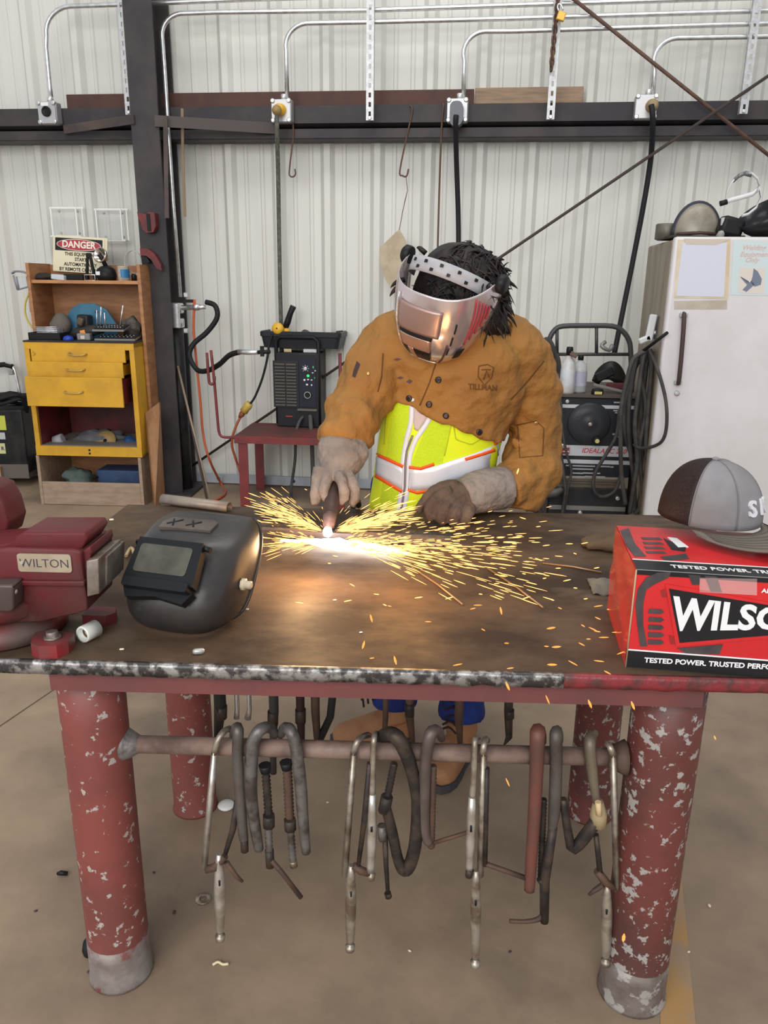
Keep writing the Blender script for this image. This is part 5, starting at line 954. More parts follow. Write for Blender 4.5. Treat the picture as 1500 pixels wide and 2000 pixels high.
# hutch
hut = thing('wooden_hutch', 'orange plywood hutch standing on the yellow cabinet', 'hutch', mx=CM)
hy0, hy1 = .20, .445; a = LP(CM, 63, 515, hy0); b = LP(CM, 268, 515, hy0); hx0, hx1 = a.x, b.x+.01; hz = a.z; sz_ = LP(CM, 160, 548, hy0).z
obj('back_panel', MB().bx((hx0, hy1-.012, zt_+.007), (hx1, hy1, hz)), HUTW, hut, True)
obj('side_panel', MB().bx((hx0-.02, hy0-.05, zt_+.007), (hx0, hy1, hz+.004)), HUTW, hut, True); obj('side_panel', MB().prism([(hy0-.02, .0), (hy1, .0), (hy1, hz+.002), (hy0-.06, hz+.002)], 0, .02, MX.Translation((W+.004, 0, 0)) @ MX(((0, 0, 1, 0), (1, 0, 0, 0), (0, 1, 0, 0), (0, 0, 0, 1)))), HUTW, hut, True)
obj('shelf', MB().bx((hx0, hy0-.03, sz_-.014), (W+.003, hy1-.013, sz_)), HUTW, hut, True)
obj('front_strip', MB().bx((hx0, hy0-.036, sz_-.018), (W+.003, hy0-.03, sz_+.002)), mat('orange_wood_edge', (.50, .24, .09), (.40, .18, .07), 9, rough=.55), hut, True)
def onS(x, y, c): p = LP(CM, x, y, c); return p
# danger sign
sc = [LP(CM, *p, .36) for p in ((97, 465), (197, 459), (205, 531), (103, 535))]; sb = sum(sc, V())/4
sw, sh = (sc[1]-sc[0]).length, (sc[3]-sc[0]).length
SM = CM @ MX.Translation((sb.x, .385, sb.z)) @ MX.Rotation(R(3), 4, 'Y') @ MX.Rotation(R(90-8), 4, 'X')
sg = thing('danger_sign', 'cream danger sign with black and red header leaning on the hutch', 'sign', mx=SM @ MX.Translation((0, -sh/2, 0)))
CRM = mat('cream_sign', (.72, .66, .46), rough=.5); SBK = mat('sign_black', (.015, .014, .016), rough=.5); SRD = mat('sign_red', (.40, .02, .04), rough=.5); SWH = mat('sign_white', (.78, .74, .62), rough=.5)
o = MX.Translation((0, sh/2, 0))
obj('plate', MB().prism(rrect(sw, sh, .006), -.003, 0, o), CRM, sg, True); obj('plate', MB().prism(rrect(sw, sh, .006), -.008, -.004, o @ MX.Translation((.016, .006, 0))), CRM, sg, True, label='second plate behind, slightly offset')
obj('black_header', MB().prism(rrect(sw*.92, sh*.36, .003, 2, 0, sh*.28), 0, .0008, o), SBK, sg, True)
obj('white_oval', MB().prism([(sw*.43*cos(2*pi*i/40), sh*.28+sh*.165*sin(2*pi*i/40)) for i in range(40)], .0008, .0014, o), SWH, sg, True); obj('red_oval', MB().prism([(sw*.42*cos(2*pi*i/40), sh*.28+sh*.15*sin(2*pi*i/40)) for i in range(40)], .0014, .002, o), SRD, sg, True)
obj('lettering', MB().text('DANGER', sh*.26, o @ MX.Translation((0, sh*.28, .0022)), .0003, .0018, sx=.95), SWH, sg, True)
for i, s in enumerate(('THIS EQUIPMENT', 'STARTS', 'AUTOMATICALLY', 'BY REMOTE CONTROL')): obj('lettering', MB().text(s, sh*.135, o @ MX.Translation((.012 if i != 1 else .02, sh*(.01-.145*i), .0006)), .0003, .0008, sx=.9), SBK, sg, True)
# shelf things
def put(x, yb, c): p = LP(CM, x, yb, c); return CM @ V((p.x, c, sz_))
p = put(209, 545, .27); t = thing('trouble_light', 'chrome reflector lamp on a round black base on the hutch shelf', 'lamp', p)
obj('base', MB().lathe([(.03, 0), (.055, .004), (.062, .03), (.055, .07), (.035, .085), (.02, .09)], MX.Translation(p), 22), BLACK, t)
obj('white_tag', MB().box(p+V((-.03, -.056, .045)), (.028, .004, .022)), mat('white_tag', (.8, .8, .8)), t)
obj('neck', MB().tube([p+V((0, 0, .085)), p+V((-.015, -.005, .13)), p+V((-.03, -.02, .16))], .014, 10), BLACK, t)
rm = aim(p+V((-.022, -.0, .15)), p+V((-.06, -.12, .19))); obj('reflector', MB().lathe([(.012, -.05), (.03, -.03), (.045, .0), (.048, .02), (.043, .018), (.03, -.008), (.012, -.02)], rm, 22), mat('chrome_reflector', (.62, .56, .50), rough=.15, metal=.9), t, label='chrome reflector')
p = put(242, 543, .25); t = thing('paint_can', 'white and blue tin can on the hutch shelf', 'can', p); obj('can', MB().lathe([(.034, 0), (.036, .003), (.036, .085), (.038, .088), (.034, .09)], MX.Translation(p), 24), mat('dirty_white_can', (.55, .5, .42), (.35, .30, .24), 20, rough=.5), t); q = MB(); q.grid(lambda u, v: p+V((.0368*cos(R(-95+110*u)), .0368*sin(R(-95+110*u)), .02+.05*v)), 10, 2); obj('blue_label', q, mat('blue_label', (.02, .17, .38), rough=.4), t)
p = put(179, 545, .25); t = thing('stand_clip', 'tall black clip stand with chrome foot on the hutch shelf', 'stand', p); q = MB(); q.prism([(-.035, .0), (-.02, .0), (-.004, .14), (.004, .14), (.022, .0), (.035, .0), (.014, .165), (-.01, .165)], 0, .02, VERT(p)); obj('legs', q, BLACK, t); q = MB(); q.tube([p+V((x, -.022, z)) for x, z in ((-.034, .002), (-.034, .035), (.034, .035), (.034, .002), (-.034, .002))], .0035, 6); obj('wire_foot', q, GALV, t)
p = put(120, 545, .27); solo('white_paper', MB().box(p+V((.0, 0, .018)), (.085, .10, .03), MX.Rotation(R(6), 3, 'Y'), .003), mat('bluish_paper', (.55, .62, .66), rough=.7), 'pale blue paper bundle on the hutch shelf', 'paper')
p = put(85, 545, .27); q = MB(); q.ell(p+V((0, 0, .02)), (.075, .06, .022)); 
for v in q.b.verts: v.co.z += .012*noise.noise(v.co*30)
solo('black_glove', q, mat('dark_cloth', (.04, .035, .03), rough=.9), 'dark crumpled glove at the left end of the hutch shelf', 'glove')
p = put(150, 545, .29); solo('black_case', MB().box(p+V((0, 0, .02)), (.13, .09, .038), None, .004), BLACK, 'low black case on the hutch shelf below the danger sign', 'case')
p = put(262, 545, .27); t = thing('face_goggles', 'clear goggles with thin strap at the right end of the hutch shelf', 'goggles', p); q = MB(); q.tube([p+V((.055*cos(a*pi/8), 0, .11+.075*sin(a*pi/8))) for a in range(17)], .004, 6); q.tube([p+V((.05*cos(a*pi/8), .02, .115+.07*sin(a*pi/8))) for a in range(17)], .003, 6); obj('frame', q, mat('smoky_clear', (.5, .5, .5), rough=.2, alpha=.6), t); obj('foot', MB().lathe([(.016, 0), (.016, .04), (.01, .045)], MX.Translation(p), 12), BLACK, t)
# face shield hanging at left of hutch
p = CM @ LP(CM, 44, 535, .2); t = thing('face_shield', 'clear face shield frame hanging on the left side of the hutch', 'shield', p)
def shp(x, y): return CM @ LP(CM, x, y, .18)
q = MB().tube([shp(24, 534), shp(30, 530), shp(45, 531), shp(58, 536)], .016, 8, sub=3, flat=.4); obj('visor_band', q, mat('grey_visor', (.22, .24, .28), rough=.4), t)
q = MB()
for P in ([(26, 538), (34, 566)], [(32, 540), (37, 564)], [(34, 566), (56, 560)], [(52, 540), (56, 562)]): q.tube([shp(*a) for a in P], .005, 6)
obj('shield_frame', q, MAT['grey_visor'], t, kind='stuff'); q = MB(); q.skin([q.ring([shp(26, 538), shp(54, 540)]), q.ring([shp(34, 566), shp(56, 560)])], False, False, False); obj('clear_window', q, mat('hazy_clear', (.6, .65, .68), rough=.15, alpha=.3), t, mods=(('SOLIDIFY', dict(thickness=.003)),))
cable('air_line', [shp(56, 575), shp(50, 590), shp(49, 610), shp(55, 628), shp(64, 640)], .006, mat('yellow_line', (.55, .45, .08), rough=.5), 'yellow cord looping out left of the hutch', 'cord'); cable('air_line', [shp(57, 570), shp(59, 590), shp(61, 610)], .006, mat('red_line_cord', (.35, .05, .03), rough=.5), 'short red cord behind the left hutch side', 'cord')
# on the cabinet top
def top(x, y): c = .02+(657-y)/17*.11; p = LP(CM, x, 655, c); return CM @ V((p.x, c, zt_+.006))
def tbox(name, x0, x1, yf, h, dep, m, label, cat, rz=0, bev=.003): a, b = top(x0, yf), top(x1, yf); w_ = (b-a).length; mt = MX.Translation((a+b)/2) @ MX.Rotation(CR_+rz, 4, 'Z'); return mt, w_
mt, w_ = tbox('', 55, 118, 657, 0, 0, 0, '', ''); t = thing('parts_tray', 'black plastic tray holding a wire rack on the cabinet top', 'tray', mx=mt)
q = MB(); q.bx((-w_/2, 0, 0), (w_/2, .13, .006)); q.bx((-w_/2, 0, 0), (w_/2, .006, .045)); q.bx((-w_/2, .124, 0), (w_/2, .13, .045)); q.bx((-w_/2, 0, 0), (-w_/2+.006, .13, .045)); q.bx((w_/2-.006, 0, 0), (w_/2, .13, .045)); obj('tray', q, BLACK, t, True)
q = MB(); q.bx((-.06, .03, .006), (.07, .11, .07)); obj('wire_rack', q, mat('grey_white_rack', (.5, .5, .52), (.3, .3, .31), 30, rough=.4, metal=.4), t, True)
q = MB(); 
for i in range(4): q.tube([(-.07, .028, .04+.012*i), (.07, .028, .042+.012*i)], .003, 5)
obj('rack_wire', q, GALV, t, True, kind='stuff')
p = top(112, 640); q = MB(); q.ell(p+V((0, .05, .075)), (.065, .05, .085), MX.Rotation(R(18), 3, 'Y'))
for v in q.b.verts: v.co += .012*V((noise.noise(v.co*20), noise.noise(v.co*20+V((5, 0, 0))), 0))
solo('cloth_pouch', q, mat('grey_brown_cloth', (.13, .11, .09), (.09, .08, .065), 8, rough=.9), 'grey brown cloth pouch slumped on the cabinet top', 'pouch')
p = top(160, 640)+V((0, .12, 0)); t = thing('arched_bracket', 'blue arched metal bracket standing behind the grinder', 'bracket', p); o = [(-.17, .0), (-.165, .09), (-.11, .18), (-.05, .215), (.05, .215), (.12, .18), (.18, .08), (.18, 0)]
obj('plate', MB().prism(o, 0, .012, VERT(p, CR_)), mat('blue_paint', (.04, .17, .28), (.03, .12, .2), 8, rough=.5), t)
for x in (-.075, .055): obj('keyhole', MB().lathe([(.009, .012), (.009, .014)], VERT(p+V((x, 0, .165)), CR_), 10), BLACK, t)
p = top(165, 645)+V((0, .03, 0)); t = thing('angle_grinder', 'black greasy grinder with orange sticker on the cabinet top', 'grinder', p)
obj('motor', MB().box(p+V((-.02, .03, .085)), (.075, .08, .13), MX.Rotation(R(4), 3, 'Y'), .012, 2), BLACKM, t); obj('body', MB().tube([p+V((-.10, 0, .02)), p+V((-.05, -.01, .04)), p+V((.03, -.01, .055)), p+V((.11, 0, .07))], [.02, .034, .036, .028], 12), mat('greasy_black', (.035, .03, .027), rough=.5), t)
obj('gear_head', MB().box(p+V((-.02, -.02, .11)), (.04, .04, .05), MX.Rotation(R(20), 3, 'Y'), .01, 2), mat('brown_gear', (.12, .09, .06), rough=.5, metal=.4), t); obj('sticker', MB().box(p+V((.0, -.049, .045)), (.032, .004, .03), MX.Rotation(R(-12), 3, 'Y')), mat('orange_sticker', (.8, .28, .03), rough=.5), t, label='orange square sticker')
p = top(133, 655); solo('round_lid', MB().lathe([(.03, 0), (.034, .008), (.026, .024), (.005, .032)], MX.Translation(p), 18), mat('royal_blue', (.01, .04, .35), rough=.4), 'royal blue round lid on the cabinet top', 'lid')
p = top(162, 654); t = thing('small_vise', 'small grey metal fixture in front of the grinder', 'fixture', p); obj('block', MB().box(p+V((0, .02, .022)), (.085, .04, .042), None, .005), mat('grey_fixture', (.25, .25, .26), rough=.4, metal=.5), t); obj('pad', MB().box(p+V((0, -.004, .02)), (.025, .008, .02)), mat('cream_pad', (.6, .55, .45)), t)
for k, (yf, dz, lab) in enumerate(((654, 0., 'lower'), (642, .055, 'upper'))):
    a = top(184-(3 if k else 0), 654); b = top(262-(20 if k else 0), 654); w_ = (b-a).length; mt = MX.Translation((a+b)/2+V((0, 0, dz))) @ MX.Rotation(CR_+R(3), 4, 'Z') @ MX.Rotation(R(6 if k == 0 else 9), 4, 'X'); t = thing('drill_index', '%s open drill bit index with steel holes on the cabinet top' % lab, 'drill index', mx=mt, group='drill bit indexes')
    obj('case', MB().bx((-w_/2, 0, 0), (w_/2, .13, .012), .002), mat('steel_tray', (.34, .33, .33), rough=.35, metal=.7), t, True); obj('insert', MB().bx((-w_/2+.01, .012, .012), (w_/2-.004, .128, .02)), BLACKM, t, True)
    for i in range(9):
        for j in range(2): obj('drill_hole', MB().lathe([(.004, .02), (.006, .0215), (.004, .023)], MX.Translation((-w_/2+.03+i*(w_-.06)/8, .035+.05*j, 0)), 8), GALV, t, True)
    if k:
        for x, h, dx in ((-.08, .10, .01), (-.06, .12, .02), (-.03, .085, .005), (.06, .13, .035)): obj('drill_bit', MB().tube([(x, .05, .02), (x+dx, .055, .02+h)], .004, 6), GALV, t, True)
p = top(245, 640)+V((0, .1, 0)); q = MB(); q.ell(p+V((0, 0, .07)), (.07, .04, .065)); 
for v in q.b.verts: v.co += .02*V((noise.noise(v.co*30), 0, noise.noise(v.co*30+V((9, 0, 0)))))
solo('wire_brush', q, mat('dark_tangle', (.06, .05, .045), (.12, .11, .1), 30, rough=.7), 'dark tangled wire brush head behind the drill indexes', 'brush')
# boards leaning beside the cabinet
def lean(pts, yb, yt, m, label, th=.018):
    a, b, c, d = pts; pa, pb = PZ(*a, 0.005), PZ(*b, .005); Yt = (pa.y+pb.y)/2+.06; pc, pd = PY(*c, Yt), PY(*d, Yt)
    q = MB(); n = V((-.05, -1, 0)).normalized()*th; q.skin([q.ring([pa, pb, pc, pd]), q.ring([x+n for x in (pa, pb, pc, pd)])], True, True, False); return solo('plywood_board', q, m, label, 'board', 'boards leaning beside the cabinet')
lean([(291, 964), (317, 960), (308, 732), (273, 757)], 0, 0, mat('brown_ply', (.27, .16, .085), (.20, .115, .06), 6, rough=.65), 'tall brown plywood board leaning behind the shorter one')
lean([(303, 993), (322, 978), (313, 785), (286, 806)], 0, 0, mat('orange_ply', (.36, .19, .09), (.28, .14, .065), 6, rough=.6, stretch=(3, 3, 1)), 'shorter orange plywood board leaning at the column foot')
lean([(290, 965), (300, 968), (292, 868), (282, 866)], 0, 0, mat('purple_board', (.09, .05, .055), rough=.7), 'narrow dark maroon board leaning behind the plywood')
for a, b, c_, n in (((415, 995), (347, 715), (.35, .27, .2), 'tan'), ((409, 998), (352, 730), (.10, .10, .09), 'dark')):
    pa = PZ(*a, .008); pb = PY(*b, 4.97); solo('steel_rod', MB().tube([pa, pb], .0075, 8), mat(n+'_rod', c_, rough=.5, metal=.3), n+' thin steel rod leaning against the column', 'rod', 'rods leaning at the column')
# far left: welder cart
kb = PZ(20, 950, 0); KM = MX.Translation(kb) @ MX.Rotation(R(8), 4, 'Z'); kt = thing('welder_cart', 'black wheeled welder with chrome handle at the far left', 'welder', mx=KM)
a = LP(KM, -60, 930); b = LP(KM, 42, 800); c = LP(KM, 25, 940)
obj('body', MB().bx((a.x, 0, .09), (b.x, .30, b.z), .012, 2), BLACKM, kt, True); obj('lower_skirt', MB().bx((a.x+.002, -.004, .06), (b.x-.002, .29, .16)), mat('brown_dust_panel', (.13, .11, .10), rough=.6), kt, True)
hp_ = [LP(KM, x, y, .22) for x, y in ((-40, 722), (0, 712), (24, 715), (33, 740), (40, 775))]; obj('handle', MB().tube(hp_, .013, 8, sub=3), GALV, kt, True, label='chrome handle')
obj('handle_grip', MB().tube([LP(KM, -20, 716, .22), LP(KM, 8, 712, .22), LP(KM, 26, 717, .22)], .018, 8, sub=2), BLACK, kt, True)
obj('latch', MB().box(LP(KM, 22, 727, .20), (.03, .03, .035), None, .004), mat('grey_latch', (.3, .3, .31), rough=.5), kt, True)
wc = LP(KM, 68, 928, .2); obj('wheel', MB().lathe([(.03, -.02), (.085, -.02), (.095, -.01), (.095, .01), (.085, .02), (.03, .02)], MX.Translation((b.x+.05, .2, .096)) @ MX.Rotation(pi/2, 4, 'Y'), 24), BLACKR, kt, True); obj('axle', MB().tube([(b.x, .2, .096), (b.x+.05, .2, .096)], .012, 8), GALV, kt, True)
for (y0, y1), m in (((812, 840), mat('yellow_green_sticker', (.55, .60, .08), rough=.4)), ((845, 858), mat('grey_sticker', (.5, .52, .55), rough=.4)), ((866, 886), mat('yellow_white_sticker', (.62, .62, .30), rough=.4))):
    p0, p1 = LP(KM, -8, y1, -.004), LP(KM, 9, y0, -.004); obj('sticker', MB().bx((p0.x, -.0035, p0.z), (p1.x, 0, p1.z)), m, kt, True)
p0 = LP(KM, 1, 876, -.004); obj('lettering', MB().text('R', .035, VERT((p0.x+.015, -.005, p0.z)), .0004, .001), mat('purple_ink', (.06, .03, .2)), kt, True)
q = MB(); q.tube([LP(KM, x, y, c) for x, y, c in ((-30, 790, -.0), (5, 778, -.02), (35, 772, .0), (52, 785, .05), (53, 805, .1), (45, 790, .2), (10, 785, .22), (-30, 780, .2))], .012, 8, sub=5); q.tube([LP(KM, x, y, c) for x, y, c in ((-30, 798, -.0), (12, 787, -.02), (40, 780, .0), (50, 795, .05), (46, 810, .1))], .012, 8, sub=5); obj('coiled_cable', q, BLACKR, kt, True)
lump('black_bag', KM, 20, 775, .15, (.16, .1, .03), mat('black_cloth', (.022, .022, .022), rough=.9), 'black cloth bundle draped on the far left welder', 'bundle', 0, .6)
p = PZ(5, 945, 0); solo('cardboard_box', MB().box(p+V((-.03, -.05, .075)), (.16, .14, .15), MX.Rotation(R(12), 3, 'Z'), .002), mat('cardboard', (.42, .29, .17), rough=.7), 'small cardboard box on the floor at the far left', 'box')
# ---------------------------------------------------------------- plasma cutter on its red stand
RTB = mat('red_stand_paint', (.20, .028, .03), (.14, .024, .026), 8, rough=.45)
rf = PZ(477, 990, 0); RM = MX.Translation(rf) @ MX.Rotation(R(2), 4, 'Z'); rt_ = thing('red_stand', 'small red steel stand under the plasma cutter', 'stand', mx=RM)
a = LP(RM, 457, 852, -.02); rz_ = a.z; bk = LH(RM, 520, 806, rz_); rw = .70
DUST = mat('dusty_red_top', (.10, .05, .042), (.17, .045, .045), 5, rough=.7)
obj('top_plate', MB().bx((a.x, -.02, rz_-.008), (a.x+rw, .48, rz_)), DUST, rt_, True); obj('front_rail', MB().bx((a.x, -.022, rz_-.045), (a.x+rw, -.014, rz_+.001)), RTB, rt_, True); obj('side_rail', MB().bx((a.x, -.013, rz_-.045), (a.x+.008, .48, rz_-.009)), RTB, rt_, True)
for x, y in ((a.x+.02, .0), (a.x+.02, .44), (a.x+rw-.06, .0), (a.x+rw-.06, .44)): q = MB(); q.bx((x, y-.008, 0.001), (x+.06, y, rz_-.009)); q.bx((x, y, 0.001), (x+.008, y+.05, rz_-.009)); obj('leg', q, RTB, rt_, True)
q = MB(); q.tube([LP(RM, x, y, .0) for x, y in ((462, 853), (440, 854), (429, 848), (425, 820), (419, 750), (412, 684))], .009, 8, sub=3); obj('hook_rod', q, RTB, rt_, True); q = MB(); q.tube([LP(RM, x, y, -.005) for x, y in ((404, 689), (408, 742), (412, 750), (418, 748), (419, 735))], .009, 8, sub=3); obj('hook_rod', q, RTB, rt_, True)
obj('rear_rod', MB().tube([LP(RM, 664, 690, .3), LP(RM, 665, 755, .3), LP(RM, 665, 850, .3)], .011, 8), RTB, rt_, True)
wf = RM @ LH(RM, 541, 833, rz_); WMX = MX.Translation(V((wf.x, wf.y, wf.z+.001))) @ MX.Rotation(R(-3), 4, 'Z'); pcx = thing('plasma_cutter', 'black plasma cutter with green light and louvred front', 'plasma cutter', mx=WMX)
a = LP(WMX, 538, 832); b = LP(WMX, 620, 690); pw_, ph_ = b.x-a.x, b.z
obj('body', MB().bx((0.006, .01, 0.004), (pw_-.006, .19, ph_), .008, 2), BLACKM, pcx, True); obj('bezel', MB().bx((0, 0, 0), (pw_, .02, ph_+.0), .008, 2), mat('black_bezel', (.022, .024, .028), rough=.35), pcx, True)
hz_ = LP(WMX, 570, 657).z; q = MB(); q.tube([(.005, .012, .02), (.004, .012, ph_*.7), (.006, .012, hz_-.03), (.035, .012, hz_-.005), (pw_-.04, .012, hz_-.005), (pw_-.008, .012, hz_-.03), (pw_-.006, .012, ph_*.7), (pw_-.006, .012, .02)], .013, 8); obj('handle', q, BLACK, pcx, True)
l0, l1 = LP(WMX, 538, 792), LP(WMX, 580, 708)
obj('louvre_panel', MB().bx((l0.x-.01, -.004, l0.z-.01), (l1.x+.01, 0, l1.z+.01), .002), mat('dark_panel', (.03, .031, .034), rough=.5), pcx, True)
LOU = mat('louvre_grey', (.12, .11, .10), rough=.5)
for i in range(14):
    z = l0.z+(l1.z-l0.z)*(i+.3)/14
    for s in (0, 1): x0 = l0.x+(l1.x-l0.x)*(.02+.5*s); obj('louvre', MB().box((x0+(l1.x-l0.x)*.23, -.009, z), ((l1.x-l0.x)*.44, .012, .006), MX.Rotation(R(35), 3, 'X')), LOU, pcx, True)
c0, c1 = LP(WMX, 585, 795), LP(WMX, 617, 702); obj('control_panel', MB().bx((c0.x, -.004, c0.z), (c1.x, 0, c1.z), .002), mat('blue_black_panel', (.022, .025, .038), rough=.4), pcx, True)
WHI = mat('panel_white', (.75, .75, .75), rough=.4)
k0 = LP(WMX, 597, 720); obj('knob', MB().lathe([(.014, .0), (.014, .012), (.008, .014)], VERT((k0.x, -.004, k0.z)), 14), mat('silver_knob', (.6, .6, .6), rough=.3, metal=.5), pcx, True)
for i in range(7): aa = R(-40+44*i); obj('dial_mark', MB().box((k0.x+.021*cos(aa), -.005, k0.z+.021*sin(aa)), (.006, .002, .003), MX.Rotation(-aa, 3, 'Y')), WHI, pcx, True)
k0 = LP(WMX, 602, 771); obj('knob', MB().lathe([(.021, .0), (.021, .012), (.018, .016)], VERT((k0.x, -.004, k0.z)), 18), BLACK, pcx, True); obj('knob_ring', MB().tube([V((k0.x+.021*cos(i*pi/12), -.02, k0.z+.021*sin(i*pi/12))) for i in range(25)], .0016, 5, caps=False), WHI, pcx, True)
k0 = LP(WMX, 602, 734); obj('indicator_light', MB().lathe([(.009, 0), (.008, .003), (.003, .005)], VERT((k0.x, -.004, k0.z)), 14), mat('green_light', (.02, .6, .08), emit=(.03, 1, .15), es=1.6), pcx, True, label='glowing green indicator light')
for x, y, w_, h_ in ((595, 742, .012, .012), (602, 741, .012, .008), (609, 742, .012, .006), (615, 738, .004, .012), (600, 751, .014, .01), (609, 752, .008, .01), (612, 717, .008, .014), (616, 724, .007, .008), (611, 728, .01, .006)): k0 = LP(WMX, x, y); obj('panel_mark', MB().box((k0.x, -.005, k0.z), (w_, .002, h_)), WHI if (x+y) % 3 else mat('mark_green', (.1, .5, .15)), pcx, True)
k0 = LP(WMX, 565, 813); obj('badge', MB().box((k0.x, -.002, k0.z), (.045, .003, .008)), mat('badge_red', (.4, .03, .03)), pcx, True); k0 = LP(WMX, 603, 802); obj('ledge', MB().bx((c0.x-.01, -.018, k0.z), (c1.x+.005, 0, k0.z+.012)), mat('dusty_ledge', (.14, .12, .10), rough=.7), pcx, True)
k0 = LP(WMX, 560, 674); obj('warning_label', MB().box((k0.x, .02, ph_+.012), (.05, .003, .02)), mat('tan_label', (.5, .4, .22)), pcx, True); k0 = LP(WMX, 605, 680); obj('latch', MB().box((k0.x, .03, ph_+.012), (.10, .03, .024), None, .004), GALVM, pcx, True)
# tray on top
a = LP(WMX, 516, 660, .14); b = LP(WMX, 672, 645, .14); lt = thing('plastic_tray', 'black plastic case lid lying on the plasma cutter', 'case', mx=WMX @ MX.Translation((0, 0, ph_)))
zz = b.z-ph_; q = MB(); w0 = b.x-a.x
for (s, z, i) in ((0, .0, 0),): pass
rg = [q.ring([V((a.x+w0/2+x, .15+y, z)) for x, y in rrect(w0*k, .24*k, .03)]) for k, z in ((.92, .026), (.97, .095), (1.0, .10), (1.0, .128), (.97, .133), (.95, .128), (.93, .06))]
q.skin(rg, True, True, False); obj('tray', q, mat('black_case', (.022, .024, .03), rough=.35), lt, True); lump('wire_nest', WMX, 598, 650, .10, (.035, .03, .02), mat('wire_nest', (.12, .11, .10), (.06, .055, .05), 60, rough=.6), 'small nest of grey wire on the black case lid', 'wire', 0, .6)
def wp_(x, y, c): return WMX @ LP(WMX, x, y, c)
t = thing('grinder_plug', 'yellow round connector with black handle on top of the plasma cutter', 'connector', wp_(545, 650, .09)); p = wp_(544, 642, .06); q = MB(); q.lathe([(.02, -.02), (.036, -.01), (.040, .02), (.030, .035), (.006, .036)], aim(p, p+V((-.1, -1, .1))), 18); q.ell(p+V((.04, .03, -.015)), (.03, .025, .02)); obj('yellow_body', q, YELPL, t); obj('hole', MB().lathe([(.005, 0), (.005, .002)], aim(p+V((-.003, -.036, .004)), p+V((-.1, -1, .1))), 10), BLACK, t)
obj('black_handle', MB().tube([wp_(557, 640, .10), wp_(562, 628, .10), wp_(567, 612, .10), wp_(573, 598, .10)], [.02, .022, .019, .021], 12), BLACK, t)
cable('power_cord', [wp_(535, 645, .06), wp_(526, 670, -.01), wp_(522, 700, -.03), wp_(512, 740, -.05), wp_(498, 775, -.05), wp_(489, 788, -.05)], .008, BLACKR, 'thin black cord running down to the yellow connector', 'cord')
p, p2 = wp_(488, 787, -.05), wp_(476, 804, -.05); t = thing('cord_connector', 'yellow cord connector hanging at the front of the red stand', 'connector', p2); obj('shell', MB().tube([p, p+(p2-p)*.3, p+(p2-p)*.6, p2], [.024, .03, .026, .028], 12), mat('brass_yellow_shell', (.55, .38, .08), rough=.45), t); obj('tail', MB().tube([p2, p2+(p2-p)*.35, p2+(p2-p)*.7], [.018, .02, .010], 10), mat('orange_tail', (.28, .08, .03), rough=.5), t)
cable('extension_cord', [wp_(470, 814, -.05), wp_(462, 830, -.06), wp_(455, 850, -.07), wp_(453, 870, -.06), wp_(460, 895, -.04), wp_(468, 920, -.03), PZ(485, 985, .01), PZ(470, 992, .01)], .0085, mat('dull_orange_cord', (.38, .09, .04), rough=.5), 'orange cord hanging down the front left leg of the red stand', 'cord')
cable('work_lead', [wp_(592, 814, 0), wp_(584, 825, -.05), wp_(578, 850, -.06), wp_(576, 900, -.05), wp_(569, 950, -.03), PZ(566, 978, .012), PZ(540, 985, .012)], .010, DKGREY, 'dark cable hanging from the plasma cutter front, left one', 'cable'); cable('work_lead', [wp_(606, 812, 0), wp_(607, 830, -.05), wp_(609, 860, -.06), wp_(611, 920, -.05), PZ(612, 980, .012), PZ(640, 985, .012)], .014, DKGREY, 'thicker dark cable hanging from the plasma cutter front, right one', 'cable')
# ================================================================ RIGHT BACKGROUND
fm_ = MX.Translation((PY(1318, 465, 3.9).x, 3.9, 0)) @ MX.Rotation(R(-2.5), 4, 'Z'); fz = LP(fm_, 1400, 462).z; FW = .78
FRW = mat('scuffed_fridge_white', (.62, .60, .60), (.68, .66, .68), 3, rough=.4, bump=.02, bsc=200, c3=(.50, .42, .28), sc3=2.4, lo3=.66, hi3=.85); FRS = mat('rusty_fridge_side', (.27, .23, .17), (.20, .15, .10), 3.5, rough=.5, stretch=(3, 3, .6), c3=(.13, .06, .03), sc3=5, lo3=.64, hi3=.74)
fr_ = thing('refrigerator', 'old white refrigerator with a rusty brown side at the right', 'refrigerator', mx=fm_)
obj('cabinet', MB().bx((0, .075, .02), (FW, .70, fz-.01), .012, 2), FRS, fr_, True); obj('door_seal', MB().bx((.008, .055, .03), (FW-.008, .075, fz-.015)), mat('dirty_seal', (.14, .11, .08), rough=.8), fr_, True)
door = obj('door', MB().bx((0, 0, .03), (FW, .055, fz), .014, 3), FRW, fr_, True)
obj('base_rail', MB().bx((.01, .05, 0), (FW-.01, .68, .03)), BLACK, fr_, True)
def fq(x, y, c=0.): return LP(fm_, x, y, c)
h0, h1 = fq(1334, 615), fq(1323, 746); q = MB(); q.tube([(h0.x, -.002, h0.z), (h0.x, -.03, h0.z-.008), ((h0.x+h1.x)/2, -.04, (h0.z+h1.z)/2), (h1.x, -.03, h1.z+.008), (h1.x, -.002, h1.z)], .011, 8, sub=4); obj('door_handle', q, mat('rust_brown_handle', (.07, .045, .04), rough=.45), door, True, label='rusty brown bar handle')
for p in (h0, h1): obj('handle_mount', MB().box((p.x, -.012, p.z), (.035, .024, .022), None, .004), GALVM, door, True)
p = fq(1322, 768); obj('lock', MB().lathe([(.013, 0), (.013, .006), (.006, .008)], VERT((p.x, -.001, p.z)), 14), GALVM, door, True)
def sheet(name, pts, m, c, lab, par=None): q = MB(); P = [fq(*a, -c) for a in pts]; q.skin([q.ring([V((p.x, -c, p.z)) for p in P]), q.ring([V((p.x, -.0004, p.z)) for p in P])], True, True, False); return obj(name, q, m, par or fr_, True, label=lab)
TAPE = mat('yellowed_tape', (.58, .46, .30), (.66, .58, .46), 6, rough=.35); 
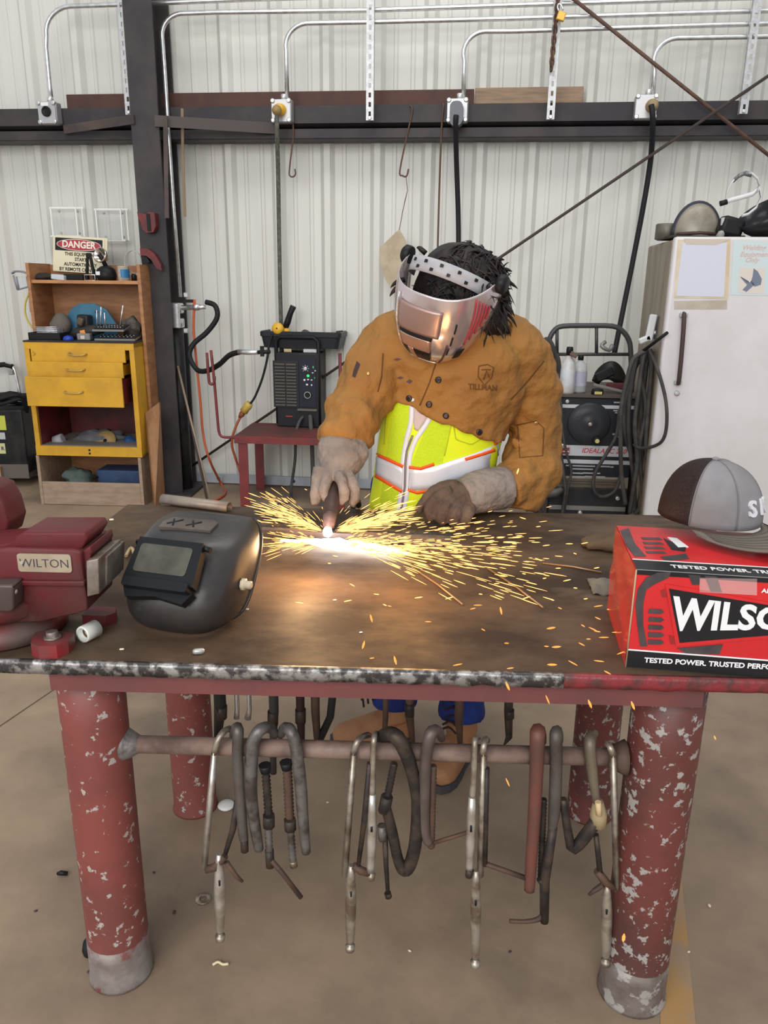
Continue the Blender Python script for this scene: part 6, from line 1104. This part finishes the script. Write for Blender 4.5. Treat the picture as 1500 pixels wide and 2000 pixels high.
sheet('tape', [(1324, 468), (1427, 466), (1422, 584), (1316, 582)], TAPE, .0012, None); sheet('paper', [(1333, 474), (1420, 474), (1414, 580), (1321, 578)], mat('blank_paper', (.60, .62, .72), rough=.5), .002, 'blank white paper taped to the door'); sheet('tape', [(1336, 466), (1424, 468), (1400, 478), (1340, 477)], mat('torn_tape', (.55, .48, .40), rough=.5), .003, None); sheet('tape', [(1317, 588), (1420, 586), (1420, 604), (1317, 604)], mat('dirty_tape', (.42, .36, .30), (.5, .44, .38), 8, rough=.5), .0012, None)
pa = sheet('notice', [(1433, 470), (1560, 474), (1556, 578), (1427, 576)], mat('pale_blue_notice', (.56, .66, .68), rough=.35), .0012, 'pale blue printed notice')
PINK = mat('notice_pink', (.62, .42, .40)); 
for s, x, y in (('Welding', 1472, 484), ('Equipment', 1474, 497), ('Only', 1468, 508)): p = fq(x, y); obj('lettering', MB().text(s, .030, VERT((p.x, -.0016, p.z)), .0002, .0005, shear=.3), PINK, fr_, True)
sheet('picture', [(1444, 522), (1494, 524), (1492, 574), (1442, 572)], mat('picture_cream', (.66, .60, .55)), .0018, None)
for o in ([(1472, 524), (1480, 530), (1488, 545), (1486, 556), (1474, 560), (1466, 552), (1470, 540)], [(1450, 566), (1468, 548), (1474, 556), (1458, 570)]): sheet('picture_figure', o, mat('picture_blue', (.16, .19, .26)), .0024, None)
for i in range(8): sheet('picture_line', [(1447+i*2, 540+i*2.5), (1462+i, 549+i), (1461+i, 550+i), (1446+i*2, 542+i*2.5)], MAT['picture_blue'], .0022, None)
# on top of the fridge
def ft(x, y, c): p = LP(fm_, x, y, c); return fm_ @ V((p.x, c, fz+.001))
p = ft(1302, 455, .30); solo('metal_tin', MB().lathe([(.05, 0), (.055, .003), (.055, .07), (.05, .075)], MX.Translation(p), 24), mat('dull_tin', (.15, .14, .115), (.10, .09, .07), 14, rough=.5, metal=.4), 'dull round metal tin on the refrigerator corner', 'tin')
p = ft(1325, 460, .1); solo('oily_mat', MB().box(p+V((.14, .16, .006)), (.34, .28, .012), MX.Rotation(R(2), 3, 'Z'), .003), mat('oily_black', (.04, .035, .03), rough=.6), 'oily black mat on top of the refrigerator', 'mat')
mb_ = ft(1366, 456, .16)+V((0, 0, .013)); t = thing('face_shield', 'dirty clear face shield with dark rim on top of the refrigerator', 'shield', mb_); kx = px(mb_)
q = MB(); 
def dome(u, v): a = pi*u; r_ = 45*kx; return mb_+V((r_*cos(a)*.98, -.075*sin(pi*v*.5)+.06, r_*1.35*sin(a)*(1-.10*v)+.002))
q.grid(lambda u, v: mb_+V((45*kx*cos(pi*u)*.97*max(v, .02), .055-.05*(1-v*v), 45*kx*1.35*sin(pi*u)*.98*max(v, .02)+.004)), 28, 8); obj('window', q, mat('dirty_clear_shield', (.30, .27, .22), (.20, .175, .14), 10, rough=.3, alpha=.93), t, mods=(('SOLIDIFY', dict(thickness=.002)),))
q = MB(); q.tube([dome(i/20, 0)+V((0, .002, 0)) for i in range(21)], .011, 8); obj('rim', q, mat('navy_rim', (.035, .038, .055), rough=.5), t)
q = MB(); q.tube([mb_+V((-40*kx, .02, .006)), mb_+V((0, -.02, .01)), mb_+V((40*kx, .02, .006))], .014, 8, sub=3, flat=.6); obj('chin_band', q, mat('brown_band', (.07, .045, .035), rough=.6), t); 
p = ft(1412, 452, .12); q = MB(); q.tube([p+V((-.012, 0, .002)), p+V((.0, 0, .04)), p+V((-.006, 0, .09))], [.02, .014, .01], 8); solo('grey_bracket', q, mat('grey_plastic', (.42, .41, .39), rough=.5), 'grey plastic bracket beside the face shield', 'bracket')
p = ft(1425, 452, .15); solo('black_headgear', MB().box(p+V((0, 0, .048)), (.11, .09, .09), MX.Rotation(R(14), 3, 'Y'), .02, 2), BLACK, 'black head gear block between the shield and hood', 'headgear')
hb_ = ft(1490, 455, .12); t = thing('welding_helmet', 'upturned black welding helmet with pale headband on the refrigerator', 'helmet', hb_); k = px(hb_)
def hpnt(x, y, c=0.): p = LP(fm_, x, y, .12+c); return fm_ @ p
bc_ = hpnt(1494, 424); q = MB(); q.lathe([(.02, -.085), (.07, -.07), (.105, -.02), (.12, .03), (.116, .03), (.098, -.015), (.062, -.06), (.01, -.075)], aim(bc_, bc_+V((-.55, -.25, .8))), 28); obj('shell', q, mat('black_helmet_gloss', (.02, .021, .024), rough=.25), t)
q = MB(); q.box(hb_+V((.10, .03, .05)), (.12, .10, .09), MX.Rotation(R(-20), 3, 'Y'), .02, 2); obj('visor', q, mat('dark_visor', (.05, .05, .05), rough=.4), t)
BP = mat('pale_headband', (.66, .66, .68), rough=.5)
def ribbon(pts, w, m, nm): q = MB(); rg = [q.ring([hpnt(x, y)+V((0, -.0015, -w/2)), hpnt(x, y)+V((0, -.0015, w/2)), hpnt(x, y)+V((0, .012, w/2)), hpnt(x, y)+V((0, .012, -w/2))]) for x, y in pts]; q.skin(rg, True, True, True); return obj(nm, q, m, t)
ribbon([(1414, 396), (1430, 390), (1450, 385), (1470, 379), (1484, 368)], .022, BP, 'headband'); ribbon([(1417, 395), (1420, 375), (1428, 358), (1440, 345), (1452, 338), (1468, 338), (1480, 348), (1483, 362), (1476, 376)], .010, BP, 'crown_strap'); ribbon([(1434, 352), (1444, 343), (1456, 338), (1468, 341)], .020, mat('grey_pad', (.13, .13, .14), rough=.7), 'crown_pad'); ribbon([(1484, 365), (1486, 385), (1478, 405), (1462, 418), (1450, 421)], .013, BP, 'rear_band')
q = MB(); q.tube([hpnt(1406, 398), hpnt(1420, 394)], .012, 8); obj('band_knob', q, BLACK, t)
# latch on fridge side with cable coil
lm = PY(1268, 655, 4.08); t = thing('white_hook', 'white metal hook fixed on the refrigerator side', 'hook', lm); sx_ = (fm_ @ V((0, .2, 0))).x
q = MB(); q.box(V((sx_-.03, 4.09, PY(1274, 640, 4.09).z)), (.036, .03, .13), MX.Rotation(R(6), 3, 'Y'), .006); q.box(V((sx_-.055, 4.09, PY(1263, 663, 4.09).z)), (.06, .03, .03), MX.Rotation(R(-25), 3, 'Y'), .006); obj('hook', q, mat('white_metal', (.66, .68, .70), rough=.4), t); obj('stem', MB().tube([V((sx_+.004, 4.09, PY(1274, 650, 4.09).z)), V((sx_-.02, 4.09, PY(1274, 650, 4.09).z))], .012, 8), GALVM, t); obj('backing', MB().box(V((sx_-.004, 4.11, PY(1262, 640, 4.1).z)), (.006, .09, .11)), DKGREY, t)
solo('thin_bar', MB().tube([PY(1250, 690, 4.02), PY(1303, 650, 3.86)], .009, 6), BLACK, 'dark thin bar poking up past the refrigerator edge', 'bar')
CBL = mat('worn_black_cable', (.045, .042, .042), (.075, .068, .062), 14, rough=.55)
random.seed(21)
coils = [[(1262, 685), (1238, 700), (1225, 740), (1213, 800), (1212, 860), (1214, 930), (1222, 985)], [(1262, 684), (1246, 696), (1236, 740), (1228, 800), (1230, 870), (1238, 940), (1240, 1000)], [(1264, 682), (1256, 700), (1248, 760), (1240, 830), (1245, 900), (1236, 960), (1230, 1002)], [(1266, 682), (1262, 720), (1254, 790), (1254, 860), (1258, 930), (1246, 990)], [(1268, 682), (1272, 720), (1266, 800), (1262, 870), (1268, 930), (1258, 980), (1240, 1004)], [(1269, 682), (1280, 720), (1278, 790), (1272, 860), (1274, 920), (1262, 975)], [(1266, 683), (1252, 730), (1262, 800), (1248, 880), (1256, 960), (1250, 1004)], [(1264, 685), (1240, 720), (1222, 790), (1222, 850), (1240, 900), (1258, 880), (1268, 800)], [(1268, 684), (1276, 760), (1268, 850), (1280, 930), (1270, 990)]]
ct_ = thing('welding_cable', 'thick hank of black welding cable hanging on the refrigerator side hook', 'cable', PY(1255, 1000, 4.05))
for i, c in enumerate(coils): q = MB(); q.tube([PY(x, y, 4.0+.018*((i*5) % 9)-.012*(j if j < 4 else 6-j)) for j, (x, y) in enumerate(c)], .0115, 8, sub=6); obj('cable_strand', q, CBL, ct_)
q = MB(); q.tube([PY(x, y, Y) for x, y, Y in ((1268, 684, 4.0), (1284, 720, 3.88), (1300, 780, 3.82), (1302, 830, 3.82), (1294, 860, 3.84), (1275, 872, 3.9), (1250, 875, 3.96), (1238, 868, 4.0))], .0085, 8, sub=6); obj('cable_loop', q, CBL, ct_)
# ---------------------------------------------------------------- arc welder
AM = MX.Translation(PY(1092, 1000, 4.3).xy.to_3d()) @ MX.Rotation(R(1.5), 4, 'Z'); arc_ = thing('arc_welder', 'black arc welding machine with big round dial behind the person', 'arc welder', mx=AM)
a0, a1 = LP(AM, 1085, 772), LP(AM, 1248, 772); az0 = .10; azt = a0.z; A0, A1 = a0.x, a1.x
AB = mat('black_welder_panel', (.022, .024, .03), (.03, .032, .036), 12, rough=.38)
obj('case', MB().bx((A0, .01, az0), (A1, .62, azt), .008, 2), BLACKM, arc_, True); obj('front_panel', MB().bx((A0+.008, 0, az0+.01), (A1-.008, .012, azt-.012), .003), AB, arc_, True)
obj('top_rim', MB().bx((A0-.002, -.006, azt-.008), (A1+.002, .62, azt+.006)), mat('dusty_top_rim', (.10, .08, .07), rough=.6), arc_, True)
def aq(x, y, c=0.): return LP(AM, x, y, c)
dc = aq(1150, 826); DI = mat('dial_black', (.035, .037, .043), rough=.32)
dk = px(AM @ dc); dial = obj('dial', MB().lathe([(41*dk, 0), (41*dk, .012), (38*dk, .022), (20*dk, .034), (16*dk, .032), (10*dk, .040), (5*dk, .042)], VERT((dc.x, 0, dc.z)), 44), DI, arc_, True, label='big round black dial')
obj('dial_pin', MB().lathe([(4*dk, .04), (4*dk, .05), (2*dk, .052)], VERT((dc.x, 0, dc.z)), 10), SIL, dial, True); p = aq(1163, 858); obj('crank_knob', MB().lathe([(8*dk, .02), (8*dk, .05), (6*dk, .055)], VERT((p.x, 0, p.z)), 16), BLACK, dial, True); obj('crank_cap', MB().lathe([(4.5*dk, .055), (4*dk, .058)], VERT((p.x, 0, p.z)), 12), mat('yellow_cap', (.55, .5, .22)), dial, True)
def strip_(y0, y1, m, nm, x0=1088, x1=1245, c=.002): p0, p1 = aq(x0, y1, -c), aq(x1, y0, -c); return obj(nm, MB().bx((max(p0.x, A0+.01), -c, p0.z), (min(p1.x, A1-.01), 0, p1.z)), m, arc_, True)
SW_ = mat('strip_grey_white', (.52, .54, .58), rough=.4); strip_(793, 796, SW_, 'trim_line'); strip_(873, 889, SW_, 'name_strip', c=.002); strip_(901, 904, SW_, 'trim_line')
p = aq(1172, 881); obj('lettering', MB().text('IDEALARC 250', .038, VERT((p.x+.02, -.0026, p.z)), .0003, .0006, shear=.25), mat('red_letter', (.55, .05, .06)), arc_, True)
p = aq(1105, 880); obj('emblem', MB().box((p.x, -.003, p.z), (.04, .003, .036)), mat('emblem_dark_red', (.32, .04, .05)), arc_, True); obj('emblem_line', MB().box((p.x, -.005, p.z-.004), (.034, .002, .007)), WHI, arc_, True)
p = aq(1108, 784); obj('button', MB().lathe([(.011, 0), (.011, .006), (.006, .008)], VERT((p.x, -.001, p.z)), 12), GALVM, arc_, True)
for i, (x, y, w_) in enumerate(((1140, 910, 44), (1180, 911, 22), (1195, 912, 6), (1138, 916, 40), (1128, 924, 22), (1155, 924, 34), (1130, 931, 26), (1162, 931, 40), (1108, 909, 6), (1208, 786, 18), (1205, 802, 14), (1207, 806, 12), (1204, 848, 16), (1206, 853, 14))): p = aq(x, y); obj('printed_line', MB().box((p.x, -.002, p.z), (w_*dk, .003, 2.6*dk)), mat('print_grey', (.36, .37, .39)), arc_, True)
for x, y, w_ in ((1218, 821, 11), (1245, 842, 6)): p = aq(x, y); obj('bright_plate', MB().box((p.x, -.003, p.z), (w_*dk, .004, 3.4*dk)), SIL, arc_, True)
strip_(934, 953, mat('tan_vent', (.30, .26, .20), (.2, .17, .13), 20, rough=.6), 'vent_panel', 1060, 1245, .003)
for i in range(3): strip_(937+i*5, 939+i*5, mat('vent_slot', (.12, .10, .08)), 'vent_slot', 1062, 1210, .005)
strip_(955, 990, AB, 'lower_panel', 1060, 1245, .003); strip_(991, 994, mat('lower_strip', (.2, .19, .18)), 'trim_line', 1060, 1230, .004)
obj('base_skid', MB().bx((A0, .02, 0), (A1, .6, az0)), BLACKM, arc_, True)
for x, y in ((1098, 870), (1205, 972), (1132, 1000)): p = aq(x, y); obj('terminal', MB().lathe([(.014, 0), (.014, .02), (.008, .026)], VERT((p.x, -.002, p.z)), 8), GALV, arc_, True)
TUB = mat('grey_tube', (.075, .075, .075), rough=.4, metal=.3) if 'grey_tube_dark' not in MAT else None
TUB = mat('grey_tube_dark', (.075, .076, .078), rough=.4, metal=.3)
def hq(x, y): return aq(x, y, .35)
obj('handle_bar', MB().tube([(hq(1072, 780).x, .35, azt-.02), hq(1071, 720), hq(1071, 680), hq(1074, 660), hq(1084, 644), hq(1100, 637), hq(1150, 636), hq(1196, 637), hq(1215, 646), hq(1228, 664), hq(1232, 690), (hq(1233, 780).x, .35, azt-.02)], .015, 10, sub=3), TUB, arc_, True)
obj('cross_bar', MB().tube([hq(1071, 692), hq(1232, 692)], .010, 8), TUB, arc_, True)
for x in (1088, 1165): obj('upright_bar', MB().tube([hq(x, 638), hq(x, 692)], .010, 8), TUB, arc_, True)
# things on top of the arc welder
def at_(x, y, c): p = aq(x, y, c); return AM @ V((p.x, c, azt+.006))
p = at_(1129, 765, .10); t = thing('clear_bottle', 'clear plastic bottle with grey label and black cap', 'bottle', p); s = px(p)
PET = mat('bottle_plastic', (.62, .65, .68), rough=.12, alpha=.55)
obj('body', MB().lathe([(13*s, 0), (14.5*s, 3*s), (14.5*s, 44*s), (12*s, 54*s), (5*s, 60*s), (5*s, 63*s)], MX.Translation(p), 22), PET, t); obj('label', MB().lathe([(14.7*s, 14*s), (14.7*s, 40*s)], MX.Translation(p), 22, caps=False), mat('lavender_label', (.42, .42, .55), (.6, .6, .68), 12, rough=.4), t); obj('cap', MB().lathe([(5.5*s, 62*s), (5.5*s, 70*s), (3*s, 72*s)], MX.Translation(p), 14), BLACK, t)
p = at_(1106, 772, .05); t = thing('spray_bottle', 'white plastic bottle with dark nozzle behind the person shoulder', 'bottle', p)
obj('body', MB().lathe([(14*s, 0), (15*s, 4*s), (14*s, 46*s), (11*s, 60*s), (6*s, 68*s), (5.5*s, 74*s)], MX.Translation(p), 20), mat('milky_plastic', (.60, .63, .67), (.5, .45, .42), 12, rough=.35), t); obj('cap', MB().lathe([(6.5*s, 72*s), (6.5*s, 84*s), (5.5*s, 88*s)], MX.Translation(p), 12), BLACK, t); obj('trigger', MB().box(p+V((.02, -.02, 74*s)), (.04, .02, .025), MX.Rotation(R(30), 3, 'Y'), .004), mat('brown_trigger', (.14, .08, .06)), t)
p = at_(1190, 755, .15); t = thing('welding_mask', 'black welding mask tipped over on the arc welder top', 'mask', p); q = MB(); q.grid(lambda u, v: p+V((-.10+.20*u, -.05*sin(pi*u)-.02*v, .03+.13*sin(pi*u)**.6*(1-.75*v)+.03*(1-u))), 16, 8); obj('shell', q, mat('black_mask', (.018, .017, .017), rough=.4), t, mods=(('SOLIDIFY', dict(thickness=.05)),)); obj('lens_frame', MB().box(p+V((-.045, -.075, .105)), (.10, .02, .05), MX.Rotation(R(-28), 3, 'Y'), .006), BLACK, t)
obj('red_lining', MB().box(p+V((.03, -.07, .04)), (.12, .02, .04), None, .008), mat('maroon_lining', (.10, .03, .03), rough=.8), t); obj('chin_strip', MB().box(p+V((-.01, -.10, .03)), (.19, .012, .016), MX.Rotation(R(12), 3, 'Y'), .003), mat('grey_strip', (.20, .19, .17), rough=.5), t)
p = at_(1166, 772, .03); t = thing('tape_measure', 'small black roll with yellow label on the arc welder top', 'tape', p); obj('body', MB().lathe([(.03, 0), (.034, .01), (.03, .03)], MX.Translation(p), 16), BLACK, t); obj('label', MB().box(p+V((0, -.036, .012)), (.04, .004, .015)), mat('yellow_label2', (.55, .48, .15)), t)
p = at_(1180, 690, .30); q = MB(); q.tube([aq(1182, 668, .28), aq(1175, 676, .26), aq(1190, 684, .26), aq(1196, 674, .28)], .012, 6, sub=3); q.b.transform(AM); solo('cable_clip', q, mat('grey_clip', (.25, .25, .25), rough=.4, metal=.4), 'grey metal cable clip on the cart cross bar', 'clip')
q = MB(); 
for i in range(1): q.tube([aq(x, y, .25) for x, y in ((1052, 690), (1060, 668), (1072, 664), (1084, 690), (1088, 730), (1086, 770))], .013, 8, sub=5)
q.b.transform(AM); cw = thing('coiled_hose', 'dark coiled hose behind the person left shoulder', 'hose', AM @ aq(1075, 760, .25)); obj('hose_strand', q, CBL, cw)
for k, P in enumerate(([(1044, 678), (1056, 666), (1068, 668), (1078, 690), (1080, 740), (1082, 775)], [(1056, 700), (1064, 680), (1074, 682), (1090, 700), (1092, 740), (1091, 775)])): q = MB(); q.tube([aq(x, y, .2+.05*k) for x, y in P], .012, 8, sub=5); q.b.transform(AM); obj('hose_strand', q, CBL, cw)
q = MB(); q.tube([aq(1030, 652, .22), aq(1046, 676, .22)], .010, 8); q.b.transform(AM); solo('hose_nozzle', q, BLACK, 'black nozzle sticking up behind the person left shoulder', 'nozzle'); 
p = AM @ aq(1050, 683, .2); solo('pressure_gauge', MB().lathe([(.028, -.01), (.03, .0), (.026, .012)], aim(p, p+V((.2, -1, .1))), 16), mat('gauge_grey', (.35, .36, .38), rough=.3, metal=.5), 'small grey round gauge by the coiled hose', 'gauge')
def lead(P, label, r=.010): q = MB(); q.tube([aq(x, y, c) for x, y, c in P], r, 8, sub=5); q.b.transform(AM); return solo('welding_lead', q, CBL, label, 'cable', 'leads hanging in front of the arc welder')
lead([(1210, 800, -.05), (1204, 850, -.08), (1185, 885, -.09), (1162, 925, -.09), (1160, 955, -.09), (1175, 970, -.09), (1200, 960, -.08), (1212, 930, -.07)], 'dark cable looping across the name strip')
lead([(1090, 730, .0), (1096, 790, -.05), (1100, 850, -.06), (1108, 890, -.06), (1116, 920, -.06), (1110, 950, -.06), (1102, 1000, -.05)], 'thin dark cable hanging down the left of the dial', .007)
lead([(1094, 880, -.03), (1100, 920, -.05), (1104, 960, -.06), (1098, 1004, -.06)], 'dark cable hanging lower left in front of the welder', .010)
q = MB(); q.tube([aq(1060, 975, -.06), aq(1070, 965, -.08), aq(1085, 962, -.09), aq(1098, 955, -.08)], [.014, .022, .024, .014], 10, sub=3); q.b.transform(AM); solo('ground_clamp', q, mat('grey_clamp', (.10, .095, .09), rough=.5, metal=.3), 'grey ground clamp hanging low in front of the arc welder', 'clamp')
solo('side_post', MB().bx(PY(1050, 1010, 4.2)*1+V((-.02, 0, -.1)), V((PY(1058, 880, 4.25).x, 4.26, PY(1058, 900, 4.25).z))), BLACKM, 'dark upright post left of the arc welder', 'post')
# ================================================================ SPARKS AND CUTTING FLAME
random.seed(3)
HOT = mat('spark_white_hot', (0, 0, 0), emit=(1, .50, .15), es=2.6); HOT2 = mat('spark_orange', (0, 0, 0), emit=(1, .36, .08), es=1.6); CORE = mat('arc_core', (0, 0, 0), emit=(1, .93, .85), es=12.)
arcp = PZ(640, 1042, TZ+.024)
pl_ = bpy.data.lights.new('arc_light', 'POINT'); pl_.energy = 3.2; pl_.color = (1, .62, .30); pl_.shadow_soft_size = .03; po = bpy.data.objects.new('arc_light', pl_); COL.objects.link(po); po.location = PZ(600, 1058, TZ+.095); pl_.specular_factor = .08
pl_ = bpy.data.lights.new('spark_light', 'POINT'); pl_.energy = 2.6; pl_.color = (1, .50, .16); pl_.shadow_soft_size = .10; po = bpy.data.objects.new('spark_light', pl_); COL.objects.link(po); po.location = PZ(780, 1075, TZ+.10); pl_.specular_factor = .15
q = MB(); q.ell(arcp+V((0, 0, .004)), (.012, .012, .014)); 
for v in q.b.verts: v.co += (v.co-arcp)*.25*noise.noise(v.co*120)
solo('cutting_arc', q, CORE, 'white hot cutting arc under the torch tip', 'arc', org=arcp)
# bright jet skimming along the table
q = MB(); rg = []; a0_ = PZ(540, 1055, TZ+.012); 
ys = [(548, 1056, .002), (590, 1057, .004), (625, 1060, .008), (660, 1064, .012), (700, 1068, .011), (740, 1072, .008), (780, 1078, .0045), (800, 1082, .001)]
P = [PZ(x, y, TZ+.012) for x, y, r in ys]; q.tube(P, [r*1.5 for _, _, r in ys], 10, sub=3, flat=.8)
for v in q.b.verts: v.co += V((0, .003, .003))*noise.noise(v.co*150)
solo('spark_jet', q, CORE, 'white hot jet of sparks skimming along the table top', 'jet', org=arcp, kind='stuff')
def streak(q, a, d, l, r, k=1.): d = d.normalized(); q.tube([a, a+d*l*.35, a+d*l*.75, a+d*l], [r*.35, r, r*.9, r*.2], 4)
q = MB(); q.use(HOT)
def img(x, y, h): return PZ(x, y, TZ+h)
for i in range(700):                        # fan along the table to the right
    f = random.random(); ang = random.gauss(4, 9)-random.random()*2; dist = 30+random.betavariate(1.1, 2.0)*420
    x = 645+dist*cos(R(ang)); y = 1058+dist*sin(R(ang))*.85; a = img(x, y, .008+random.random()*.03); b = img(x+30*cos(R(ang)), y+30*sin(R(ang)), .008); streak(q, a, b-a, .02+random.random()*.034, .0006+random.random()*.0005)
for i in range(170):                        # left fan
    ang = 180+random.gauss(-6, 12); dist = 15+random.betavariate(1, 1.7)*135; x = 640+dist*cos(R(ang)); y = 1060-dist*sin(R(ang))*1.0*(.6 if ang > 180 else .8); a = img(x, y, .008+random.random()*.02); b = img(x+20*cos(R(ang)), y-20*sin(R(ang)), .01); streak(q, a, b-a, .022+random.random()*.034, .0007)
for i in range(520):                        # spray thrown up behind the bar
    az = random.choice((random.gauss(200, 14), random.gauss(-22, 16))) if random.random() < .85 else random.uniform(0, 360); el = random.gauss(8, 8); l_ = .02+random.betavariate(1.2, 1.5)*.22
    d = V((cos(R(az)), .35+.5*random.random(), sin(R(abs(el))))); d.normalize(); a = arcp+d*l_; streak(q, a, d+V((0, 0, -.1)), .018+random.random()*.032, .0006+random.random()*.0004)
solo('spark_spray', q, None, 'dense orange spray of sparks around the cutting torch', 'sparks', org=arcp, kind='stuff')
# single sparks that can be picked out
pts = [(727, 1215), (712, 1252), (722, 1286), (774, 1298), (810, 1168), (870, 1170), (925, 1182), (980, 1200), (940, 1228), (1068, 1228), (1063, 1262), (1078, 1264), (985, 1256), (1069, 1298), (988, 1332), (1066, 1358), (1149, 1367), (1233, 1370), (1219, 1824), (988, 1520), (1140, 1170), (1160, 1185), (1090, 1186), (1020, 1170), (757, 1183), (748, 1180), (730, 1160), (683, 1140), (672, 1175), (1135, 1220), (1150, 1225), (1160, 1232), (1170, 1245), (1145, 1248), (1195, 1235), (1110, 1290), (1180, 1310), (1205, 1278), (1130, 1255), (1135, 1062), (1105, 1062), (1060, 1066), (1120, 1080), (1160, 1110), (1045, 1090), (1085, 1110), (1100, 1135), (1120, 1148), (1075, 1170), (1000, 1062), (1013, 915), (1015, 1010), (833, 1022), (790, 1008), (595, 955), (612, 960), (918, 1190), (830, 1214), (1162, 1205), (1185, 1190), (650, 1085), (640, 1100), (577, 1176), (1395, 1437), (1060, 1130), (1020, 1120), (965, 1140), (935, 1160), (885, 1300), (990, 1306), (1160, 1290)]
big = {(988, 1332), (1149, 1367), (1233, 1370), (1219, 1824), (722, 1250), (980, 1200), (727, 1215), (712, 1252), (774, 1298), (1068, 1228), (1078, 1264), (1069, 1298), (1013, 915)}
WH = lambda x, y: 'near the front edge' if y > 1180 else 'over the back half'
BEL = {(988, 1332): 'orange spark falling in front of the table edge above the longest clamp', (1066, 1358): 'small orange spark under the table edge above the red flat clamp', (1149, 1367): 'bright orange spark in front of the right rear leg top', (1233, 1370): 'bright orange spark in front of the right front leg top', (1219, 1824): 'orange spark falling low beside the right front leg', (988, 1520): 'tiny orange spark above the floor right of the longest clamp', (1395, 1437): 'tiny orange spark over the floor right of the table legs'}
for i, (x, y) in enumerate(pts):
    q = MB(); r_ = .0020 if (x, y) in big else .0012; l_ = .016 if (x, y) in big else random.choice((.008, .012, .017))
    if y > 1325: p = PL(x, y, -.05)
    elif y < 1030: p = PY(x, y, 2.0 if x < 900 else 1.95) if y > 930 else PY(x, y, 2.0)
    else: p = img(x, y, .004+.02*random.random())
    d = (V((-.25, 0, -1)) if (x, y) in big and x < 1060 else V((1, random.uniform(-.35, .1), random.uniform(-.5, .1)))) if y < 1325 else V((.45, 0, -1))
    if y > 1700: d = V((.0, 0, -1)); l_ = .018; r_ = .003
    if p.z-l_ < TZ+.002 and y < 1325 and y > 1000: d.z = abs(d.z)
    streak(q, p, d, l_, r_); solo('spark', q, HOT2 if y > 1180 else HOT, BEL.get((x, y), 'single spark') if y > 1325 else ('loose orange spark landing on the front half of the table top' if y > 1150 else 'loose orange spark flying over the back half of the table top'), 'spark', 'single sparks')
